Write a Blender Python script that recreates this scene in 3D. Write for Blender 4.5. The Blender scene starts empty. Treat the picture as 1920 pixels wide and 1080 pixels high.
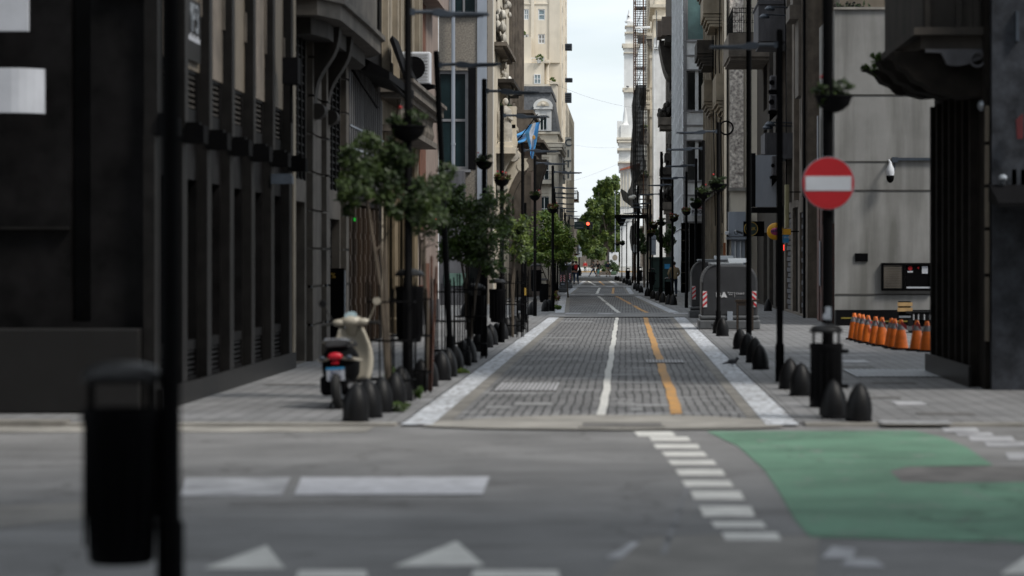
import bpy, math, random
from mathutils import Vector, Matrix
random.seed(7)
R = math.radians
scene = bpy.context.scene
# ------------------------------------------------------------------ camera
F = 5000.0            # focal length in pixels of a 1920 px wide picture
EYE = 1.65
cam_d = bpy.data.cameras.new("camera")
cam = bpy.data.objects.new("camera", cam_d)
scene.collection.objects.link(cam)
cam.location = (0, 0, EYE)
cam.rotation_euler = (R(90), 0, 0)
cam_d.sensor_width = 36
cam_d.lens = 36 * F / 1920
cam_d.shift_x = -213 / 1920
cam_d.shift_y = -50 / 1920
cam_d.clip_start = 0.3
cam_d.clip_end = 5000
cam_d.dof.use_dof = True
cam_d.dof.focus_distance = 125
cam_d.dof.aperture_fstop = 1.8
scene.camera = cam
# ------------------------------------------------------------------ world: bright, mostly overcast sky
SUN_EL, SUN_AZ = 50, 121          # azimuth clockwise from +Y: behind the camera, to the right
w = bpy.data.worlds.new("World"); scene.world = w; w.use_nodes = True
nt = w.node_tree; nt.nodes.clear()
out = nt.nodes.new('ShaderNodeOutputWorld'); bg = nt.nodes.new('ShaderNodeBackground')
sky = nt.nodes.new('ShaderNodeTexSky'); sky.sky_type = 'NISHITA'; sky.sun_disc = False
sky.sun_elevation = R(SUN_EL); sky.sun_rotation = R(SUN_AZ)
tc = nt.nodes.new('ShaderNodeTexCoord'); mp = nt.nodes.new('ShaderNodeMapping'); mp.inputs['Scale'].default_value = (1, 1, 5)
nz = nt.nodes.new('ShaderNodeTexNoise'); nz.inputs['Scale'].default_value = 9; nz.inputs['Detail'].default_value = 6
cr = nt.nodes.new('ShaderNodeValToRGB'); cr.color_ramp.elements[0].position = .36; cr.color_ramp.elements[1].position = .62
cr.color_ramp.elements[0].color = (.66, .66, .66, 1); cr.color_ramp.elements[1].color = (.97, .97, .97, 1)
mx = nt.nodes.new('ShaderNodeMix'); mx.data_type = 'RGBA'
mx.inputs[7].default_value = (7.3, 7.85, 8.25, 1)      # pale cloud
L = nt.links.new
L(tc.outputs['Generated'], mp.inputs[0]); L(mp.outputs[0], nz.inputs[0]); L(nz.outputs[0], cr.inputs[0]); L(cr.outputs[0], mx.inputs[0])
L(sky.outputs[0], mx.inputs[6]); L(mx.outputs[2], bg.inputs[0]); bg.inputs[1].default_value = 0.11
L(bg.outputs[0], out.inputs[0])
# ------------------------------------------------------------------ sun, softened by thin cloud
sd = bpy.data.lights.new("sun", 'SUN'); sd.energy = 2.6; sd.angle = R(14); sd.color = (1, .955, .88)
sun = bpy.data.objects.new("sun", sd); scene.collection.objects.link(sun)
sv = Vector((math.sin(R(SUN_AZ)) * math.cos(R(SUN_EL)), math.cos(R(SUN_AZ)) * math.cos(R(SUN_EL)), math.sin(R(SUN_EL))))
sun.rotation_euler = sv.to_track_quat('Z', 'Y').to_euler(); sun.location = sv * 100
scene.view_settings.view_transform = 'Standard'; scene.view_settings.look = 'None'
scene.view_settings.exposure = 0.27; scene.view_settings.gamma = 1
scene.cycles.max_bounces = 5; scene.cycles.diffuse_bounces = 3; scene.cycles.glossy_bounces = 2; scene.cycles.transmission_bounces = 2
scene.cycles.caustics_reflective = False; scene.cycles.caustics_refractive = False
# ------------------------------------------------------------------ helpers
def GX(px, Y): return (px - 1173) * Y / F           # picture column at distance Y -> world x
def GZ(py, Y): return EYE + (490 - py) * Y / F
def YH(py): return EYE * F / (py - 490)
COL = scene.collection
class MB:
    def __init__(s): s.v = []; s.f = []; s.m = []; s.mi = 0
    def _add(s, vs, fs):
        b = len(s.v); s.v += [tuple(v) for v in vs]
        for f in fs: s.f.append(tuple(b + i for i in f)); s.m.append(s.mi)
        return s
    def box(s, x0, x1, y0, y1, z0, z1):
        if x0 > x1: x0, x1 = x1, x0
        if y0 > y1: y0, y1 = y1, y0
        if z0 > z1: z0, z1 = z1, z0
        return s._add([(x0,y0,z0),(x1,y0,z0),(x1,y1,z0),(x0,y1,z0),(x0,y0,z1),(x1,y0,z1),(x1,y1,z1),(x0,y1,z1)],
                      [(0,3,2,1),(4,5,6,7),(0,1,5,4),(1,2,6,5),(2,3,7,6),(3,0,4,7)])
    def quad(s, a, b, c, d): return s._add([a,b,c,d], [(0,1,2,3)])
    def prism(s, pts, axis, a, b):
        """pts: 2d outline; axis 'x': (y,z), 'y': (x,z), 'z': (x,y); from a to b"""
        n = len(pts)
        mk = {'x': lambda p, t: (t, p[0], p[1]), 'y': lambda p, t: (p[0], t, p[1]), 'z': lambda p, t: (p[0], p[1], t)}[axis]
        vs = [mk(p, a) for p in pts] + [mk(p, b) for p in pts]
        fs = [tuple(range(n)), tuple(range(2*n-1, n-1, -1))] + [(i, i+n, (i+1) % n + n, (i+1) % n) for i in range(n)]
        return s._add(vs, fs)
    def cyl(s, p0, p1, r0, r1=None, n=12, caps=True):
        if r1 is None: r1 = r0
        p0 = Vector(p0); p1 = Vector(p1); d = (p1-p0).normalized()
        a = d.orthogonal().normalized(); b = d.cross(a)
        vs = []
        for p, r in ((p0, r0), (p1, r1)):
            for i in range(n):
                t = 2*math.pi*i/n; vs.append(p + a*math.cos(t)*r + b*math.sin(t)*r)
        fs = [(i, (i+1) % n, (i+1) % n + n, i+n) for i in range(n)]
        if caps: fs += [tuple(range(n-1, -1, -1)), tuple(range(n, 2*n))]
        return s._add(vs, fs)
    def tube(s, pts, r, n=6):
        for a, b in zip(pts[:-1], pts[1:]): s.cyl(a, b, r, r, n)
        return s
    def lathe(s, prof, cx=0, cy=0, z0=0, n=20, sx=1, sy=1):
        vs = []; fs = []
        for r, z in prof:
            for i in range(n):
                t = 2*math.pi*i/n; vs.append((cx+math.cos(t)*r*sx, cy+math.sin(t)*r*sy, z0+z))
        for k in range(len(prof)-1):
            for i in range(n):
                fs.append((k*n+i, k*n+(i+1) % n, (k+1)*n+(i+1) % n, (k+1)*n+i))
        fs += [tuple(range(n-1, -1, -1)), tuple(range((len(prof)-1)*n, len(prof)*n))]
        return s._add(vs, fs)
    def ell(s, c, rx, ry, rz, n=12, k=8):
        prof = [(max(.001, math.sin(math.pi*i/k)), -math.cos(math.pi*i/k)*rz) for i in range(k+1)]
        return s.lathe(prof, c[0], c[1], c[2], n, rx, ry)
    def torus(s, c, axis, R0, r, n=28, m=6):
        ax = Vector(axis).normalized(); a = ax.orthogonal().normalized(); b = ax.cross(a); vs = []; fs = []
        for i in range(n):
            t = 2*math.pi*i/n; d = a*math.cos(t)+b*math.sin(t)
            for j in range(m):
                u = 2*math.pi*j/m; vs.append(Vector(c)+d*(R0+r*math.cos(u))+ax*r*math.sin(u))
        for i in range(n):
            for j in range(m):
                fs.append((i*m+j, ((i+1) % n)*m+j, ((i+1) % n)*m+(j+1) % m, i*m+(j+1) % m))
        return s._add(vs, fs)
    def leaves(s, c, rad, n, size, k=14, rnd=random, mats=2, shell=.5):
        """n leaf quads gathered in k clumps inside an ellipsoid"""
        cl = []
        for _ in range(k):
            while True:
                p = Vector([rnd.uniform(-1, 1) for _ in range(3)])
                if shell*.6 < p.length < 1: break
            cl.append((p, rnd.uniform(.22, .42), rnd.randrange(mats)))
        for _ in range(n):
            p, q, mt = rnd.choice(cl)
            g = Vector([rnd.gauss(0, 1) for _ in range(3)]); g = g.normalized()*(q*rnd.random()**.55)
            pt = p*.8+g
            o = Vector((c[0]+pt.x*rad[0], c[1]+pt.y*rad[1], c[2]+pt.z*rad[2]))
            a = Vector([rnd.gauss(0, 1) for _ in range(3)]).normalized(); b = a.orthogonal().normalized()
            z = size*rnd.uniform(.6, 1.3)
            s.mi = mt if rnd.random() < .75 else rnd.randrange(mats)
            s._add([o-a*z, o+b*z*.5+a*z*.1, o+a*z, o-b*z*.5+a*z*.1], [(0,1,2,3)])
        s.mi = 0
        return s
    def build(s, name, mat, parent=None, smooth=False, bevel=0, mods=None):
        me = bpy.data.meshes.new(name)
        off = Vector((0, 0, 0)); p = parent
        while p is not None: off += Vector(p.location); p = p.parent
        me.from_pydata([(v[0]-off.x, v[1]-off.y, v[2]-off.z) for v in s.v], [], s.f)
        for m in (mat if isinstance(mat, (list, tuple)) else [mat]): me.materials.append(m)
        if isinstance(mat, (list, tuple)): me.polygons.foreach_set('material_index', s.m)
        if smooth: me.shade_smooth(); me.set_sharp_from_angle(angle=R(42))
        me.update()
        o = bpy.data.objects.new(name, me); COL.objects.link(o)
        if parent is not None: o.parent = parent
        if bevel:
            b = o.modifiers.new('bevel', 'BEVEL'); b.width = bevel; b.segments = 2; b.limit_method = 'ANGLE'
        return o
def tag(o, label=None, cat=None, group=None, kind=None):
    if label: o['label'] = label
    if cat: o['category'] = cat
    if group: o['group'] = group
    if kind: o['kind'] = kind
    return o
def thing(name, label, cat, loc=(0, 0, 0), group=None):
    o = bpy.data.objects.new(name, None); COL.objects.link(o); o.location = loc; o.empty_display_size = .2
    return tag(o, label, cat, group)
def copy_tree(o, parent=None):
    c = o.copy(); COL.objects.link(c); c.parent = parent
    for ch in kids(o): copy_tree(ch, c)
    return c
def kids(o): return [x for x in list(COL.objects) if x.parent is o]
_kids_cache = {}
def text(s, size, loc, rot, mat, name, parent, extrude=.004, align='CENTER', spacing=1.0, bold=0.0):
    cu = bpy.data.curves.new(name, 'FONT'); cu.body = s; cu.size = size; cu.extrude = extrude; cu.align_x = align; cu.align_y = 'CENTER'
    cu.space_character = spacing; cu.offset = bold
    t = bpy.data.objects.new(name+'_curve', cu); COL.objects.link(t)
    dg = bpy.context.evaluated_depsgraph_get(); me = bpy.data.meshes.new_from_object(t.evaluated_get(dg))
    COL.objects.unlink(t); bpy.data.objects.remove(t)
    me.materials.clear(); me.materials.append(mat)
    off = Vector((0, 0, 0)); p = parent
    while p is not None: off += Vector(p.location); p = p.parent
    o = bpy.data.objects.new(name, me); COL.objects.link(o); o.parent = parent
    o.location = Vector(loc)-off; o.rotation_euler = rot
    return o
# ------------------------------------------------------------------ materials
def mat(name, c, r=.75, metal=0, c2=None, sc=3.0, amt=.22, bump=.0, bsc=40, streak=1.0, spec=.5, emit=None, dirt=0.0):
    m = bpy.data.materials.new(name); m.use_nodes = True; t = m.node_tree; b = t.nodes['Principled BSDF']
    b.inputs['Roughness'].default_value = r; b.inputs['Metallic'].default_value = metal
    b.inputs['Specular IOR Level'].default_value = spec
    if c2 is None: c2 = tuple(x*(1-amt*1.6) for x in c); c = tuple(min(1, x*(1+amt*.7)) for x in c)
    tcn = t.nodes.new('ShaderNodeTexCoord'); mpn = t.nodes.new('ShaderNodeMapping'); mpn.inputs['Scale'].default_value = (1, 1, 1/streak)
    n1 = t.nodes.new('ShaderNodeTexNoise'); n1.inputs['Scale'].default_value = sc; n1.inputs['Detail'].default_value = 8; n1.inputs['Roughness'].default_value = .62
    rp = t.nodes.new('ShaderNodeValToRGB'); rp.color_ramp.elements[0].position = .33; rp.color_ramp.elements[1].position = .66
    rp.color_ramp.elements[0].color = (*c2, 1); rp.color_ramp.elements[1].color = (*c, 1)
    l = t.links.new
    l(tcn.outputs['Object'], mpn.inputs[0]); l(mpn.outputs[0], n1.inputs[0]); l(n1.outputs[0], rp.inputs[0]); last = rp.outputs[0]
    if dirt:
        mp2 = t.nodes.new('ShaderNodeMapping'); mp2.inputs['Scale'].default_value = (1, 1, .12)
        n2 = t.nodes.new('ShaderNodeTexNoise'); n2.inputs['Scale'].default_value = 2.2; n2.inputs['Detail'].default_value = 7
        r2 = t.nodes.new('ShaderNodeValToRGB'); r2.color_ramp.elements[0].position = .42; r2.color_ramp.elements[1].position = .68
        mm = t.nodes.new('ShaderNodeMix'); mm.data_type = 'RGBA'; mm.blend_type = 'MULTIPLY'; mm.inputs[7].default_value = (1-dirt, 1-dirt, 1-dirt*1.05, 1)
        l(tcn.outputs['Object'], mp2.inputs[0]); l(mp2.outputs[0], n2.inputs[0]); l(n2.outputs[0], r2.inputs[0]); l(r2.outputs[0], mm.inputs[0]); l(last, mm.inputs[6]); last = mm.outputs[2]
    l(last, b.inputs['Base Color'])
    if bump:
        n3 = t.nodes.new('ShaderNodeTexNoise'); n3.inputs['Scale'].default_value = bsc; n3.inputs['Detail'].default_value = 4
        bn = t.nodes.new('ShaderNodeBump'); bn.inputs['Strength'].default_value = bump; bn.inputs['Distance'].default_value = .02
        l(tcn.outputs['Object'], n3.inputs[0]); l(n3.outputs[0], bn.inputs['Height']); l(bn.outputs[0], b.inputs['Normal'])
    if emit: b.inputs['Emission Color'].default_value = (*emit[:3], 1); b.inputs['Emission Strength'].default_value = emit[3]
    return m
def brick_mat(name, c1, c2, cm, bw, bh, rot=0, mortar=.012, wob=.0, r=.8, off=.5, bump=.5, big=.25, msmooth=.3, patch=None, dim=2):
    """paving or masonry in world metres; rot turns the courses"""
    m = bpy.data.materials.new(name); m.use_nodes = True; t = m.node_tree; b = t.nodes['Principled BSDF']; l = t.links.new
    b.inputs['Roughness'].default_value = r; b.inputs['Specular IOR Level'].default_value = .35
    tcn = t.nodes.new('ShaderNodeTexCoord'); mpn = t.nodes.new('ShaderNodeMapping')
    mpn.inputs['Rotation'].default_value = rot if isinstance(rot, tuple) else (0, 0, rot)
    l(tcn.outputs['Object'], mpn.inputs[0]); vec = mpn.outputs[0]
    if wob:
        nw = t.nodes.new('ShaderNodeTexNoise'); nw.inputs['Scale'].default_value = 1.3; nw.inputs['Detail'].default_value = 3
        s1 = t.nodes.new('ShaderNodeVectorMath'); s1.operation = 'SUBTRACT'; s1.inputs[1].default_value = (.5, .5, .5)
        s2 = t.nodes.new('ShaderNodeVectorMath'); s2.operation = 'SCALE'; s2.inputs['Scale'].default_value = wob
        s3 = t.nodes.new('ShaderNodeVectorMath')
        l(vec, nw.inputs[0]); l(nw.outputs['Color'], s1.inputs[0]); l(s1.outputs[0], s2.inputs[0]); l(vec, s3.inputs[0]); l(s2.outputs[0], s3.inputs[1]); vec = s3.outputs[0]
    br = t.nodes.new('ShaderNodeTexBrick'); br.offset = off; br.inputs['Scale'].default_value = 1; br.inputs['Brick Width'].default_value = bw
    br.inputs['Row Height'].default_value = bh; br.inputs['Mortar Size'].default_value = mortar; br.inputs['Mortar Smooth'].default_value = msmooth
    br.inputs['Color1'].default_value = (*c1, 1); br.inputs['Color2'].default_value = (*c2, 1); br.inputs['Mortar'].default_value = (*cm, 1)
    l(vec, br.inputs[0])
    n1 = t.nodes.new('ShaderNodeTexNoise'); n1.inputs['Scale'].default_value = .55; n1.inputs['Detail'].default_value = 8; n1.inputs['Roughness'].default_value = .65
    r1 = t.nodes.new('ShaderNodeValToRGB'); r1.color_ramp.elements[0].position = .3; r1.color_ramp.elements[1].position = .7
    r1.color_ramp.elements[0].color = (1-big, 1-big, 1-big, 1); r1.color_ramp.elements[1].color = (1+big*.6, 1+big*.6, 1+big*.6, 1)
    mm = t.nodes.new('ShaderNodeMix'); mm.data_type = 'RGBA'; mm.blend_type = 'MULTIPLY'; mm.inputs[0].default_value = 1; mm.clamp_result = False
    l(tcn.outputs['Object'], n1.inputs[0]); l(n1.outputs[0], r1.inputs[0]); l(br.outputs[0], mm.inputs[6]); l(r1.outputs[0], mm.inputs[7]); last = mm.outputs[2]
    if patch:
        n4 = t.nodes.new('ShaderNodeTexNoise'); n4.inputs['Scale'].default_value = patch[1]; n4.inputs['Detail'].default_value = 5
        mp4 = t.nodes.new('ShaderNodeMapping'); mp4.inputs['Location'].default_value = (3, 7, 1); mp4.inputs['Scale'].default_value = patch[3] if len(patch) > 3 else (1, .35, 1)
        r4 = t.nodes.new('ShaderNodeValToRGB'); r4.color_ramp.elements[0].position = patch[2]; r4.color_ramp.elements[1].position = patch[2]+.08
        m4 = t.nodes.new('ShaderNodeMix'); m4.data_type = 'RGBA'; m4.inputs[7].default_value = (*patch[0], 1)
        l(tcn.outputs['Object'], mp4.inputs[0]); l(mp4.outputs[0], n4.inputs[0]); l(n4.outputs[0], r4.inputs[0]); l(r4.outputs[0], m4.inputs[0]); l(last, m4.inputs[6]); last = m4.outputs[2]
    l(last, b.inputs['Base Color'])
    bn = t.nodes.new('ShaderNodeBump'); bn.inputs['Strength'].default_value = bump; bn.inputs['Distance'].default_value = .01; bn.invert = True
    l(br.outputs['Fac'], bn.inputs['Height']); l(bn.outputs[0], b.inputs['Normal'])
    return m
def leaf_mat(name, c):
    m = bpy.data.materials.new(name); m.use_nodes = True; t = m.node_tree; b = t.nodes['Principled BSDF']; l = t.links.new
    n1 = t.nodes.new('ShaderNodeTexNoise'); n1.inputs['Scale'].default_value = 2.5; n1.inputs['Detail'].default_value = 3
    tcn = t.nodes.new('ShaderNodeTexCoord'); rp = t.nodes.new('ShaderNodeValToRGB'); rp.color_ramp.elements[0].position = .35; rp.color_ramp.elements[1].position = .65
    rp.color_ramp.elements[0].color = (c[0]*.6, c[1]*.65, c[2]*.6, 1); rp.color_ramp.elements[1].color = (c[0]*1.3, c[1]*1.2, c[2], 1)
    l(tcn.outputs['Object'], n1.inputs[0]); l(n1.outputs[0], rp.inputs[0]); l(rp.outputs[0], b.inputs['Base Color'])
    b.inputs['Roughness'].default_value = .5
    tr = t.nodes.new('ShaderNodeBsdfTranslucent'); l(rp.outputs[0], tr.inputs[0]); mx_ = t.nodes.new('ShaderNodeMixShader'); mx_.inputs[0].default_value = .35
    l(b.outputs[0], mx_.inputs[1]); l(tr.outputs[0], mx_.inputs[2]); l(mx_.outputs[0], t.nodes['Material Output'].inputs[0])
    return m
def asphalt_mat(name, c, worn=None):
    m = mat(name, c, .85, sc=.7, amt=.2, bump=.3, bsc=110); t = m.node_tree; l = t.links.new; b = t.nodes['Principled BSDF']
    src = b.inputs['Base Color'].links[0].from_socket; tcn = t.nodes.new('ShaderNodeTexCoord')
    def layer(src, vec_scale, sc, lo, hi, col, fac=1.0, typ='noise', det=8):
        mp_ = t.nodes.new('ShaderNodeMapping'); mp_.inputs['Scale'].default_value = vec_scale; l(tcn.outputs['Object'], mp_.inputs[0])
        if typ == 'noise': n = t.nodes.new('ShaderNodeTexNoise'); n.inputs['Scale'].default_value = sc; n.inputs['Detail'].default_value = det; o_ = n.outputs[0]; n.inputs['Roughness'].default_value = .7
        else: n = t.nodes.new('ShaderNodeTexVoronoi'); n.feature = 'DISTANCE_TO_EDGE'; n.inputs['Scale'].default_value = sc; o_ = n.outputs['Distance']
        src_v = mp_.outputs[0]
        if typ != 'noise':
            w1 = t.nodes.new('ShaderNodeTexNoise'); w1.inputs['Scale'].default_value = 1.5; w1.inputs['Detail'].default_value = 5; l(src_v, w1.inputs[0]); ad = t.nodes.new('ShaderNodeVectorMath'); l(src_v, ad.inputs[0]); l(w1.outputs['Color'], ad.inputs[1]); src_v = ad.outputs[0]
        l(src_v, n.inputs[0]); r_ = t.nodes.new('ShaderNodeMapRange'); r_.inputs['From Min'].default_value = lo; r_.inputs['From Max'].default_value = hi; r_.inputs['To Max'].default_value = fac; l(o_, r_.inputs[0])
        mm = t.nodes.new('ShaderNodeMix'); mm.data_type = 'RGBA'; mm.blend_type = 'MULTIPLY' if worn is None or typ != 'worn' else 'MIX'; mm.inputs[7].default_value = (*col, 1); l(r_.outputs[0], mm.inputs[0]); l(src, mm.inputs[6]); return mm
    m1 = layer(src, (.35, 1, 1), 1.6, .5, .7, (.78, .77, .76)); m2 = layer(m1.outputs[2], (.12, 1.2, 1), 2.2, .52, .62, (.86, .855, .85)); m3 = layer(m2.outputs[2], (1, 1, 1), 55, .45, .7, (.6, .6, .6), .8, det=3)
    m4 = layer(m3.outputs[2], (1, 1, 1), .38, .012, .0, (.62, .61, .6), 1.0, 'vor'); m5 = layer(m4.outputs[2], (1, 1, 1), .23, .6, .75, (1.15, 1.14, 1.12)); m5.clamp_result = False
    last = m5.outputs[2]
    if worn:
        m6 = layer(last, (1, .5, 1), 3.5, .56, .68, worn, .75); m6.blend_type = 'MIX'; last = m6.outputs[2]
    l(last, b.inputs['Base Color']); return m
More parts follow.
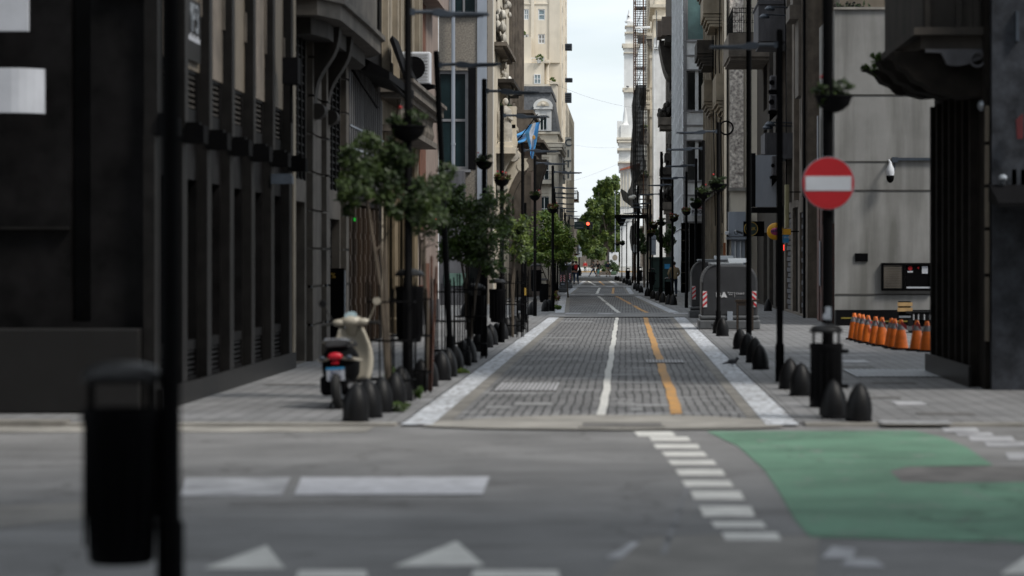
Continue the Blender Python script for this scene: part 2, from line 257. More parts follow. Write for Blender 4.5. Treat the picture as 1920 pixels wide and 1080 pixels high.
M = dict(
 asphalt=asphalt_mat('asphalt', (.2, .197, .197)),
 cross_asphalt=mat('cross_asphalt', (.215, .212, .21), .85, sc=1.2, amt=.2, bump=.2, bsc=90),
 concrete=mat('concrete', (.28, .265, .24), .85, sc=1.4, amt=.25, bump=.1),
 patch=mat('concrete_patch', (.195, .185, .173), .85, sc=1.8, amt=.2),
 patch2=mat('dark_patch', (.13, .124, .12), .85, sc=2.5, amt=.3),
 kerb=mat('kerb_stone', (.2, .188, .17), .85, sc=2, amt=.25),
 white_paint=mat('white_paint', (.58, .57, .54), .7, sc=5, amt=.14),
 worn_paint=mat('worn_paint', (.45, .45, .47), .7, c2=(.2, .2, .21), sc=3.0),
 yellow_paint=mat('yellow_paint', (.62, .29, .035), .7, c2=(.24, .16, .09), sc=3.4),
 green_paint=asphalt_mat('green_paint', (.125, .25, .172), worn=(.19, .2, .19)),
 cobble=brick_mat('cobble', (.19, .188, .19), (.13, .128, .129), (.026, .025, .025), .58, .1, R(90), .012, wob=.09, bump=.6, big=.3, patch=((.25, .25, .255), 1.1, .58, (.6, 1.6, 1))),
 gutter=brick_mat('gutter_stone', (.56, .58, .62), (.42, .44, .47), (.1, .1, .1), 1.6, 4, R(90), .035, off=0, big=.2, bump=.3, patch=((.27, .27, .28), 4, .5, (3, .8, 1))),
 walk=brick_mat('pavement_tile', (.215, .213, .217), (.165, .165, .168), (.1, .1, .1), .2, .2, 0, .012, off=0, big=.32, bump=.3, patch=((.3, .3, .31), .8, .63, (.5, 1.6, 1))),
 black=mat('black_paint', (.003, .003, .0035), .6, amt=.2, spec=.04),
 bollard=mat('bollard_iron', (.0075, .0077, .009), .45, c2=(.004, .004, .0045), bump=.2, bsc=60, sc=9, spec=.2),
 black_matt=mat('black_matt', (.004, .004, .005), .8, amt=.2, spec=.1),
 steel=mat('galvanised_steel', (.35, .38, .42), .4, .6, amt=.2, sc=6),
 lamp_grey=mat('lamp_grey', (.045, .058, .078), .5, .1, amt=.2, sc=6),
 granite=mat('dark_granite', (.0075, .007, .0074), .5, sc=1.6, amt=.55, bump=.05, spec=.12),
 granite2=mat('polished_granite', (.0105, .0098, .0096), .4, sc=5, amt=.3, spec=.2),
 metal_dark=mat('dark_metal', (.01, .01, .011), .45, .2, amt=.2, spec=.25),
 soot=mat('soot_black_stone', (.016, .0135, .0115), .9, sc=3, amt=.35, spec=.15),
 mullion=mat('mullion_metal', (.12, .112, .112), .45, .3, sc=3, amt=.2, streak=6),
 beige=mat('beige_panel', (.15, .125, .095), .7, sc=1.5, amt=.15, dirt=.25),
 beige2=mat('grimy_beige_stone', (.13, .113, .096), .8, sc=2, amt=.25, dirt=.35),
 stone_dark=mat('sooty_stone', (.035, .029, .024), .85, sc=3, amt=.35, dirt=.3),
 stone_brown=mat('brown_stone', (.165, .139, .115), .85, sc=2.2, amt=.25, dirt=.35),
 ochre=mat('ochre_render', (.27, .23, .175), .8, sc=1.5, amt=.2, dirt=.3),
 cream=mat('cream_render', (.74, .67, .56), .8, sc=.5, amt=.08, dirt=.14),
 cream2=mat('pale_cream_stone', (.66, .6, .5), .8, sc=1.2, amt=.12, dirt=.2),
 white_wall=mat('white_render', (.72, .72, .71), .8, sc=.8, amt=.08, dirt=.12),
 grey_white=mat('weathered_white_render', (.74, .745, .75), .8, sc=.9, amt=.12, dirt=.2, bump=.1),
 pink=mat('pink_render', (.25, .195, .17), .8, sc=1.6, amt=.12, dirt=.18),
 rust=mat('rust_red_render', (.13, .05, .028), .8, sc=2, amt=.25),
 wallgrey=mat('grey_render', (.256, .254, .248), .85, sc=.9, amt=.1, dirt=.45),
 stucco=mat('speckled_stucco', (.27, .24, .2), .9, c2=(.13, .115, .1), sc=16, bump=.4),
 rough=mat('rough_rubble_stone', (.95, .87, .78), .9, c2=(.2, .165, .15), sc=8, bump=1.0, bsc=9),
 lightgrey=mat('light_grey_metal', (.30, .33, .38), .5, .1, sc=2, amt=.12, streak=5),
 corr=mat('corrugated_grey', (.125, .125, .13), .6, .1, sc=2.4, amt=.3, streak=3, dirt=.2),
 spandrel=mat('white_spandrel', (.78, .8, .82), .6, sc=3, amt=.12, dirt=.15),
 slate=mat('slate_roof', (.10, .105, .115), .7, sc=7, amt=.25),
 wood=mat('brown_wood', (.03, .016, .007), .5, sc=4, amt=.4, streak=8),
 wood_light=mat('pale_wood', (.42, .27, .12), .6, sc=4, amt=.2),
 gold=mat('gilded_column', (.17, .13, .08), .5, .2, sc=3, amt=.35, streak=5),
 glass=mat('dark_glass', (.006, .009, .01), .1, sc=.7, amt=.5, spec=.35),
 glass_teal=mat('teal_glass', (.012, .026, .03), .12, sc=.8, amt=.3, spec=.4),
 glass_big=mat('green_glass', (.11, .2, .2), .14, sc=1.2, amt=.2, spec=.6),
 glass_blue=mat('pale_blue_blind', (.25, .33, .36), .25, sc=2.5, amt=.25),
 curtain=mat('curtained_pane', (.3, .29, .27), .3, sc=3, amt=.3, streak=.2),
 white_frame=mat('white_window_frame', (.72, .73, .74), .5, amt=.06),
 grey_frame=mat('grey_window_frame', (.22, .22, .23), .45, .2, amt=.12),
 red=mat('sign_red', (.36, .004, .01), .5, amt=.05),
 sign_white=mat('sign_white', (.48, .5, .55), .5, amt=.06),
 white_plastic=mat('white_plastic', (.6, .62, .66), .4, amt=.08),
 orange=mat('cone_orange', (.72, .15, .009), .5, sc=6, amt=.2),
 cone_grey=mat('cone_reflective_band', (.17, .17, .18), .4, amt=.15, sc=8),
 bin_grey=mat('container_grey', (.036, .037, .041), .42, sc=2.5, amt=.18, dirt=.2),
 bin_skirt=mat('container_skirt', (.10, .105, .112), .45, sc=3, amt=.2),
 bin_top=mat('container_lid', (.23, .25, .27), .42, sc=3, amt=.15),
 leafA=leaf_mat('leaf_green', (.047, .08, .021)), leafB=leaf_mat('leaf_dark', (.03, .055, .018)), leafC=leaf_mat('leaf_yellow', (.13, .19, .035)),
 leafD=leaf_mat('leaf_fresh', (.085, .155, .03)), leafR=leaf_mat('leaf_reddish', (.11, .045, .02)),
 treeA=leaf_mat('plaza_leaf_bright', (.13, .185, .045)), treeB=leaf_mat('plaza_leaf_dark', (.055, .095, .028)),
 flower_red=mat('red_petals', (.6, .03, .03), .5, amt=.1), flower_pink=mat('pink_petals', (.5, .28, .5), .5, amt=.1),
 bark=mat('bark', (.10, .08, .06), .9, sc=8, amt=.3, streak=4), stake=mat('stake_wood', (.075, .028, .016), .8, sc=6, amt=.3),
 yellow=mat('yellow_plastic', (.72, .36, .012), .4, amt=.06), blue=mat('blue_plastic', (.03, .25, .5), .4, amt=.08),
 darkblue=mat('dark_blue', (.01, .02, .09), .4, amt=.1), magenta=mat('magenta', (.5, .05, .2), .4, amt=.1),
 navy_letter=mat('navy_letters', (.012, .022, .035), .6, amt=.1), sign_panel=mat('hotel_sign_panel', (.27, .275, .265), .6, amt=.08, dirt=.15),
 moto_cream=mat('scooter_cream', (.4, .365, .3), .25, amt=.06), chrome=mat('chrome', (.7, .7, .72), .12, 1, amt=.05),
 rubber=mat('rubber', (.012, .012, .012), .8, amt=.1), tail_red=mat('tail_light_red', (.45, .008, .02), .2, amt=.1),
 skin=mat('skin', (.45, .26, .18), .6, amt=.08), hair=mat('dark_hair', (.02, .014, .01), .6, amt=.2), hair2=mat('red_brown_hair', (.16, .07, .03), .6, amt=.2), hairg=mat('grey_hair', (.3, .3, .3), .6, amt=.2),
 c_black=mat('black_cloth', (.012, .012, .014), .9, amt=.2), c_navy=mat('navy_cloth', (.012, .022, .05), .9, amt=.2), c_jean=mat('denim', (.035, .065, .13), .9, amt=.25, sc=10),
 c_red=mat('red_cloth', (.5, .012, .015), .9, amt=.15), c_beige=mat('beige_cloth', (.3, .24, .15), .9, amt=.15), c_grey=mat('patterned_cloth', (.16, .16, .17), .9, c2=(.03, .03, .04), sc=22), c_white=mat('light_shorts', (.4, .38, .35), .9, amt=.15),
 turq=mat('turquoise_paint', (.12, .5, .45), .5, amt=.1), bikecream=mat('bicycle_cream', (.6, .5, .32), .4, amt=.1),
 flag_blue=mat('flag_blue', (.10, .38, .8), .8, amt=.1), flag_white=mat('flag_white', (.6, .64, .72), .8, amt=.08), flag_sun=mat('flag_sun', (.6, .35, .1), .8, amt=.1),
 net=mat('black_net', (.016, .016, .018), .9, sc=1.2, amt=.5), rustpole=mat('rusty_scaffold_tube', (.12, .055, .03), .7, .2, sc=5, amt=.4), scafgrey=mat('grey_scaffold_tube', (.1, .095, .1), .6, .3, amt=.3),
 green_box=mat('dark_green_paint', (.008, .03, .024), .5, amt=.2), street_green=mat('street_sign_green', (.03, .07, .08), .5, amt=.1),
 statue=mat('pale_statue_stone', (.5, .47, .42), .85, sc=5, amt=.2, dirt=.25), topiary_pot=mat('green_iron', (.015, .03, .025), .5, amt=.2),
 globe=mat('opal_globe', (.7, .69, .65), .3, amt=.04), soil=mat('soil', (.05, .035, .02), .95, amt=.3),
 hazard_red=mat('hazard_red', (.5, .02, .03), .5, amt=.08), hazard_white=mat('hazard_white', (.6, .6, .62), .5, amt=.08),
 led_r=mat('led_red', (.3, 0, 0), .4, emit=(1, .05, .03, 2.2)), led_b=mat('led_blue', (0, 0, .3), .4, emit=(.05, .12, 1, 2.5)), led_g=mat('led_green', (0, .2, 0), .4, emit=(.03, 1, .1, .2)),
 led_o=mat('led_orange', (.3, .1, 0), .4, emit=(1, .25, .05, 1.6)), signal_red=mat('signal_red', (.5, .05, .02), .4, emit=(1, .12, .06, 2.2)),
 pigeon=mat('pigeon_grey', (.06, .062, .07), .7, amt=.3, sc=20), gold_text=mat('gold_letters', (.42, .27, .05), .5, amt=.1), pale_green=mat('pale_green_glass', (.12, .2, .17), .3, amt=.2),
 graffiti=mat('painted_boards', (.16, .07, .055), .8, c2=(.06, .05, .05), sc=2.0, streak=.4), boards=mat('grey_boards', (.09, .09, .10), .8, sc=2.5, amt=.35, streak=4), orange_board=mat('orange_board', (.28, .09, .03), .8, amt=.2),
)

def see_through(m, f):
    t = m.node_tree; b = t.nodes['Principled BSDF']; tr = t.nodes.new('ShaderNodeBsdfTransparent'); x_ = t.nodes.new('ShaderNodeMixShader'); x_.inputs[0].default_value = f
    t.links.new(b.outputs[0], x_.inputs[1]); t.links.new(tr.outputs[0], x_.inputs[2]); t.links.new(x_.outputs[0], t.nodes['Material Output'].inputs[0])
see_through(M['net'], .045)
# ================================================================== SETTING
def struct(name, mb, m, **k): return tag(mb.build(name, m, **k), kind='structure')
def ribbon(st, z):
    mb = MB()
    for (y0, a0, b0), (y1, a1, b1) in zip(st[:-1], st[1:]):
        mb.quad((a0, y0, z), (b0, y0, z), (b1, y1, z), (a1, y1, z))
    return mb
def poly(pts, z, yflip=False):
    mb = MB(); mb._add([(x, y, z) for x, y in pts], [tuple(range(len(pts)))]); return mb
def PP(px, py): Y = YH(py); return (GX(px, Y), Y)
mb = MB(); mb.quad((-1500, -200, 0), (1500, -200, 0), (1500, 3000, 0), (-1500, 3000, 0)); struct('ground', mb, M['asphalt'])
ST = [(26.6, -2.24, -1.93, 1.40, 1.73), (84, -2.24, -1.93, 1.40, 1.73), (125, -3.05, -2.76, .40, .66), (133, -3.08, -2.78, .20, .44), (162, -3.24, -2.95, .0, .27), (180, -3.34, -3.05, -.66, -.38), (226, -3.6, -3.3, -1.47, -1.18)]
def lerp(Y):
    for a, b in zip(ST[:-1], ST[1:]):
        if a[0] <= Y <= b[0]:
            t = (Y-a[0])/(b[0]-a[0]); return [a[i]+(b[i]-a[i])*t for i in range(1, 5)]
    return list(ST[-1][1:])
def span(ya, yb): return sorted({ya, yb} | {s[0] for s in ST if ya < s[0] < yb})
struct('road', ribbon([(s[0] if s[0] > 27 else 26.9, s[2]+.14, s[3]-.12) for s in ST], .012), M['cobble'])
struct('kerb', ribbon([(s[0], s[2]-.01, s[2]+.15) for s in ST], .018), M['kerb'])
struct('kerb', ribbon([(s[0], s[3]-.13, s[3]+.01) for s in ST], .018), M['kerb'])
struct('gutter', ribbon([(s[0], s[1], s[2]) for s in ST], .024), M['gutter'])
struct('gutter', ribbon([(s[0], s[3], s[4]) for s in ST], .024), M['gutter'])
def slab(st, z, m, name):
    mb = ribbon(st, z)
    (y0, a, b) = st[0]; mb.quad((a, y0, -.02), (b, y0, -.02), (b, y0, z), (a, y0, z))
    return struct(name, mb, m)
slab([(26.9, -30, -2.25)]+[(s[0], -30, s[1]-.01) for s in ST[1:]], .031, M['walk'], 'pavement')
slab([(26.9, 1.74, 30)]+[(s[0], s[4]+.01, 30) for s in ST[1:]], .031, M['walk'], 'pavement')
# concrete apron where the lane meets the cross street
ap = [(820, 795), (880, 789), (970, 784), (1060, 781.5), (1250, 781.5), (1340, 784), (1410, 789), (1450, 794)]
front = [(1470, 803), (1400, 806), (1150, 809), (900, 806), (790, 802)]
struct('kerb_apron', poly([PP(*p) for p in reversed(front)] + [PP(*p) for p in reversed(ap)], .019), M['concrete'])
mb = MB(); mb.box(-30, -5.6, 26.55, 26.89, 0, .06); struct('kerb', mb, M['kerb'])
mb = MB(); mb.box(-5.59, -2.3, 26.6, 26.89, 0, .03); struct('kerb', mb, M['concrete'])
mb = MB(); mb.box(1.8, 30, 26.6, 26.89, 0, .028); struct('kerb', mb, M['concrete'])
struct('gutter_strip', poly([(-30, 25.4), (-2.5, 25.7), (-2.5, 26.54), (-30, 26.54)], .006), M['concrete'])
# raised crossing tables with their dashed edges
for ya, yb in ((77.5, 84), (125, 133), (165, 180)):
    ys = span(ya, yb)
    struct('crossing', ribbon([(y, lerp(y)[0]-.1, lerp(y)[3]+.1) for y in ys], .037), M['cross_asphalt'])
def dashes(Y, x0, x1, n, d, wid):
    mb = MB()
    for i in range(n):
        x = x0+(x1-x0)*i/(n-1); mb.quad((x-wid/2, Y, .0415), (x+wid/2, Y, .0415), (x+wid/2, Y+d, .0415), (x-wid/2, Y+d, .0415))
    return mb
mb = dashes(78.0, -2.0, 2.2, 4, .001, .1); mb = MB()
for Y, d, xs, wd in ((81.6, 1.7, (-1.62, -.62, 1.72), .48), (79.2, 1.1, (-2.05,), .5), (126.5, 2.4, (-2.75, -1.35, .9), .62), (130.7, 1.6, (-3.1, .1), .5), (167, 4.2, (-3.15, -1.95, -1.0, .1), .5)):
    for x in xs: mb.quad((x-wd/2, Y, .0415), (x+wd/2, Y, .0415), (x+wd/2, Y+d, .0415), (x-wd/2, Y+d, .0415))
struct('crossing_dashes', mb, M['worn_paint'])
# lane lines
def line(pts, wd, z, m, name, jitter=0, gaps=()):
    mb = MB()
    for (y0, x0), (y1, x1) in zip(pts[:-1], pts[1:]):
        n = max(1, int((y1-y0)/.9))
        for i in range(n):
            ta, tb = i/n, (i+1)/n
            ya, yb = y0+(y1-y0)*ta, y0+(y1-y0)*tb
            if any(g0 < (ya+yb)/2 < g1 for g0, g1 in gaps): continue
            xa, xb = x0+(x1-x0)*ta, x0+(x1-x0)*tb
            ja = math.sin(ya*1.7)*jitter+math.sin(ya*.6)*jitter; jb = math.sin(yb*1.7)*jitter+math.sin(yb*.6)*jitter
            mb.quad((xa-wd/2+ja, ya, z), (xa+wd/2+ja, ya, z), (xb+wd/2+jb, yb, z), (xb-wd/2+jb, yb, z))
    return struct(name, mb, m)
line([(28.4, -.25), (77.5, -.25)], .095, .0175, M['white_paint'], 'white_line', .007)
line([(84, -.2), (125, -1.27)], .13, .0175, M['white_paint'], 'white_line', .01, gaps=((106, 107.5),))
line([(133, -1.44), (165, -1.6)], .14, .0175, M['white_paint'], 'white_line', .01)
line([(180, -2.0), (220, -3.1)], .16, .0175, M['white_paint'], 'white_line')
line([(28.6, .56), (77.5, .57)], .125, .0176, M['yellow_paint'], 'yellow_line', .008, gaps=((34.5, 35.3), (41.2, 41.6)))
line([(85, .66), (125, -.43)], .13, .0176, M['yellow_paint'], 'yellow_line', .015, gaps=((99, 101),))
line([(133, -.64), (165, -.75)], .13, .0176, M['yellow_paint'], 'yellow_line')
line([(181, -1.45), (220, -2.18)], .13, .0176, M['yellow_paint'], 'yellow_line')
# scuffs and worn thermoplastic on the cobbles
mb = MB()
for a, b, t, q in ((1050,1112,604,605.5),(1012,1082,634,635.5),(1180,1262,635.5,637),(912,960,764,768),(965,1035,757,762),(1155,1190,757,760),(1182,1205,767,773),(1160,1262,593.5,594.6),(1238,1262,598,599.5)):
    mb._add([(x, y, .0172) for x, y in [PP(a, q), PP(b, q), PP(b, t), PP(a, t)]], [(0, 1, 2, 3)])
struct('worn_marking', mb, mat('faded_paint', (.27, .27, .27), .8, c2=(.19, .19, .19), sc=6))
# cross street paint
bars = [(1188,1268,810,819),(1217,1295,820,828),(1225,1313,834,842),(1240,1327,848,857),(1252,1345,864,873),(1266,1361,881,893),(1278,1376,902,914),(1294,1396,922,938),(1311,1416,951,970),(1333,1437,979,991),(1353,1465,1000,1014)]
mb = MB()
for a, b, t, q in bars:
    sh = 8 if q-t > 8 else 5
    pts = [PP(a+sh, q), PP(b, q), PP(b-sh, t), PP(a, t)]
    mb._add([(x, y, .0055) for x, y in pts], [(0, 1, 2, 3)])
struct('cycle_crossing_bars', mb, M['white_paint'])
mb = MB()
for a, b, t, q in ((1765,1838,803,811),(1790,1865,812,818),(1815,1905,819,828),(1845,1930,829,838),(1885,1970,850,862)):
    mb._add([(x, y, .0055) for x, y in [PP(a+6, q), PP(b, q), PP(b-8, t), PP(a, t)]], [(0, 1, 2, 3)])
struct('cycle_crossing_bars', mb, M['worn_paint'])
gp = [(1325,809.5),(1715,808.5),(1765,820),(1810,838),(1862,873),(1700,876),(1668,884),(1690,905),(1760,907),(1925,905),(2600,902),(2600,1020),(1920,1019),(1519,1008),(1490,975),(1462,925),(1432,880),(1385,838)]
struct('green_cycle_box', poly([PP(*p) for p in reversed(gp)], .005), M['green_paint'])
struct('stop_bar', poly([PP(*p) for p in ((338,931),(528,930.5),(545,896),(348,897))], .005), M['worn_paint'])
struct('stop_bar_plate', poly([PP(*p) for p in ((552,930),(905,929),(918,896),(565,897))], .0095), mat('pale_paint', (.47, .47, .5), .7, sc=6, amt=.2))
for q in (((380,1068),(535,1068),(500,1024)), ((736,1064),(908,1062),(856,1016)), ((1875,1078),(2010,1078),(1945,1030))):
    struct('yield_triangle', poly([PP(*p) for p in q], .0055), M['white_paint'])
for q in (((1135,1048),(1165,1048),(1200,1018),(1185,1018)), ((1540,1048),(1600,1048),(1605,1030),(1560,1026)), ((1575,1065),(1660,1066),(1640,1050),(1590,1048))):
    struct('yield_triangle', poly([PP(*p) for p in q], .0055), M['worn_paint'])
mb = MB()
for a, b in ((560, 690), (888, 1050)): mb._add([(x, y, .0055) for x, y in [PP(a-5, 1086), PP(b, 1086), PP(b-4, 1071), PP(a, 1071)]], [(0, 1, 2, 3)])
struct('painted_dash', mb, M['white_paint'])
struct('concrete_patch', poly([PP(*p) for p in ((1120,1095),(1530,1095),(1536,1006),(1350,1003),(1210,1008),(1170,1040))], .0035), M['patch'])
struct('dark_patch', poly([PP(*p) for p in ((1665,1010),(1700,906),(1690,904),(1668,884),(1700,876),(2300,872),(2300,905))][1:], .0045), M['patch2'])
struct('dark_patch', poly([PP(*p) for p in ((-200,960),(200,940),(300,925),(320,936),(150,975),(-200,1010))], .0035), M['patch'])
mb = MB()
for i in range(5):
    pts = [(1290-i*9, 905+i*26), (1284-i*10, 932+i*27)]
    a = PP(*pts[0]); b = PP(*pts[1]); mb._add([(b[0]-.02, b[1], .0036), (b[0]+.02, b[1], .0036), (a[0]+.02, a[1], .0036), (a[0]-.02, a[1], .0036)], [(0, 1, 2, 3)])
struct('asphalt_seam', mb, mat('seam', (.19, .19, .195), .85, amt=.2))
mb = MB()
for i in range(60):
    a = PP(430+i*5.6, 951); b = PP(432+i*5.6, 939); mb._add([(a[0], a[1], .0036), (a[0]+.007, a[1], .0036), (b[0]+.007, b[1], .0036), (b[0], b[1], .0036)], [(0, 1, 2, 3)])
struct('drain_slots', mb, M['patch2'])
# plaza beyond the last junction
mb = MB(); mb.box(-60, 60, 412, 413, 0, .14); struct('plaza_kerb', mb, M['kerb'])
mb = MB(); mb.quad((-200, 413, .14), (200, 413, .14), (200, 700, .14), (-200, 700, .14)); struct('plaza_paving', mb, M['concrete'])
mb = MB(); mb.quad((-300, 700, .1), (300, 700, .1), (300, 760, .1), (-300, 760, .1)); struct('lawn', mb, M['leafB'])

# ================================================================== BUILDINGS
def fac(mb, mp_, u0, u1, v0, v1, holes, dep):
    us = sorted({u0, u1} | {h[0] for h in holes} | {h[1] for h in holes}); vs = sorted({v0, v1} | {h[2] for h in holes} | {h[3] for h in holes})
    us = [u for u in us if u0 <= u <= u1]; vs = [v for v in vs if v0 <= v <= v1]
    for i in range(len(us)-1):
        for j in range(len(vs)-1):
            cu, cv = (us[i]+us[i+1])/2, (vs[j]+vs[j+1])/2
            if any(h[0] < cu < h[1] and h[2] < cv < h[3] for h in holes): continue
            mb.quad(mp_(us[i], vs[j], 0), mp_(us[i+1], vs[j], 0), mp_(us[i+1], vs[j+1], 0), mp_(us[i], vs[j+1], 0))
    for a, b, c, d in holes:
        for p, q in (((a, c), (b, c)), ((b, c), (b, d)), ((b, d), (a, d)), ((a, d), (a, c))):
            mb.quad(mp_(*p, 0), mp_(*q, 0), mp_(*q, dep), mp_(*p, dep))
def mbox(mb, mp_, u0, u1, v0, v1, w0, w1):
    c = [mp_(u, v, w_) for u in (u0, u1) for v in (v0, v1) for w_ in (w0, w1)]
    xs, ys, zs = zip(*c); mb.box(min(xs), max(xs), min(ys), max(ys), min(zs), max(zs))
def mapS(X, s): return lambda u, v, w_: (X+s*w_, u, v)      # street face; s=-1 left side, +1 right side, w goes inward
def mapF(Y): return lambda u, v, w_: (u, Y+w_, v)             # face turned to the camera
def window(root, mp_, h, dep, fm, pm, bars=(1, 1), t=.06, sill=None, name='window'):
    a, b, c, d = h; mb = MB()
    e = .003
    mbox(mb, mp_, a+e, a+t, c+e, d-e, dep-.08, dep-.005); mbox(mb, mp_, b-t, b-e, c+e, d-e, dep-.08, dep-.005)
    mbox(mb, mp_, a+t, b-t, c+e, c+t, dep-.08, dep-.006); mbox(mb, mp_, a+t, b-t, d-t, d-e, dep-.08, dep-.006)
    for i in range(1, bars[0]):
        u = a+(b-a)*i/bars[0]; mbox(mb, mp_, u-t/2.5, u+t/2.5, c+t, d-t, dep-.07, dep-.007)
    for i in range(1, bars[1]):
        v = c+(d-c)*i/bars[1]; mbox(mb, mp_, a+t, b-t, v-t/2.5, v+t/2.5, dep-.065, dep-.008)
    w_ = mb.build(name, fm, root)
    p = MB(); mbox(p, mp_, a+t-.01, b-t+.01, c+t-.01, d-t+.01, dep-.035, dep-.02); p.build('pane', pm, w_)
    if sill is not None:
        p = MB(); mbox(p, mp_, a-.08, b+.08, c-.12, c-.004, -.12, .05); p.build('sill', sill, w_)
    return w_
def body(root, x0, s, y0, y1, z1, wmat, holesS=(), holesF=(), dep=.25, width=12, ztop=None):
    """x0 street plane, s side; front (towards the camera) face at y0"""
    mb = MB(); xo = x0+s*width; xi = x0+s*dep
    fac(mb, mapS(x0, s), y0, y1, 0, z1, list(holesS), dep)
    fac(mb, mapF(y0), min(x0, xo), max(x0, xo), 0, z1, list(holesF), dep)
    mb.box(xi, xo-s*.01, y0+dep, y1-.01, .0, z1-.02)
    mb.quad((x0, y0, z1), (xo, y0, z1), (xo, y1, z1), (x0, y1, z1)); mb.quad((x0, y1, 0), (xo, y1, 0), (xo, y1, z1), (x0, y1, z1))
    return mb.build('wall', wmat, root)
def cornice(root, mp_, u0, u1, v, steps, m, name='cornice'):
    mb = MB()
    for (dv, h, out_) in steps: mbox(mb, mp_, u0-out_*.6, u1+out_*.6, v+dv, v+dv+h, -out_, .02)
    return mb.build(name, m, root)
def balusters(mb, mp_, u0, u1, v0, v1, w0, step=.28, r=.07):
    n = max(2, int((u1-u0)/step))
    for i in range(n):
        u = u0+(u1-u0)*(i+.5)/n; p = mp_(u, v0, w0)
        h = v1-v0; mb.lathe([(r*.8, 0), (r*.5, .1*h), (r, .35*h), (r*.45, .75*h), (r*.8, h)], p[0], p[1], v0, 6)
def railing(mb, mp_, u0, u1, v0, v1, w0, step=.12, r=.01):
    n = max(2, int(abs(u1-u0)/step))
    for i in range(n+1):
        u = u0+(u1-u0)*i/n; mb.cyl(mp_(u, v0, w0), mp_(u, v1, w0), r, r, 4, False)
    for v in (v0+.02, v1-.02, v0+(v1-v0)*.8): mb.cyl(mp_(u0, v, w0), mp_(u1, v, w0), r*1.5, r*1.5, 4)
def YL(px): return 5.16*F/(1173-px)
XL = -5.16
# ---- L1: dark granite corner office with beige panels above ------------------------------------------------
B = thing('office_building', 'dark polished granite corner office block with louvred vents and beige upper panels', 'building', (XL, 28.7, 0))
py_ = [28.7, 30.5, 32.3, 34.15, 36.1, 38.1, 40.15]
holes = []
for i in range(6):
    a, b = py_[i]+.24, py_[i+1]-.24
    holes += [(a, b, .29, .60), (a, b, .72, 2.62), (a, b, 3.46, 3.88)]
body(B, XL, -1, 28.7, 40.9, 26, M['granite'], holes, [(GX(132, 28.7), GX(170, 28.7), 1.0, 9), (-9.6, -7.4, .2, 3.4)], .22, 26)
mS = mapS(XL, -1); mF = mapF(28.7)
for i in range(7):
    mb = MB(); y = py_[i]; mbox(mb, mS, y-.17, y+.17, 0, 3.0, -.12, .0); mb.build('pilaster', M['granite2'], B)
    mb = MB(); mbox(mb, mS, y-.12, y+.12, 3.0, 25, -.14, .0); mb.build('mullion', M['granite2'], B)
    mb = MB(); mbox(mb, mS, y+.121, y+.2, 2.95, 4.3+(i % 3)*.5, -.1, .0); mbox(mb, mS, y-.2, y-.121, 4.6, 5.0+(i % 2)*2, -.05, .0); mb.build('pale_strip', M['beige2'], B)
    mb = MB(); mbox(mb, mS, y-.16, y+.16, 3.0, 3.2, -.36, -.142); mbox(mb, mS, y-.1, y+.1, 3.2, 3.24, -.3, -.142); mb.build('wall_lamp', M['black'], B)
for i in range(6):
    a, b = py_[i]+.24, py_[i+1]-.24
    for (c, d, n) in ((.29, .60, 5), (3.46, 3.88, 6)):
        mb = MB()
        for k in range(n): z = c+(d-c)*(k+.3)/n; mbox(mb, mS, a, b, z, z+.03, .02, .12)
        mb.build('louvre', M['stone_dark'] if c > 1 else M['metal_dark'], B)
        mb = MB(); mbox(mb, mS, a, b, c, d, .19, .21); mb.build('louvre_back', M['black_matt'], B)
    window(B, mS, (a, b, .72, 2.62), .2, M['metal_dark'], M['glass_teal'] if i % 2 else M['glass'], (2, 1), .05)
    for k in range(3):
        mb = MB(); z0 = 3.92+k*3.4; mbox(mb, mS, a-.1, b+.1, z0, z0+2.3, -.02, .0); mb.build('panel', M['beige' if (i+k) % 2 else 'stone_brown'], B)
        mb = MB(); mbox(mb, mS, a-.1, b+.1, z0+2.4, z0+3.3, -.015, .0); mb.build('upper_window', M['glass'], B)
mb = MB(); mbox(mb, mS, 28.72, 40.5, 0, .27, -.16, -.12); mb.build('plinth', M['granite2'], B)
mb = MB(); mb.box(GX(-400, 28.4), GX(262, 28.4), 28.35, 28.69, .032, GZ(616, 28.4)); mb.build('plinth', mat('granite_painted_sheen', (.017, .0165, .0165), .4, c2=(.014, .0135, .0135), sc=2, spec=.2), B, bevel=.02)  # faint lighter mottling in the colour stands for pale reflections on the plinth
mb = MB(); mb.box(GX(-400, 28.6), GX(130, 28.6), 28.6, 28.69, GZ(430, 28.6)-.0, GZ(425, 28.6)); mb.box(GX(175, 28.6), GX(270, 28.6), 28.6, 28.69, GZ(-20, 28.6), GZ(-10, 28.6)); mb.build('band', M['granite2'], B)
mb = MB(); mb.box(-9.58, -7.42, 28.86, 28.88, .22, 3.38); mb.build('shop_window', M['glass'], B)
mb = MB(); mbox(mb, mS, 40.2, 40.55, 0, 12, -.06, -.0); mb.build('downpipe_cover', M['metal_dark'], B)
mb = MB(); y=39.3; mb.box(XL+.15, XL+.38, 38.9, 39.25, GZ(158, 39), GZ(108, 39)); mb.cyl((XL+.26, 39.1, GZ(158, 39)), (XL+.26, 39.1, GZ(230, 39)), .02); mb.build('alarm_box', M['black_matt'], B, bevel=.02)
# floodlight under the alarm
mb = MB(); mb.box(XL+.12, XL+.42, 37.9, 38.1, GZ(345, 38), GZ(330, 38)); mb.box(XL+.12, XL+.4, 37.92, 38.08, GZ(330, 38), GZ(326, 38)); mb.build('floodlight', M['lamp_grey'], B)
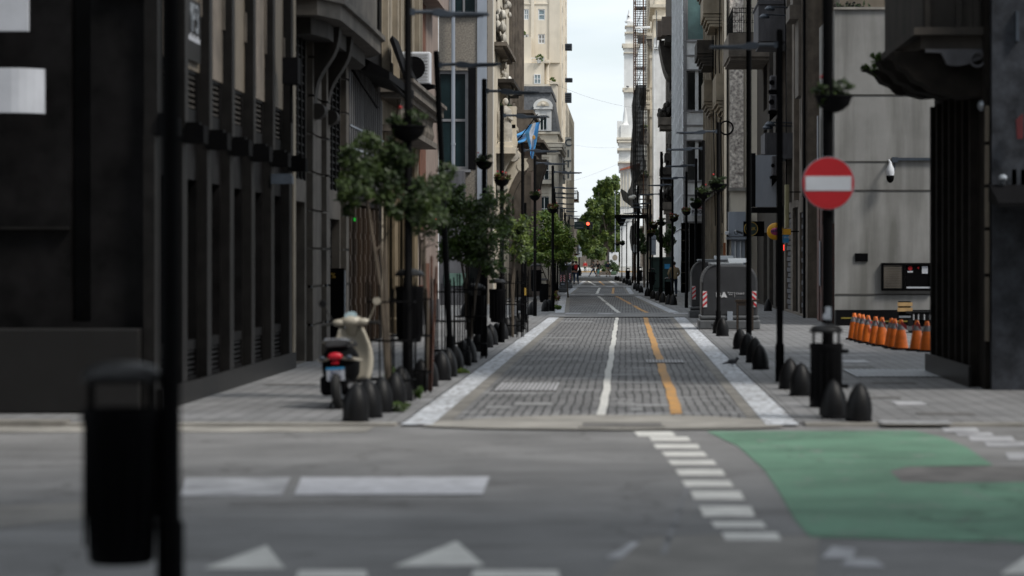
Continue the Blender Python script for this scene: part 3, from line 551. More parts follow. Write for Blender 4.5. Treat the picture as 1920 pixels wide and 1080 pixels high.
# shop name on the stone above, tall pale letters
mb = MB(); mb.box(XL+.005, XL+.06, 31.0, 32.0, GZ(115, 31.5), GZ(0, 31.5)); mb.build('name_panel', M['granite2'], B)
text('IP3', .5, (XL+.07, 31.5, GZ(38, 31.5)), (R(90), 0, R(90)), M['steel'], 'lettering', B)
mb = MB()
for k in range(7): mb.box(XL+.062, XL+.07, 31.1+k*.12, 31.17+k*.12, GZ(79, 31.5), GZ(70, 31.5)+(k % 2)*.03)
mb.build('lettering', M['sign_white'], B)
# projecting shop signs on the corner
for (a, t, b, q, lab) in ((-60, -30, 52, 58, 'upper white panel of the projecting sign on the granite corner'), (-60, 127, 75, 211, 'lower curved white projecting sign panel on the granite corner')):
    T = thing('projecting_sign', lab, 'sign', (GX(a, 28), 28, GZ(q, 28)), 'projecting signs at the corner')
    mb = MB(); n = 10
    for k in range(n):
        u0, u1 = k/n, (k+1)/n
        f = lambda u: 28.0+(.18*max(0, (u-.55)/.45)**2 if q > 100 else 0)
        xa, xb = GX(a, 28)+(GX(b, 28)-GX(a, 28))*u0, GX(a, 28)+(GX(b, 28)-GX(a, 28))*u1
        ya, yb = f(u0), f(u1); z0, z1 = GZ(q, 28), GZ(t, 28)
        mb._add([(xa, ya, z0), (xb, yb, z0), (xb, yb+.08, z0), (xa, ya+.08, z0), (xa, ya, z1), (xb, yb, z1), (xb, yb+.08, z1), (xa, ya+.08, z1)], [(0,3,2,1),(4,5,6,7),(0,1,5,4),(1,2,6,5),(2,3,7,6),(3,0,4,7)])
    mb.build('face', M['sign_white'], T)
    mb = MB(); mb.box(GX(-30, 28), GX(-10, 28), 28.1, 28.6, GZ(q, 28)+.1, GZ(q, 28)+.16); mb.build('bracket', M['black'], T)
# ---- ochre pier + L2 shuttered building -------------------------------------------------------------------
B = thing('stone_building', 'grimy beige stone building with black louvred shutters and a scroll bracketed balcony', 'building', (XL, 41, 0))
h2 = [(41.05, 43.0, 2.95, 5.35), (41.05, 42.9, .05, 2.6), (45.7, 48.2, 2.9, 5.0), (45.7, 48.1, .05, 2.4), (41.2, 43.0, 6.6, 9), (45.9, 48, 6.6, 9)]
body(B, XL, -1, 40.95, 48.9, 24, M['beige2'], h2, (), .3, 12)
mS = mapS(XL, -1)
mb = MB(); mbox(mb, mS, 40.62, 40.93, 0, 14, -.1, .1); mb.build('pier', M['ochre'], B)
for h in (h2[0], h2[2]):
    mb = MB(); n = 17
    for k in range(n):
        z = h[2]+(h[3]-h[2])*(k+.1)/n
        c = [mS(h[0], z, .02), mS(h[1], z, .02), mS(h[1], z+.075, .10), mS(h[0], z+.075, .10)]
        mb.quad(*c); c2 = [(x, y, zz-.02) for x, y, zz in c]; mb.quad(*c2); mb.quad(c[0], c[1], c2[1], c2[0])
    for k in range(5):
        u = h[0]+(h[1]-h[0])*k/4; mbox(mb, mS, u-.035, u+.035, h[2], h[3], .0, .06)
    mbox(mb, mS, h[0], h[1], h[2], h[3], .2, .22)
    mb.build('shutter', M['metal_dark'], B)
for h in (h2[1], h2[3]):
    mb = MB(); n = 14
    for k in range(n): z = h[2]+(h[3]-h[2])*k/n; mbox(mb, mS, h[0], h[1], z+.01, z+(h[3]-h[2])/n-.01, .14, .18)
    mbox(mb, mS, h[0], h[1], h[2], h[3], .19, .2); mb.build('roller_door', M['metal_dark'], B)
for h in h2[4:]: window(B, mS, h, .25, M['metal_dark'], M['glass'], (2, 2))
for (a, b, o) in ((43.15, 43.5, .1), (43.6, 44.8, .05), (44.95, 45.5, .12), (48.3, 48.75, .1)):
    mb = MB()
    for k in range(16): mbox(mb, mS, a, b, k*.62+.02, k*.62+.6, -o, .0)
    mb.build('rusticated_pilaster', M['beige2'], B)
# scroll brackets and bowed balcony
for yb in (43.3, 45.2):
    pts = []
    for k in range(13):
        t = k/12; z = 4.1+1.35*t; o = .1+.42*(1/(1+math.exp(-(t-.55)*9))); pts.append((o, z))
    for k in range(8):
        t = k/7*math.pi*1.1; pts.insert(0, (.16+.09*math.cos(-math.pi/2+t), 4.1+.09*math.sin(-math.pi/2+t)-.04)) if False else None
    outl = [(XL, 3.95), (XL+.2, 3.98), (XL+.24, 4.1)]+[(XL+o, z) for o, z in pts]+[(XL, 5.45)]
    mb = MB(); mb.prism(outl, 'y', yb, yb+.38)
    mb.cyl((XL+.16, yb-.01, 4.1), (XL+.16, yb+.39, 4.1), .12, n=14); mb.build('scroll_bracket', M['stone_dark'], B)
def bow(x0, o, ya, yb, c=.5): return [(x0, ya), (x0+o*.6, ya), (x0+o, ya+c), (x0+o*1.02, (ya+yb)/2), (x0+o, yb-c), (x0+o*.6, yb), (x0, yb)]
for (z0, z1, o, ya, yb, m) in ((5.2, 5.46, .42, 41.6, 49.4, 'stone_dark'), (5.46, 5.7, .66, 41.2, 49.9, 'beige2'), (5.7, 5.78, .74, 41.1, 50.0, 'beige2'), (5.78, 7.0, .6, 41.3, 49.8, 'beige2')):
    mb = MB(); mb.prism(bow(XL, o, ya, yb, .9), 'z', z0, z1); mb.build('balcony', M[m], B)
# ---- L3 grey sheet metal front with carved wood door ----------------------------------------------------
B = thing('shopfront_building', 'dark shop building clad in streaky grey corrugated metal above a carved wooden door', 'building', (XL, 49, 0))
body(B, XL, -1, 48.95, 56.4, 20, M['granite'], [(49.8, 55.8, .05, 2.75), (49.5, 55.9, 6.2, 9)], (), .3, 12)
mb = MB(); y = 49.2; k = 0
while y < 56.0:
    o = .04 if k % 2 else .07
    mbox(mb, mS, y, y+.2, 3.0, 5.7-(y-49.2)*.11, -o, .0); y += .2; k += 1
mb.build('corrugated_cladding', M['corr'], B)
for z in (3.3, 3.75, 4.15):
    mb = MB(); mbox(mb, mS, 49.2, 56.0, z, z+.035, -.085, -.07); mb.build('seam', M['lightgrey'], B)
mb = MB()
for k in range(7):
    y = 49.9+k*.95; mbox(mb, mS, y, y+.28, .05, 2.7, .0, .2)
    for j in range(5): mbox(mb, mS, y+.36, y+.86, .15+j*.5, .55+j*.5, .12, .2)
    for j in range(6): mbox(mb, mS, y+.06, y+.22, .1+j*.42, .4+j*.42, -.02, .0)
mbox(mb, mS, 49.85, 56, .05, 2.7, .2, .24); mb.build('carved_door', M['wood'], B)
window(B, mS, (49.5, 55.9, 6.2, 9), .25, M['metal_dark'], M['glass'], (4, 1))
mb = MB(); mb.cyl((XL+.02, 49.6, 5.3), (XL+.55, 49.6, 4.5), .025); mb.prism([(XL, 5.6), (XL+.75, 5.2), (XL+.75, 5.05), (XL, 5.3)], 'y', 49.8, 55.6)
mb.cyl((XL+.7, 49.8, 5.1), (XL+.7, 55.6, 4.9), .03); mb.build('rolled_awning', M['black_matt'], B)
mb = MB(); mb.box(XL+.04, XL+.07, 50.2, 50.3, GZ(414, 50), GZ(408, 50)); mb.build('indicator_light', M['led_g'], B)
for i, px in enumerate((747, 732)):
    Y = 56+i*3; mb = MB(); mb.prism([(XL+.2, 6.3-i*.3), (XL+.5, 5.5), (XL+.56, 5.5), (XL+.26, 6.4-i*.3)], 'y', Y, Y+1.6); mb.build('folded_awning', M['black_matt'], B)
# ---- L4 ochre pilastered building with balustrade --------------------------------------------------------
B = thing('pilastered_building', 'ochre pilastered building with projecting balustrade and gilded shop columns', 'building', (XL, 56.5, 0))
hh = [(57.3+i*3.1, 58.7+i*3.1, z0, z0+2.6) for i in range(3) for z0 in (6.3, 10)]+[(56.8, 66.0, .05, 4.4)]
body(B, XL, -1, 56.45, 66.4, 22, M['ochre'], hh, (), .3, 12)
for h in hh[:-1]: window(B, mS, h, .25, M['wood'], M['glass'], (2, 2))
for i, y in enumerate((56.6, 57.1, 59.0, 59.9, 62.1, 63.0, 65.2, 65.9)):
    mb = MB(); mbox(mb, mS, y, y+.3, 5.6, 14, -.12, .0); mbox(mb, mS, y-.04, y+.34, 5.6, 5.9, -.16, .0); mb.build('pilaster', M['ochre'], B)
cornice(B, mS, 56.5, 66.2, 5.1, ((0, .12, .5), (.12, .2, .62), (.32, .08, .7)), M['beige2'])
mb = MB(); balusters(mb, mS, 56.6, 66.1, 4.55, 5.1, -.35, .3, .08); mbox(mb, mS, 56.5, 66.1, 4.42, 4.55, -.5, -.0); mb.build('balustrade', M['beige2'], B)
for y in (56.9, 59.6, 62.4, 65.2): MB().lathe([(.14, 0), (.14, .3), (.1, .35), (.09, 3.9), (.14, 4.1), (.15, 4.35)], XL-.02, y, .05, 10).build('shop_column', M['gold'], B)
mb = MB(); mbox(mb, mS, 56.8, 66, .05, 4.4, .26, .3); mb.build('shop_window', M['glass'], B)
mb = MB()
for y in (57.8, 59.0, 61, 63.8): mbox(mb, mS, y, y+.07, .05, 4.0, .2, .26)
mb.build('shop_door_frame', M['gold'], B)
# AC unit on bracket
def ac(x0, x1, y0, y1, z0, z1, lab, s=1, m_='white_plastic'):
    T = thing('air_conditioner', lab, 'air conditioner', ((x0+x1)/2, (y0+y1)/2, z0), 'outdoor air conditioning units')
    mb = MB(); mb.box(x0, x1, y0, y1, z0, z1); mb.build('casing', M[m_], T, bevel=.03)
    mb = MB(); c = ((x0+x1)/2-.05*s, (z0+z1)/2); rr = min(x1-x0, z1-z0)*.4
    mb.cyl((c[0], y0-.012, c[1]), (c[0], y0-.004, c[1]), rr, rr, 20)
    for k in range(9): z = z0+.08+(z1-z0-.16)*k/8; mb.box(x0+.06, x1-.06, y0-.02, y0-.013, z, z+.012)
    mb.build('fan_grille', M['black_matt'], T)
    mb = MB(); mb.box(x0-.05, x1+.08, y0-.02, y1+.02, z0-.09, z0-.01); mb.build('shelf', M['black'], T); mb = MB(); mb.prism([(x0, z0-.09), (x1+.05, z0-.09), (x0, z0-.35)], 'y', (y0+y1)/2-.02, (y0+y1)/2+.02); mb.build('bracket', M['black'], T)
    return T
ac(XL+.01, XL+.68, 61.2, 61.6, 5.72, 6.46, 'white air conditioner on a black bracket above the balustrade')
# ---- L5 rust and pink building --------------------------------------------------------------------------
B = thing('pink_building', 'narrow building with a rust red strip and a smooth pink plaster pier', 'building', (XL, 66.5, 0))
body(B, XL, -1, 66.45, 73.5, 17, M['pink'], [(66.6, 68.4, .6, 2.2)], (), .2, 12)
mb = MB(); mbox(mb, mS, 66.5, 68.5, 2.4, 8.2, -.03, .0); mb.build('rust_panel', M['rust'], B)
mb = MB(); mbox(mb, mS, 66.3, 71, 8.2, 9.4, -.45, .0); mb.build('overhang', M['pink'], B)
mb = MB(); mbox(mb, mS, 66.5, 73.4, .03, .62, -.05, .0); mb.build('base_panel', M['boards'], B)
mb = MB(); mbox(mb, mS, 66.5, 69.5, .64, 1.05, -.05, .0); mbox(mb, mS, 68.6, 69.6, .64, 1.6, -.04, .0); mb.build('brown_panel', M['rust'], B)
mb = MB(); mb.box(XL-.02, XL+.01, 73.35, 73.55, 0, 16.9); mb.build('corner_strip', M['spandrel'], B)
window(B, mS, (66.6, 68.4, .9, 2.2), .18, M['metal_dark'], M['glass'])
# LED ticker
T = thing('ticker_sign', 'small black LED ticker sign glowing with red and blue dots beside the pink pier', 'sign', (XL+.25, 66, 2.5))
mb = MB(); mb.box(XL+.02, XL+.5, 66.0, 66.08, 2.55, 2.86); mb.build('case', M['black'], T)
rn = random.Random(3)
for nm, m_, cnt in (('red_dots', 'led_r', 14), ('blue_dots', 'led_b', 16), ('orange_dots', 'led_o', 16)):
    mb = MB()
    for _ in range(cnt):
        x = XL+.04+rn.random()*.43; z = 2.57+rn.random()*(.27 if m_ != 'led_b' else .1); s_ = .008; mb.box(x-s_, x+s_, 65.985, 65.999, z-s_, z+s_)
    mb.build(nm, M[m_], T)
# ---- L6 set-back granite block, side wall faces us --------------------------------------------------------
Y6 = 100.0
def X6(px): return GX(px, Y6)
def Z6(py): return GZ(py, Y6)
B = thing('panel_building', 'grey office building with speckled stone spandrels and tall metal framed windows', 'building', (XL, Y6, 0))
hF = [(X6(818), X6(895), Z6(27), 12.3), (X6(818), X6(878), Z6(318), Z6(132)), (X6(830), X6(905), .1, Z6(430))]
body(B, XL, -1, Y6, 103.6, 12.6, M['stucco'], (), hF, .3, 9)
mF = mapF(Y6)
window(B, mF, hF[0], .22, M['grey_frame'], M['glass_teal'], (3, 1), .1)
window(B, mF, hF[1], .22, M['grey_frame'], M['glass_teal'], (2, 2), .12)
window(B, mF, hF[2], .22, M['metal_dark'], M['glass'], (3, 1), .05, name='shop_window')
mb = MB(); mbox(mb, mF, X6(895), X6(913), 3.2, 12.5, -.06, .0); mb.build('corner_pilaster', M['lightgrey'], B)
mb = MB(); mbox(mb, mF, X6(818), X6(899), Z6(30), Z6(27), -.12, .0); mbox(mb, mF, X6(818), X6(883), Z6(323), Z6(318), -.12, .0); mb.build('sill', M['grey_frame'], B)
mb = MB(); mbox(mb, mF, X6(878), X6(892), Z6(318), Z6(125), -.02, .0); mb.build('dark_reveal', M['black_matt'], B)
mb = MB(); mb.box(X6(822), X6(874), 98.6, 99.6, .03, Z6(323)); mb.build('grey_annex', M['boards'], B)
mb = MB(); mb.box(X6(838), X6(880), 98.55, 98.6, Z6(535), Z6(512)); mb.build('teal_band', M['pale_green'], B)
mb = MB(); mb.cyl((X6(851), 99.7, Z6(326)), (X6(851), 99.7, 12.5), .07, n=10)
for z in (6, 9, 12): mb.cyl((X6(851), 99.7, z), (X6(851), 99.7, z+.08), .09, n=10)
mb.build('rain_pipe', M['lightgrey'], B, smooth=True)
mb = MB(); mbox(mb, mF, X6(828), X6(913), Z6(428), Z6(418), -.3, .0); mb.build('canopy', M['granite'], B)
# ---- L7 statuary building --------------------------------------------------------------------------------
B = thing('statuary_building', 'pale ornate building with statue, scroll consoles and carved pediment ornaments', 'building', (XL, 104, 0))
hs = [(106+i*4, 107.6+i*4, z0, z0+2.6) for i in range(3) for z0 in (2.2, 9.6)]
body(B, XL, -1, 104, 118, 14.2, M['cream2'], hs, (), .3, 10)
for h in hs: window(B, mS, h, .25, M['wood'], M['glass'], (2, 2))
mb = MB(); mb.box(GX(916, 103.9), GX(925, 103.9), 103.86, 103.99, 0, 14.2); mb.build('corner_strip', M['white_wall'], B)
def ornament(mb, y, z, s, seed):
    rn = random.Random(seed)
    for _ in range(14): mb.ell((XL+rn.uniform(.0, .28)*s, y+rn.uniform(-.6, .6)*s, z+rn.uniform(-.7, .7)*s), .13*s*rn.uniform(.6, 1.3), .2*s, .2*s*rn.uniform(.5, 1.4), 8, 6)
for i, (y, zp, s) in enumerate(((107, 10.9, 1.0), (110, 9.4, .9), (110.5, 7.0+2.0, .8), (112, 12.6, 1.0))):
    mb = MB(); ornament(mb, y, zp, s, i); mb.build('carved_ornament', M['statue'], B, smooth=True)
cornice(B, mS, 105, 113, 10.0-.0, ((0, .12, .35), (.12, .15, .5)), M['stone_brown'])
cornice(B, mS, 108, 116, 9.0-.25, ((0, .12, .5), (.12, .15, .65)), M['stone_dark'])
for (y, z0, z1, o, m_) in ((107, 4.4, 6.2, .75, 'statue'), (110, 3.6, 5.9, 1.0, 'cream2'), (113, 3.2, 6.0, 1.2, 'stone_brown')):
    pts = [(XL, z0)]
    for k in range(12): t = k/11; pts.append((XL+.12+o*t**1.8, z0+(z1-z0)*t))
    pts.append((XL, z1)); mb = MB(); mb.prism(pts, 'y', y, y+.6)
    mb.cyl((XL+.2, y-.02, z0+.2), (XL+.2, y+.62, z0+.2), .22, n=12); mb.cyl((XL+o-.1, y-.02, z1-.3), (XL+o-.1, y+.62, z1-.3), .24, n=12)
    mb.build('scroll_console', M[m_], B)
mb = MB()
mb.box(XL, XL+.75, 106.2, 112.4, 5.95, 6.2); mb.box(XL, XL+.65, 106.3, 112.3, 6.2, 6.35); mb.build('balcony_slab', M['cream2'], B)
mb = MB(); balusters(mb, mS, 109.4, 112, 6.35, 7.1, -.55, .3, .09); mbox(mb, mS, 109.2, 112.2, 7.1, 7.25, -.65, -.4); mbox(mb, mS, 109.2, 109.6, 6.35, 8.0, -.68, -.3); mb.build('balustrade', M['cream2'], B)
# statue (standing draped figure)
T = thing('statue', 'pale stone draped figure standing on the balcony ledge', 'statue', (XL+.32, 107, 6.35))
mb = MB(); z = 6.35
mb.lathe([(.3, 0), (.3, .1), (.26, .12), (.3, .4), (.27, .8), (.22, 1.0), (.27, 1.2), (.25, 1.38), (.1, 1.5), (.075, 1.55)], XL+.32, 107, z, 14, 1, .8)
mb.ell((XL+.34, 107, z+1.7), .12, .12, .16, 10, 8); mb.ell((XL+.12, 106.95, z+.75), .14, .16, .65, 10, 8)
mb.cyl((XL+.5, 107, z+1.3), (XL+.6, 106.9, z+.95), .07, .06, 8); mb.cyl((XL+.6, 106.9, z+.95), (XL+.42, 106.75, z+1.1), .055, .045, 8)
for k in range(7): a = k*.9; mb.cyl((XL+.32+.24*math.cos(a), 107+.2*math.sin(a), z+.05), (XL+.32+.18*math.cos(a+.3), 107+.15*math.sin(a+.3), z+1.2), .05, .03, 6)
mb.build('figure', M['statue'], T, smooth=True)
mb = MB(); mb.box(XL+.05, XL+.62, 106.72, 107.28, 6.351, 6.42); mb.build('base', M['cream2'], T)
# globe lamp and topiary on the balcony
T = thing('globe_lamp', 'dark iron balcony lamp with a cluster of white globes', 'lamp', (XL+.25, 111, 7.26))
xg = GX(953, 111)
mb = MB(); mb.lathe([(.16, 0), (.1, .15), (.05, .3), (.05, 1.2), (.1, 1.3), (.05, 1.4), (.12, 1.75)], xg, 111, 7.26, 10)
for a in (0, 1.6, 3.1): mb.cyl((xg, 111, 8.6), (xg+.16*math.cos(a+.2), 111+.16*math.sin(a), 8.95), .03, .02, 6)
mb.build('stem', M['topiary_pot'], T, smooth=True)
for (dx, dy, dz, r_) in ((0, 0, 9.22, .15), (-.02, -.2, 9.0, .16), (.15, .1, 8.85, .13), (.13, -.1, 8.65, .12)):
    mb = MB(); mb.ell((xg+dx, 111+dy, dz), r_, r_, r_, 16, 10); mb.build('globe', M['globe'], T, smooth=True)
T = thing('topiary', 'round clipped green bush in a pot behind the statue', 'plant', (GX(943, 109.6), 109.6, 7.26))
mb = MB(); mb.leaves((GX(943, 109.8), 109.8, 7.95), (.42, .42, .42), 900, .06, 16); mb.build('foliage', [M['leafD'], M['leafA']], T)
mb = MB(); mb.lathe([(.14, 0), (.2, .35)], GX(943, 109.6), 109.6, 7.26, 10); mb.build('pot', M['topiary_pot'], T)
# ---- L8 brown pilastered building and its projecting ground storeys --------------------------------------
B = thing('brown_building', 'tall brown grey building of fluted pilasters with a projecting lower block', 'building', (XL, 118, 0))
body(B, XL, -1, 118.05, 131, 15.6, M['stone_brown'], [(119.5+i*3.2, 121+i*3.2, z0, z0+2.4) for i in range(3) for z0 in (9, 12.6)], (), .3, 10)
for i in range(3):
    for z0 in (9, 12.6): window(B, mS, (119.5+i*3.2, 121+i*3.2, z0, z0+2.4), .25, M['metal_dark'], M['glass'], (2, 2))
for i, y in enumerate((118.3, 121.6, 124.8, 127.8, 130.4)):
    mb = MB(); mbox(mb, mS, y, y+.45, 8.9, 15.5, -.12, .0); mbox(mb, mS, y+.12, y+.33, 8.9, 15.5, -.18, -.12); mb.build('pilaster', M['stone_brown'], B)
mb = MB(); mb.box(-6, -4.12, 121.5, 131.0, 0, 6.9); mb.build('lower_block', M['pink'], B)
mb = MB()
for z, o in ((6.3, .1), (6.9, .25), (7.05, .4), (7.2, .2)): mb.box(-6, -4.12+o, 121.5-o, 131.2, z, z+.13)
mb.box(-6, -4.3, 121.5, 131, 7.33, 8.4); mb.box(-6, -4.2, 121.4, 131.1, 8.4, 8.55); mb.build('cornice', M['stone_brown'], B)
mb = MB(); mb.box(-5.1, -4.3, 121.38, 121.49, 3.3, 5.7); mb.box(-5.5, -4.25, 121.4, 121.49, .1, 2.5); mb.build('panel', M['stone_brown'], B)
mb = MB(); pts = [(-4.12, 4.9), (-3.95, 5.0), (-3.85, 5.5), (-3.65, 6.0), (-3.6, 6.3), (-4.12, 6.3)]; mb.prism(pts, 'y', 121.6, 122.1); mb.prism(pts, 'y', 124, 124.5); mb.build('scroll_bracket', M['stone_dark'], B)
mb = MB(); mb.box(-5.6, -4.6, 121.2, 121.38, 2.6, 3.25); mb.build('dark_fascia', M['black_matt'], B)
# ---- low block, far left
B = thing('low_building', 'low dark shop block behind the leafy street trees on the left', 'building', (-6.3, 134, 0))
hl = [(136+i*6, 140+i*6, .2, 2.8) for i in range(7)]
body(B, -6.3, -1, 134, 182, 5.2, M['stone_brown'], hl, (), .25, 8)
for h in hl: window(B, mapS(-6.3, -1), h, .2, M['metal_dark'], M['glass'], (3, 1))
# ---- L9 mansard corner building --------------------------------------------------------------------------
Y9 = 185.0
X9 = lambda p: GX(p, Y9); Z9 = lambda p: GZ(p, Y9)
B = thing('mansard_building', 'cream corner building with slate mansard roof, arched dormer and small balcony', 'building', (X9(1047), Y9, 0))
hF = [(X9(1011), X9(1030), Z9(338), Z9(300)), (X9(1010), X9(1031), Z9(415), Z9(368)), (X9(985), X9(1000), Z9(338), Z9(300)), (X9(985), X9(1000), Z9(415), Z9(368))]
hS = [(187.5+i*4, 189+i*4, z0, z0+2.2) for i in range(3) for z0 in (2.5, 6.0)]
body(B, X9(1047), -1, Y9, 197.5, Z9(272), M['cream2'], hS, hF, .3, 9)
for h in hF: window(B, mapF(Y9), h, .22, M['white_frame'], M['glass_teal'], (2, 2), .07)
for h in hS: window(B, mapS(X9(1047), -1), h, .25, M['white_frame'], M['glass_teal'], (2, 2), .07)
mb = MB(); mF9 = mapF(Y9)
for (z, h, o) in ((Z9(288), .12, .12), (Z9(281), .14, .25), (Z9(276), .22, .3), (Z9(269), .08, .25)): mb.box(X9(1047)-9, X9(1047)+o, Y9-o, 197.6, z, z+h)
mb.build('cornice', M['cream2'], B)
mb = MB(); mb.box(X9(980)-3, X9(1046), Y9+.1, 197.4, Z9(269)+.05, Z9(250)); mb.box(X9(980)-3, X9(1049), Y9-.08, 197.5, Z9(251), Z9(247)); mb.build('attic', M['cream2'], B)
mb = MB(); x1a, x1b = X9(1046), X9(1033); z0, z1 = Z9(247), Z9(172)
mb._add([(X9(980)-3, Y9, z0), (x1a, Y9, z0), (x1a, 197.4, z0), (X9(980)-3, 197.4, z0), (X9(980)-3, Y9+.6, z1), (x1b, Y9+.6, z1), (x1b, 197.0, z1), (X9(980)-3, 197.0, z1)], [(0,3,2,1),(4,5,6,7),(0,1,5,4),(1,2,6,5),(2,3,7,6),(3,0,4,7)])
mb.build('mansard_roof', M['slate'], B)
mb = MB(); mb.box(X9(980)-3, X9(1035), Y9+.4, 197.1, z1-.02, z1+.16); mb.box(X9(980)-3, X9(1033), Y9+.5, 197, z1+.16, z1+.42); mb.build('roof_rim', M['slate'], B)
mb = MB(); mb.box(X9(980)-3, X9(1028), Y9+1.2, 196, z1+.42, z1+.6); mb.build('roof_terrace', M['cream2'], B)
D = MB(); D.box(X9(1003), X9(1012), Y9-.15, Y9+1, Z9(247)+.06, Z9(204)); D.box(X9(1026), X9(1034), Y9-.15, Y9+1, Z9(247)+.06, Z9(204)); D.box(X9(1012), X9(1026), Y9-.1, Y9+1, Z9(216), Z9(204)); D.box(X9(1001), X9(1036), Y9-.25, Y9+1, Z9(205), Z9(200))
arc = [(X9(1000)+(X9(1037)-X9(1000))*(.5-.5*math.cos(math.pi*k/12)), Z9(200)+.55*math.sin(math.pi*k/12)) for k in range(13)]
D.prism(arc, 'y', Y9-.25, Y9+.9)
dorm = D.build('dormer', M['white_wall'], B)
mb = MB(); a2 = [(X9(1007)+(X9(1030)-X9(1007))*(.5-.5*math.cos(math.pi*k/10)), Z9(199)+.36*math.sin(math.pi*k/10)) for k in range(11)]
mb.prism(a2, 'y', Y9-.29, Y9-.252); mb.ell((X9(1019), Y9-.3, Z9(196)), .16, .08, .14, 8, 6); mb.build('carving', M['cream2'], dorm)
window(B, mapF(Y9-.12), (X9(1012), X9(1026), Z9(247)+.07, Z9(217)), .1, M['white_frame'], M['glass_teal'], (2, 1), .06, name='dormer_window')
mb = MB(); mb.box(X9(1000), X9(1036), Y9-.7, Y9, Z9(345), Z9(338)); mb.prism([(Y9, Z9(352)), (Y9-.6, Z9(345)), (Y9, Z9(345))], 'x', X9(1008), X9(1011)); mb.prism([(Y9, Z9(352)), (Y9-.6, Z9(345)), (Y9, Z9(345))], 'x', X9(1028), X9(1031)); bl = mb.build('balcony', M['cream2'], B)
mb = MB(); railing(mb, mapF(Y9), X9(1000), X9(1036), Z9(338), Z9(322), -.65, .1, .012); mb.build('railing', M['black'], bl)
mb = MB()
for p in (1005, 1033, 1040): mb.box(X9(p)-.14, X9(p)+.14, Y9-.1, Y9-.002, 0, Z9(292))
mb.build('pilasters', M['cream2'], B)
mb = MB(); mb.box(X9(1003), X9(1034), Y9-.06, Y9-.003, Z9(295), Z9(290)); mb.box(X9(1000), X9(1046), Y9-.09, Y9-.003, Z9(362), Z9(358)); mb.build('string_course', M['cream2'], B)
for i, (zb, y0) in enumerate(((8.1, 188), (8.1, 192.5), (4.6, 189), (4.6, 193.5))):
    xb = X9(1047); mb = MB(); mb.box(xb, xb+.2, y0, y0+2.6, zb-.2, zb); bl = mb.build('balcony', M['cream2'], B)
    mb = MB(); railing(mb, mapS(xb, -1), y0, y0+2.6, zb, zb+.9, -.18, .14, .012); railing(mb, mapF(y0), xb, xb+.18, zb, zb+.9, 0, .1, .012); mb.build('railing', M['white_frame'] if i == 0 else M['black'], bl)
# ---- L10 cream tower -------------------------------------------------------------------------------------
YT = 200.0
XT = lambda p: GX(p, YT); ZT = lambda p: GZ(p, YT)
B = thing('cream_tower', 'tall cream apartment tower with small white windows and terraces against the sky', 'tower', (XT(1050), YT, 0))
hF = []
for a, b, t, q in ((1009, 1022, 17, 38), (1009, 1022, 64, 82), (1009, 1021, 107, 117), (982, 991.5, 17, 37), (982, 991, 64, 82)): hF.append((XT(a), XT(b), ZT(q), ZT(t)))
for k in range(1, 3): hF += [(XT(1009), XT(1022), ZT(38-47*k), ZT(17-47*k)), (XT(982), XT(991.5), ZT(37-47*k), ZT(17-47*k))]
hS = [(u, u+1.4, ZT(y)-1.0, ZT(y)+.9) for u in (203, 208, 213.5, 219) for y in range(-60, 240, 37) if ZT(y)+.9 < 26.8]
body(B, XT(1050), -1, YT, 224, 27, M['cream'], hS, hF, .25, 14)
for i, h in enumerate(hF): window(B, mapF(YT), h, .12, M['white_frame'], M['glass_blue'] if i % 3 != 1 else M['curtain'], (2 if i % 2 else 1, 2), .08, sill=None)
for i, h in enumerate(hS): window(B, mapS(XT(1050), -1), h, .2, M['white_frame'], M['glass_teal'], (2, 1), .08)
mb = MB()
for a, b in ((996, 1002), (1030, 1050)): mb.box(XT(a), XT(b), YT-.12, YT-.002, ZT(118), 27)
for y in (7, -40): mb.box(XT(980)-3, XT(1028), YT-.06, YT-.003, ZT(y)-.05, ZT(y)+.05)
mb.build('wall_pier', M['cream'], B)
mb = MB(); mb.box(XT(1050), XT(1050)+.12, YT+.2, YT+1.2, 0, 27); mb.box(XT(1050), XT(1050)+.1, 211, 212, 0, 27); mb.build('pilaster', M['cream'], B)
TT = MB(); TT.box(XT(960), XT(1022), YT-2.2, YT-.15, 0, ZT(122)); TT.lathe([(.17, 0), (.17, 1.9), (.22, 1.95), (.22, 2.1)], XT(1026), YT-1.2, ZT(167), 14); TT.box(XT(1018), XT(1031), YT-2.2, YT-.2, ZT(122), ZT(119)); TT.box(XT(960), XT(1030), YT-2.2, YT-.2, ZT(400), ZT(167))
tw = TT.build('terrace_block', M['cream'], B)
mb = MB(); mb.box(XT(960), XT(997), YT-1.6, YT-.16, ZT(122), ZT(73)); mb.build('upper_terrace_block', M['cream'], B)
mb = MB(); railing(mb, mapF(YT-2.15), XT(998), XT(1022), ZT(119), ZT(112), 0, .4, .015); mb.build('railing', M['white_frame'], B)
window(B, mapF(YT-2.26), (XT(1003), XT(1016), ZT(161), ZT(143)), .08, M['white_frame'], M['glass_blue'], (2, 2), .07)
for (px, p_y, r_) in ((1013, 112, .34), (1037, 153, .24), (1040, 156, .16), (985, 68, .22)):
    T = thing('rooftop_plant', {1013: 'bushy green plant spilling over the tower terrace edge', 1037: 'larger round green shrub in the planter beside the slate roof', 1040: 'smaller green shrub in the planter beside the slate roof', 985: 'green plant on the highest terrace of the cream tower'}[px], 'plant', (XT(px), YT-2.3, ZT(p_y)-r_), 'plants on the tower terraces')
    mb = MB(); mb.leaves((XT(px), YT-2.3, ZT(p_y)), (r_, r_, r_), 260, .06, 10); mb.build('foliage', [M['leafC'], M['leafD']], T)
    mb = MB(); mb.lathe([(r_*.4, -r_*1.3), (r_*.6, -r_*.55)], XT(px), YT-2.3, ZT(p_y), 10); mb.build('planter', M['white_wall'], T)
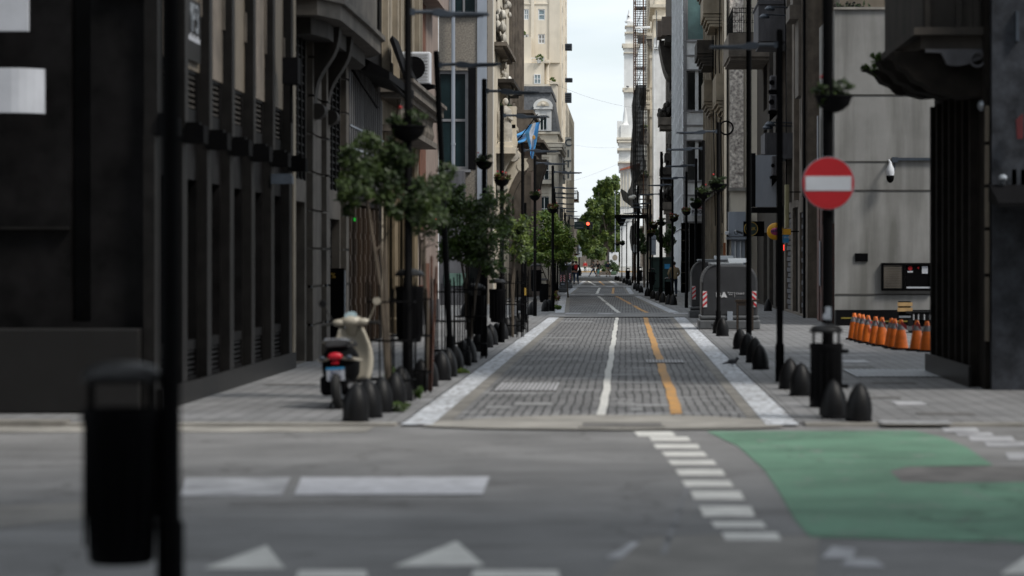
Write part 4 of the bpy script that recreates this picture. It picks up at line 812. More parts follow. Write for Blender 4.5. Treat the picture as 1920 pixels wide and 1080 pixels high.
mb = MB(); mb.box(XT(1034), XT(1046), YT-2.6, YT-.2, ZT(400), ZT(160)); mb.box(XT(1032.5), XT(1047.5), YT-2.75, YT-.1, ZT(162), ZT(158)); mb.build('planter_pier', M['cream'], B)
for (py, dz, Y) in ((88, .55, 214), (150, .35, 216), (183, .8, 212)):
    x0 = GX(1061.5, Y); T = thing('window_unit', {88: 'dark boxy window unit high on the cream tower edge', 150: 'small dark window unit midway down the cream tower edge', 183: 'rounded dark awning low on the cream tower edge'}[py], 'air conditioner', (XT(1050)+.2, Y, GZ(py, Y)), 'units on the tower edge')
    mb = MB(); mb.box(XT(1050), XT(1050)+.62, Y, Y+.6, GZ(py, Y)-dz/2, GZ(py, Y)+dz/2); mb.build('casing', M['lamp_grey'], T, bevel=.05)
    mb = MB()
    for k in range(4): mb.box(XT(1050)+.08, XT(1050)+.55, Y-.02, Y-.002, GZ(py, Y)-dz*.35+k*dz*.2, GZ(py, Y)-dz*.28+k*dz*.2)
    mb.build('grille', M['black_matt'], T)
# ---- hotel sign and further facades ----------------------------------------------------------------------
Ys = 215.0
T = thing('hotel_sign', 'tall vertical grey blade sign reading CITY in dark letters', 'sign', (GX(1061, Ys), Ys, GZ(338, Ys)))
mb = MB(); mb.box(XT(1050), GX(1071, Ys), Ys, Ys+.25, GZ(338, Ys), GZ(257, Ys)); mb.build('panel', M['sign_panel'], T)
for ch, py in zip('CITY', (268, 288.5, 308, 328)): text(ch, .82, (GX(1065.6, Ys), Ys-.02, GZ(py, Ys)), (R(90), 0, 0), M['navy_letter'], 'letter', T, .015, bold=.012)
Yh = 205.0
T = thing('hotel_sign', 'narrow vertical sign of small letters reading HOTEL beside the larger blade', 'sign', (GX(1057, Yh), Yh, GZ(345, Yh)))
mb = MB(); mb.box(XT(1050), GX(1060, Yh), Yh, Yh+.15, GZ(345, Yh), GZ(268, Yh)); mb.build('panel', M['sign_panel'], T)
for i, ch in enumerate('HOTEL'): text(ch, .42, (GX(1057.5, Yh), Yh-.02, GZ(279+i*13.5, Yh)), (R(90), 0, 0), M['navy_letter'], 'letter', T, .01, bold=.01)
B = thing('hotel_building', 'pale building behind the vertical hotel sign with rows of balconies', 'building', (-5.05, 226, 0))
hS = [(228+i*4, 229.5+i*4, z0, z0+2) for i in range(8) for z0 in (3, 6.2, 9.4, 12.6)]
body(B, -5.05, -1, 226, 262, GZ(200, 235), M['cream'], hS, (), .25, 10)
for h in hS[::1]: window(B, mapS(-5.05, -1), h, .2, M['white_frame'], M['glass_teal'])
B2 = thing('balcony_building', 'far white apartment house with stacked railed balconies before the plaza', 'building', (-5.35, 263, 0))
hS = [(265+i*5, 267+i*5, z0, z0+2) for i in range(2) for z0 in (2.5, 5.2, 7.9)]
body(B2, -5.35, -1, 263, 276, GZ(318, 270), M['white_wall'], hS, (), .25, 10)
for h in hS: window(B2, mapS(-5.35, -1), h, .2, M['white_frame'], M['glass_teal'])
for i in range(2):
    for z0 in (2.4, 5.1, 7.8):
        y0 = 264.5+i*5; mb = MB(); mb.box(-5.35, -4.75, y0, y0+3.2, z0-.15, z0); bl = mb.build('balcony', M['cream'] if i % 2 else M['rust'], B2)
        mb = MB(); railing(mb, mapF(y0), -5.3, -4.8, z0, z0+.9, 0, .1, .02); railing(mb, mapS(-5.35, -1), y0, y0+3.2, z0, z0+.9, -.56, .3, .015); mb.build('railing', M['grey_frame'], bl)
# ---- R1 near right dark building with heavy corner balcony -------------------------------------------------
XR = 4.55
B = thing('corner_building', 'soot dark corner building with heavy bracketed balcony and black shop pilasters', 'building', (XR, 33.7, 0))
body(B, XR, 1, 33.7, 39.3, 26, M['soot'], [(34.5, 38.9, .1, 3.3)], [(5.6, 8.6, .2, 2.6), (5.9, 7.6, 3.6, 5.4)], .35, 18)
mR = mapS(XR, 1); mF = mapF(33.7)
mb = MB()
for i in range(7):
    y = 34.45+i*.73; mbox(mb, mR, y, y+.16, .0, 3.9, -.1, -.0)
    mbox(mb, mR, y+.3, y+.36, .1, 3.3, -.02, .1)
mb.build('shop_pilasters', M['soot'], B)
mb = MB(); mbox(mb, mR, 34.5, 38.9, .1, 3.3, .3, .33); mb.build('shop_window', M['glass'], B)
mb = MB(); mbox(mb, mR, 34.3, 39.3, 0, .3, -.14, -.1); mb.build('plinth', M['granite2'], B)
mb = MB(); mb.box(GX(1858, 33.6), GX(1990, 33.6), 33.5, 33.69, 0, 6.5); mb.build('polished_pillar', mat('blue_grey_granite', (.042, .046, .055), .4, sc=4, amt=.4, spec=.2), B)
mb = MB()
for z0, z1 in ((0, .9), (.95, 1.55), (1.6, 2.15), (2.2, 2.75), (2.8, 3.3)): mb.box(GX(1848, 33.6), GX(1855, 33.6), 33.6, 33.69, GZ(640, 33.6) + z0*.9, GZ(640, 33.6)+z1*.9)
mb.build('beige_edge_strip', M['beige'], B)
mb = MB(); mb.box(5.6, 8.6, 33.95, 34.0, .2, 2.6); mb.build('glazed_door', M['glass'], B)
mb = MB(); mb.prism([(33.7, GZ(335, 33)), (32.7, GZ(380, 32.7)), (32.7, GZ(388, 32.7)), (33.7, GZ(375, 33))], 'x', GX(1866, 33), 9); mb.build('awning', M['black_matt'], B)
mb = MB()
for a in (1895, 1912): mb.box(GX(a, 33.6), GX(a+9, 33.6), 33.5, 33.62, GZ(370, 33.6), GZ(318, 33.6))
mb.build('beige_panels', M['beige2'], B)
mb = MB(); mb.ell((GX(1880, 33.4), 33.4, GZ(334, 33.4)), .06, .06, .05, 10, 6); mb.cyl((GX(1880, 33.4), 33.4, GZ(340, 33.4)), (GX(1880, 33.6), 33.66, GZ(365, 33.4)), .03); mb.build('security_lamp', M['steel'], B)
mb = MB(); mb.box(GX(1903, 33.5), GX(1909, 33.5), 33.4, 33.5, GZ(78, 33.5), GZ(22, 33.5)); mb.build('vertical_light', M['lamp_grey'], B)
mb = MB(); mb.prism([(GX(1914, 33), GZ(258, 33)), (GX(1925, 33), GZ(258, 33)), (GX(1925, 33), GZ(210, 33)), (GX(1912, 33), GZ(222, 33))], 'y', 33.3, 33.36); mb.build('red_sign', mat('dull_red', (.09, .004, .008), .7), B)
mb = MB(); mb.ell((GX(1843, 34), 34, GZ(198, 34)), .075, .1, .075, 8, 6); mb.build('wall_fitting', M['steel'], B)
# balcony: slab, parapet, brackets
xo = 3.42
mb = MB(); mb.box(xo+.35, XR+.0, 34.0, 39.2, GZ(92, 34), GZ(66, 34)); mb.box(xo+.25, XR, 33.9, 39.3, GZ(66, 34), GZ(52, 34)); mb.build('balcony_slab', mat('dim_brown_stone', (.045, .038, .032), .85, sc=2, amt=.3), B)
mb = MB(); mb.box(xo+.38, XR, 34.1, 39.1, GZ(52, 34), 7.0)
for y in (34.03, ): 
    for x in (xo+.4, xo+.8, xo+1.02): mb.box(x, x+.07, y, y+.06, GZ(52, 34), 6.9)
mb.box(xo+.33, XR, 34.04, 34.1, 5.3, 5.42); mb.build('balcony_parapet', mat('brown_parapet_stone', (.04, .034, .029), .85, sc=2, amt=.35, dirt=.3), B)
mb = MB()
for k, y in enumerate((34.1, 36.2, 38.4)):
    pts = [(XR, 3.72), (XR-.25, 3.7), (XR-.45, 3.76), (XR-.62, 3.8), (XR-.72, 3.88), (XR-.85, 3.93), (XR-.93, 4.04), (XR-1.04, 4.1), (XR-1.12, 4.3)]
    pts = [(a, b+(y-34.1)*.062*(1 if b < 4.2 else .3)+.04) for a, b in pts]; pts.append((XR, GZ(93, 34))); mb.prism(pts, 'y', y, y+.55)
for j in range(24): mb.ell((xo+.55+random.uniform(0, .8), 34.2+random.uniform(0, 4.6), 4.22-random.uniform(0, .12)), .16, .22, .14, 8, 6)
mb.build('carved_brackets', M['soot'], B, smooth=True)
mb = MB()
pts = []
for j in range(12): t = j/11; pts.append((GX(1735+t*110, 34), GZ(98+18*math.sin(t*math.pi*1.1)*(1 if t > .3 else -.2)+t*16, 34)))
mb.prism(pts+[(GX(1850, 34), GZ(92, 34)), (GX(1735, 34), GZ(92, 34))], 'y', 33.98, 34.08)
mb.torus((GX(1832, 34), 33.95, GZ(112, 34)), (0, 1, 0), .09, .02, 18, 5); mb.build('carved_scroll', mat('soot_stained_relief', (.09, .09, .1), .8, amt=.2), B)
T = thing('balcony_plant', 'green fern hanging from the corner of the dark stone balcony', 'plant', (xo+.3, 38.6, 4.4))
mb = MB(); mb.leaves((GX(1640, 38.4), 38.4, GZ(118, 38.4)), (.16, .2, .2), 240, .035, 8); mb.leaves((GX(1626, 38.4), 38.4, GZ(128, 38.4)), (.1, .1, .08), 80, .03, 5); mb.build('foliage', [M['leafD'], M['leafA']], T)
# ---- R2 grey rendered wall across the parking gap ----------------------------------------------------------
YW = 67.6
XW = lambda p: GX(p, YW); ZW = lambda p: GZ(p, YW)
B = thing('rendered_building', 'building showing a blank grey rendered side wall scored by thin horizontal grooves', 'building', (5.3, YW, 0))
body(B, 5.3, 1, YW, 73, ZW(18), M['wallgrey'], (), (), .2, 9)
mb = MB()
for p in (178, 357, 552): mb.box(5.32, 14.2, YW-.015, YW-.001, ZW(p)-.018, ZW(p)+.018)
mb.box(5.32, XW(1675), YW-.015, YW-.001, ZW(303)-.015, ZW(303)+.015)
mb.build('groove', mat('groove_shadow_gap', (.06, .058, .055), .9, amt=.2), B)
mb = MB(); mb.box(5.28, 14.2, YW-.06, YW+.1, ZW(18), ZW(18)+.06); mb.build('coping', M['concrete'], B)
mb = MB(); mb.box(5.32, 14.2, YW-.35, YW-.001, .03, .42); mb.build('base_kerb', M['black_matt'], B)
mb = MB(); mb.box(XW(1575), XW(1600), YW-.36, YW-.351, .2, .24); mb.box(XW(1600), XW(1750), YW-.36, YW-.351, .12, .16); mb.build('kerb_stripe', mat('dull_yellow', (.18, .14, .02), .8, amt=.3), B)
mb = MB(); mb.box(XW(1682), 14, YW-.08, YW-.002, ZW(301), ZW(296)); mb.box(XW(1672), XW(1683), YW-.12, YW-.002, ZW(305), ZW(295)); mb.tube([(XW(1677), YW-.05, ZW(305)), (XW(1677), YW-.05, ZW(318)), (XW(1671), YW-.08, ZW(330))], .018); mb.build('conduit', M['lamp_grey'], B)
mb = MB(); mb.box(XW(1603), XW(1627), YW-.04, YW-.002, ZW(490), ZW(475)); mb.build('wall_plate', M['black'], B)
mb = MB(); a, b, c, d = XW(1652), XW(1749), ZW(545), ZW(493)
for q in ((a, b, d-.05, d), (a, b, c, c+.05), (a, a+.05, c+.05, d-.05), (b-.05, b, c+.05, d-.05), (XW(1692), XW(1696), c+.05, d-.05)): mb.box(q[0], q[1], YW-.12, YW-.003, q[2], q[3])
fr = mb.build('service_cabinet', M['black'], B)
mb = MB()
for k in range(13): z = c+.08+(d-c-.16)*k/12; mb.box(a+.06, XW(1692)-.02, YW-.1, YW-.05, z-.012, z+.02)
mb.build('louvre', M['beige2'], fr)
mb = MB(); mb.box(XW(1697), b-.06, YW-.07, YW-.05, c+.06, d-.06); mb.build('dark_panel', M['black'], fr)
mb = MB(); mb.box(XW(1728), XW(1739), YW-.08, YW-.071, ZW(513), ZW(499)); mb.box(XW(1701), XW(1711), YW-.08, YW-.071, ZW(511), ZW(508)); mb.box(XW(1699), XW(1746), YW-.09, YW-.071, c+.06, c+.1); mb.build('white_label', M['sign_white'], fr)
mb = MB(); mb.cyl((XW(1706), YW-.08, ZW(503)), (XW(1706), YW-.071, ZW(503)), .055, n=16); mb.cyl((XW(1721), YW-.08, ZW(502)), (XW(1721), YW-.071, ZW(502)), .04, n=3); mb.build('red_label', M['red'], fr)
T = thing('dome_camera', 'white dome security camera with black lower half on the grey wall', 'security camera', (XW(1667), YW-.25, ZW(345)))
mb = MB(); mb.lathe([(.09, 0), (.105, .1), (.1, .2), (.05, .3), (.03, .38)], XW(1667), YW-.3, ZW(332), 16); mb.cyl((XW(1667), YW-.3, ZW(332)+.36), (XW(1667), YW, ZW(332)+.42), .03); mb.build('housing', M['white_plastic'], T, smooth=True)
mb = MB(); mb.ell((XW(1667), YW-.3, ZW(332)-.01), .1, .1, .15, 14, 8); mb.build('dome', M['black'], T, smooth=True)
T = thing('wooden_sign', 'pair of pale wooden boards over a small dark box by the cones', 'sign', (XW(1697), YW-1.2, .03))
Y = YW-1.2; mb = MB()
for p in (567, 577): mb.box(GX(1683, Y), GX(1711, Y), Y, Y+.05, GZ(p+7, Y), GZ(p, Y))
mb.build('boards', M['wood_light'], T)
mb = MB(); mb.box(GX(1686, Y), GX(1708, Y), Y+.06, Y+.25, GZ(597, Y), GZ(565, Y)); mb.box(GX(1689, Y), GX(1692, Y), Y+.1, Y+.15, .03, GZ(597, Y)); mb.box(GX(1703, Y), GX(1706, Y), Y+.1, Y+.15, .03, GZ(597, Y)); mb.build('box', M['black'], T)
mb = MB(); mb.box(GX(1686, Y), GX(1708, Y), Y+.04, Y+.06, GZ(596, Y), GZ(592, Y)); mb.build('metal_edge', M['steel'], T)
T = thing('booth', 'low black attendant booth with chrome uprights partly behind the dark building', 'booth', (GX(1735, 60), 60, .03))
mb = MB(); mb.box(GX(1712, 60), GX(1765, 60), 60, 61, .03, GZ(600, 60)); mb.box(GX(1708, 60), GX(1768, 60), 59.9, 61.1, GZ(589, 60), GZ(585, 60)); mb.build('body', M['black'], T)
mb = MB()
for p in (1713, 1722, 1733, 1744, 1755): mb.cyl((GX(p, 60), 60.02, GZ(600, 60)), (GX(p, 60), 60.02, GZ(588, 60)), .02, n=8)
mb.build('uprights', M['chrome'], T)
# R2 street face: painted hoardings
mR2 = mapS(5.3, 1)
mb = MB()
for i in range(6): mbox(mb, mR2, 67.7+i*.88, 68.5+i*.88, .05, 2.6+(i % 3)*.9, -.05-.02*(i % 2), -.0)
mb.build('hoarding', M['graffiti'], B)
mb = MB(); mbox(mb, mR2, 69.0, 69.5, 1.3, 3.7, -.1, -.075); mb.build('orange_board', M['orange_board'], B)
mb = MB()
for (y, z, hz) in ((68.0, 2.2, 1.4), (70.2, 3.0, 1.6), (71.4, 1.0, 1.2), (72.2, 4.4, 1.2)): mbox(mb, mR2, y, y+.3, z, z+hz, -.1, -.075)
mb.build('poster', M['lightgrey'], B)
# pink building rising behind the rendered wall
B = thing('rear_building', 'pinkish plaster building rising above and behind the blank grey wall', 'building', (5.9, 73.4, 0))
body(B, 5.9, 1, 73.4, 76, 13, M['beige'], (), (), .2, 9)
T = thing('ivy_clump', 'dark spiky plants growing along the top of the grey wall', 'plant', (XW(1600), YW+.5, ZW(18)))
mb = MB()
for px in range(1575, 1632, 4): mb.leaves((XW(px), YW+.4, ZW(18)+.1), (.12, .12, .1+.12*random.random()), 22, .05, 3)
mb.build('foliage', [M['leafB'], M['black_matt']], T)
# ---- R3 / R4 dark facades ----------------------------------------------------------------------------------
B = thing('pier_building', 'tall brown building with smooth vertical piers and a dark shop below', 'building', (5.2, 76.2, 0))
body(B, 5.2, 1, 76.2, 87.5, 14.8, M['stone_brown'], [(77.2+i*3.6, 79.4+i*3.6, z0, z0+2.4) for i in range(3) for z0 in (5, 8.4, 11.8)]+[(77, 79.6, .1, 3.1), (80.5, 83, .1, 3.3), (84, 86.8, .1, 3.2)], (), .3, 10)
m3 = mapS(5.2, 1)
for i in range(3):
    for z0 in (5, 8.4, 11.8): window(B, m3, (77.2+i*3.6, 79.4+i*3.6, z0, z0+2.4), .25, M['metal_dark'], M['glass'], (2, 2))
for i, h in enumerate([(77, 79.6, .1, 3.1), (80.5, 83, .1, 3.3), (84, 86.8, .1, 3.2)]):
    mb = MB()
    if i == 1: mbox(mb, m3, *h, .1, .14)
    else:
        for k in range(18): z = h[2]+(h[3]-h[2])*k/18; mbox(mb, m3, h[0], h[1], z+.01, z+.15, .08-.03*(k % 2), .14)
    mb.build('door' if i == 1 else 'roller_shutter', M['black'] if i == 1 else M['boards'], B)
for i, y in enumerate((76.25, 79.9, 83.4, 86.9)):
    mb = MB(); mbox(mb, m3, y, y+.5, 3.5, 14.7, -.16, .0); mb.build('pier', M['stone_brown'] if i % 2 else M['beige2'], B)
mb = MB(); mb.cyl((5.1, 76.1, 0), (5.1, 76.1, 14.5), .04); mb.tube([(5.0, 83, 3.5), (5.0, 83.2, 9), (4.95, 85, 12)], .02); mb.build('drain_pipe', M['black_matt'], B)
mb = MB(); mbox(mb, m3, 76.4, 78.2, 8.6, 9.0, -.5, .0); mbox(mb, m3, 76.4, 78.0, 6.4, 8.6, -.25, .0); mbox(mb, m3, 76.5, 77.8, 9.0, 9.3, -.4, .0); mb.build('cornice', M['beige2'], B)
mb = MB(); mb.box(4.85, 5.15, 76.5, 76.9, 9.35, 10.3); mb.lathe([(.25, 0), (.3, .05), (.05, .3)], 5.0, 76.7, 10.3, 6); mb.build('lantern', M['black'], B)
B = thing('balcony_block', 'dark recessed building with heavy concrete balconies and a lit advertising box', 'building', (5.12, 87.6, 0))
body(B, 5.12, 1, 87.6, 103.8, 13, M['stone_dark'], [(88.5+i*4, 91+i*4, z0, z0+2.6) for i in range(3) for z0 in (.1, 3.9, 7.2)], (), .4, 10)
m4 = mapS(5.12, 1)
for i in range(3):
    for z0 in (.1, 3.9, 7.2): window(B, m4, (88.5+i*4, 91+i*4, z0, z0+2.6), .3, M['metal_dark'], M['glass'], (2, 1))
Yb = 84.0; gx = lambda p: GX(p, Yb); gz = lambda p: GZ(p, Yb)
mb = MB(); mb.box(gx(1422), 5.2, Yb, Yb+3.2, gz(77), gz(0)); mb.box(gx(1426), 5.2, Yb+.1, Yb+3.1, gz(83), gz(77)); mb.box(gx(1420), 5.2, Yb-.05, Yb+3.3, gz(8), gz(4)); mb.build('concrete_balcony', M['boards'], B)
Yc = 95.0; gx = lambda p: GX(p, Yc); gz = lambda p: GZ(p, Yc)
mb = MB(); mb.box(gx(1366), 5.12, Yc, Yc+5, gz(106), gz(62)); mb.box(gx(1369), 5.12, Yc+.1, Yc+4.9, gz(112), gz(106)); sl = mb.build('concrete_balcony', M['stone_brown'], B)
mb = MB(); railing(mb, mapF(Yc), gx(1374), gx(1415), gz(62), gz(14), .05, .075, .012); railing(mb, mapS(gx(1374), 1), Yc, Yc+4.9, gz(62), gz(14), 0, .12, .012)
for k in range(8): mb.torus((gx(1377)+k*.1, Yc+.05, gz(40)), (0, 1, 0), .05, .008, 10, 4)
mb.build('railing', M['black'], sl)
Yd = 82.0; gx = lambda p: GX(p, Yd); gz = lambda p: GZ(p, Yd)
mb = MB(); mb.box(gx(1436), 5.2, Yd+.6, Yd+3, gz(290), gz(247)); mb.box(gx(1428), 5.2, Yd+.5, Yd+3, gz(296), gz(288)); mb.build('ledge', M['boards'], B)
mb = MB()
for z_, x_ in ((gz(240), gx(1436)), (gz(234), gx(1440)), (gz(15), gx(1440)), (gz(30), gx(1430))): mb = MB(); mb.lathe([(.14, 0), (.17, .05), (.08, .14)], x_+.1, Yd+.8, z_, 10); mb.cyl((x_+.1, Yd+.8, z_+.12), (5.2, Yd+1.2, z_+.12), .02); mb.build('spot_lamp', M['lamp_grey'], B)

T = thing('advertising_box', 'large blank pale grey advertising light box hung over the right pavement', 'sign', (gx(1435), Yd, gz(390)))
mb = MB(); mb.box(gx(1417), gx(1456), Yd, Yd+.4, gz(388), gz(291)); mb.build('face', M['lightgrey'], T)
mb = MB(); mb.box(gx(1409), gx(1417)-.002, Yd+.05, Yd+.42, gz(388), gz(287)); mb.box(gx(1409), gx(1470), Yd+.02, Yd+.5, gz(399), gz(389)); mb.build('frame', M['black_matt'], T)
ac(gx(1442), gx(1455), Yd-.4, Yd, gz(208), gz(178), 'grimy air conditioner, lower of the pair stacked by the right balconies', m_='boards')
ac(gx(1443), gx(1455), Yd-.4, Yd, gz(170), gz(143), 'grimy air conditioner, upper of the pair stacked by the right balconies', m_='boards')
ac(gx(1446), gx(1455), Yd-.5, Yd-.1, gz(330), gz(293), 'small air conditioner mounted in front of the pale advertising box', m_='boards')
# shop signs on the right
Ye = 90.0; gx = lambda p: GX(p, Ye); gz = lambda p: GZ(p, Ye)
T = thing('shop_sign', 'black box sign with gold ring and gold letters NK', 'sign', (gx(1410), Ye, gz(443)), 'projecting shop signs on the right')
mb = MB(); mb.box(gx(1394), gx(1433), Ye, Ye+.15, gz(443), gz(415)); mb.build('panel', M['black'], T)
mb = MB(); mb.cyl((gx(1408), Ye-.03, gz(429)), (gx(1408), Ye-.002, gz(429)), .235, n=24); mb.build('disc', M['green_box'], T)
mb = MB(); mb.torus((gx(1408), Ye-.035, gz(429)), (0, 1, 0), .225, .012, 28, 5); mb.build('ring', M['gold_text'], T)
text('LINK', .16, (gx(1407.5), Ye-.035, gz(429)), (R(90), 0, 0), M['gold_text'], 'letters', T)
Yf = 80.0; gx = lambda p: GX(p, Yf); gz = lambda p: GZ(p, Yf)
T = thing('round_sign', 'round yellow sign with a magenta oval across its middle', 'sign', (gx(1453), Yf, gz(450)), 'projecting shop signs on the right')
mb = MB(); mb.ell((gx(1454), Yf, gz(434)), .26, .08, .26, 28, 12); mb.build('disc', M['yellow'], T, smooth=True)
mb = MB(); mb.ell((gx(1455), Yf-.06, gz(434)), .17, .04, .12, 16, 8); mb.build('oval', M['magenta'], T, smooth=True)
mb = MB()
for k in range(6): mb.prism([(gx(1445)+k*.055, gz(435)-.01+k*.008), (gx(1445)+k*.055+.035, gz(435)-.01+k*.008), (gx(1445)+k*.055+.045, gz(433)+.03+k*.008), (gx(1445)+k*.055+.01, gz(433)+.03+k*.008)], 'y', Yf-.125, Yf-.105)
mb.build('lettering', M['darkblue'], T)
mb = MB(); mb.cyl((gx(1463), Yf, gz(434)), (5.2, Yf, gz(434)), .02); mb.build('bracket', M['black'], T)
T = thing('kiosk_sign', 'small yellow box sign over a blue panel reading UNA with red lights below', 'sign', (gx(1475), 78, gz(455)), 'projecting shop signs on the right')
gx = lambda p: GX(p, 78); gz = lambda p: GZ(p, 78)
mb = MB(); mb.box(gx(1468), gx(1483), 78, 78.3, gz(440), gz(429)); mb.build('yellow_box', M['yellow'], T)
mb = MB(); mb.box(gx(1468), gx(1479), 78.02, 78.2, gz(455), gz(440.5)); mb.build('blue_panel', M['blue'], T)
text('UNA', .09, (gx(1474), 78.01, gz(445)), (R(90), 0, 0), M['sign_white'], 'letters', T)
mb = MB()
for k in range(4): mb.box(gx(1469), gx(1470.6), 78.03, 78.06, gz(461+k*2.8), gz(459+k*2.8))
mb.build('red_lights', M['led_r'], T)
T = thing('vertical_sign', 'tall narrow pale yellow vertical sign above the small blue panel', 'sign', (gx(1475), 78.5, gz(428)), 'projecting shop signs on the right')
mb = MB(); mb.box(gx(1474.5), gx(1479.5), 78.5, 78.9, gz(427), gz(345)); mb.box(gx(1479.5), gx(1482), 78.55, 78.85, gz(427), gz(345)); mb.build('panel', mat('faded_yellow', (.3, .28, .16), .6, amt=.15), T)
mb = MB(); mb.box(gx(1476), 5.2, 78.6, 78.65, gz(360), gz(358)); mb.build('bracket', M['black'], T)
# ---- R5 rough stone flank ----------------------------------------------------------------------------------
Yg = 104.0; gx = lambda p: GX(p, Yg); gz = lambda p: GZ(p, Yg)
B = thing('stone_flank_building', 'building with a sunlit flank of rough rubble stone beside a cream strip', 'building', (gx(1363), Yg, 0))
body(B, gx(1363), 1, Yg, 106.9, 14, M['cream'], (), (), .2, 5)
mb = MB(); mb.box(gx(1368), gx(1394), Yg-.09, Yg-.002, gz(352), 13.9); mb.build('rubble_panel', M['rough'], B)
mb = MB(); mb.box(gx(1366), gx(1416), Yg-.2, Yg-.002, gz(358), gz(352)); mb.build('ledge', M['concrete'], B)
mb = MB(); mb.box(gx(1363)-.02, gx(1366), Yg-.06, Yg-.003, .1, 13.9); mb.build('dark_edge', M['stone_dark'], B)
Yk = 103.2; kx = lambda p: GX(p, Yk); kz = lambda p: GZ(p, Yk)
mb = MB(); mb.box(kx(1366), kx(1398), Yk, Yg-.01, kz(443), kz(397)); mb.box(kx(1362), kx(1400), Yk-.06, Yg-.01, kz(449), kz(444)); mb.box(kx(1372), kx(1397), Yk+.2, Yg-.01, .03, kz(449)); mb.build('shop_fascia', M['lightgrey'], B)
mb = MB(); mb.box(kx(1378), kx(1380), Yk+.15, Yk+.199, .1, kz(452)); mb.box(kx(1388), kx(1390), Yk+.15, Yk+.199, .1, kz(452)); mb.build('door_frame', M['white_frame'], B)
mb = MB(); mb.box(kx(1356), kx(1361), Yk, Yk+.1, .1, kz(455)); mb.build('orange_door', M['orange_board'], B)
T = thing('bullet_camera', 'white box security camera on the pale shop fascia edge', 'security camera', (kx(1362), Yk-.2, kz(438)))
mb = MB(); mb.box(kx(1359), kx(1366), Yk-.5, Yk-.05, kz(440), kz(434)); mb.build('housing', M['white_plastic'], T, bevel=.02)
mb = MB(); mb.cyl((kx(1363), Yk-.25, kz(440)), (kx(1366), Yk, kz(444)), .025); mb.build('bracket', M['black'], T)
T = thing('bullet_camera', 'long dark and white security camera on a hooked bracket over the fascia', 'security camera', (kx(1385), Yk-.2, kz(438)))
mb = MB(); mb.cyl((kx(1378), Yk-.5, kz(433)), (kx(1391), Yk-.2, kz(437)), .045, n=10); mb.build('housing', M['steel'], T)
mb = MB(); mb.torus((kx(1380), Yk-.2, kz(436)), (0, 1, 0), .07, .012, 14, 5); mb.build('bracket', M['black'], T)
mb = MB(); mb.torus((gx(1352)+.2, Yg-.1, GZ(240, Yg)), (0, 1, 0), .26, .03, 24, 6); tag(mb.build('cable_coil', M['black_matt']), 'black coil of spare cable hanging beside the rubble stone flank', 'cable')
# ---- R6 ochre building --------------------------------------------------------------------------------------
X6r = 4.06
B = thing('ochre_building', 'ochre stone building with pilasters and stepped balcony mouldings on the right', 'building', (X6r, 107, 0))
m6 = mapS(X6r, 1)
hs = [(109+i*5.4, 111+i*5.4, z0, z0+2.6) for i in range(5) for z0 in (5.4, 9.6, 13.8)]+[(109+i*5.4, 112+i*5.4, .2, 3.0) for i in range(5)]
body(B, X6r, 1, 107, 136, 16.6, M['ochre'], hs, (), .3, 8)
for i, h in enumerate(hs): window(B, m6, h, .25, M['wood'], M['glass'], (2, 2))
for i, y in enumerate((107.2, 112.2, 114.1, 117.4, 119.5, 122.8, 125, 128, 131, 134.6)):
    mb = MB(); mbox(mb, m6, y, y+.4, 0, 16.5, -.14, .0); mb.build('pilaster', M['ochre'], B)
for i, (y0, zt, zb, o) in enumerate(((107.3, GZ(140, 108), GZ(190, 108), .42), (112, GZ(-10, 112), GZ(25, 112), .8), (118, GZ(75, 118), GZ(100, 118), .9), (121, GZ(150, 121), GZ(190, 121), .5), (118, GZ(-40, 118), GZ(-20, 118), .8))):
    mb = MB(); mbox(mb, m6, y0, y0+4.2, zb, zt, -o, .0)
    for k in range(4): mbox(mb, m6, y0-.04*k+.05, y0+4.2, zb-.14-.14*k+.0, zb-.03-.14*k, -o+.09*k-.0, .0)
    mb.build('balcony', M['ochre'] if i != 2 else M['stone_dark'], B)
cornice(B, m6, 107.1, 136, 4.6, ((0, .15, .15), (.15, .12, .3), (.27, .1, .4)), M['beige2'])
mb = MB()
for y in (108.2, 112.6, 116.5): mb.tube([(X6r-.2, y, 14+.0), (X6r-.25, y+.5, 10), (X6r-.2, y, 6.5), (X6r-.15, y-.3, 3.2)], .025, 5)
mb.build('loose_cables', M['black_matt'], B)
mb = MB()
for k in range(9): mbox(mb, m6, 107.2, 135.8, .3+k*.5, .34+k*.5, -.05, .0)
mb.build('stone_courses', M['stone_dark'], B)
# ---- R7 curtain wall -----------------------------------------------------------------------------------------
Y7 = 137.0; gx = lambda p: GX(p, Y7); gz = lambda p: GZ(p, Y7)
X7 = gx(1282)
B = thing('curtain_wall_building', 'narrow modern building with pale spandrels, green glass and a gridded street face', 'building', (X7, Y7, 0))
fl = []
for k in range(-4, 3):
    base = 136+k*130.0
    fl.append((gz(base+72), gz(base-0)))
hF = [(gx(1287), gx(1322), gz(76), gz(-60)), (gx(1287), gx(1322), gz(208), gz(132)), (gx(1287), gx(1322), gz(340), gz(264)), (gx(1290), gx(1326), .1, gz(416))]
body(B, X7, 1, Y7, 168, 19.5, M['spandrel'], (), hF, .5, 6)
mF = mapF(Y7)
for i, h in enumerate(hF):
    window(B, mF, h, .35 if i in (1, 2) else .12, M['grey_frame'], (M['glass_big'], M['glass'], M['glass'], M['black'], M['glass_big'])[i], (1, 1), .08, name='window' if i != 3 else 'shop_window')
    if i in (1, 2): mb = MB(); mbox(mb, mF, h[0]+.45, h[0]+.62, h[2], h[3], .1, .25); mb.build('curtain_strip', M['spandrel'], B)
mb = MB()
for p in (78, 104, 131, 209, 235, 263, 341, 366, 416): mbox(mb, mF, gx(1282), gx(1327), gz(p)-.035, gz(p)+.035, -.06, -.0)
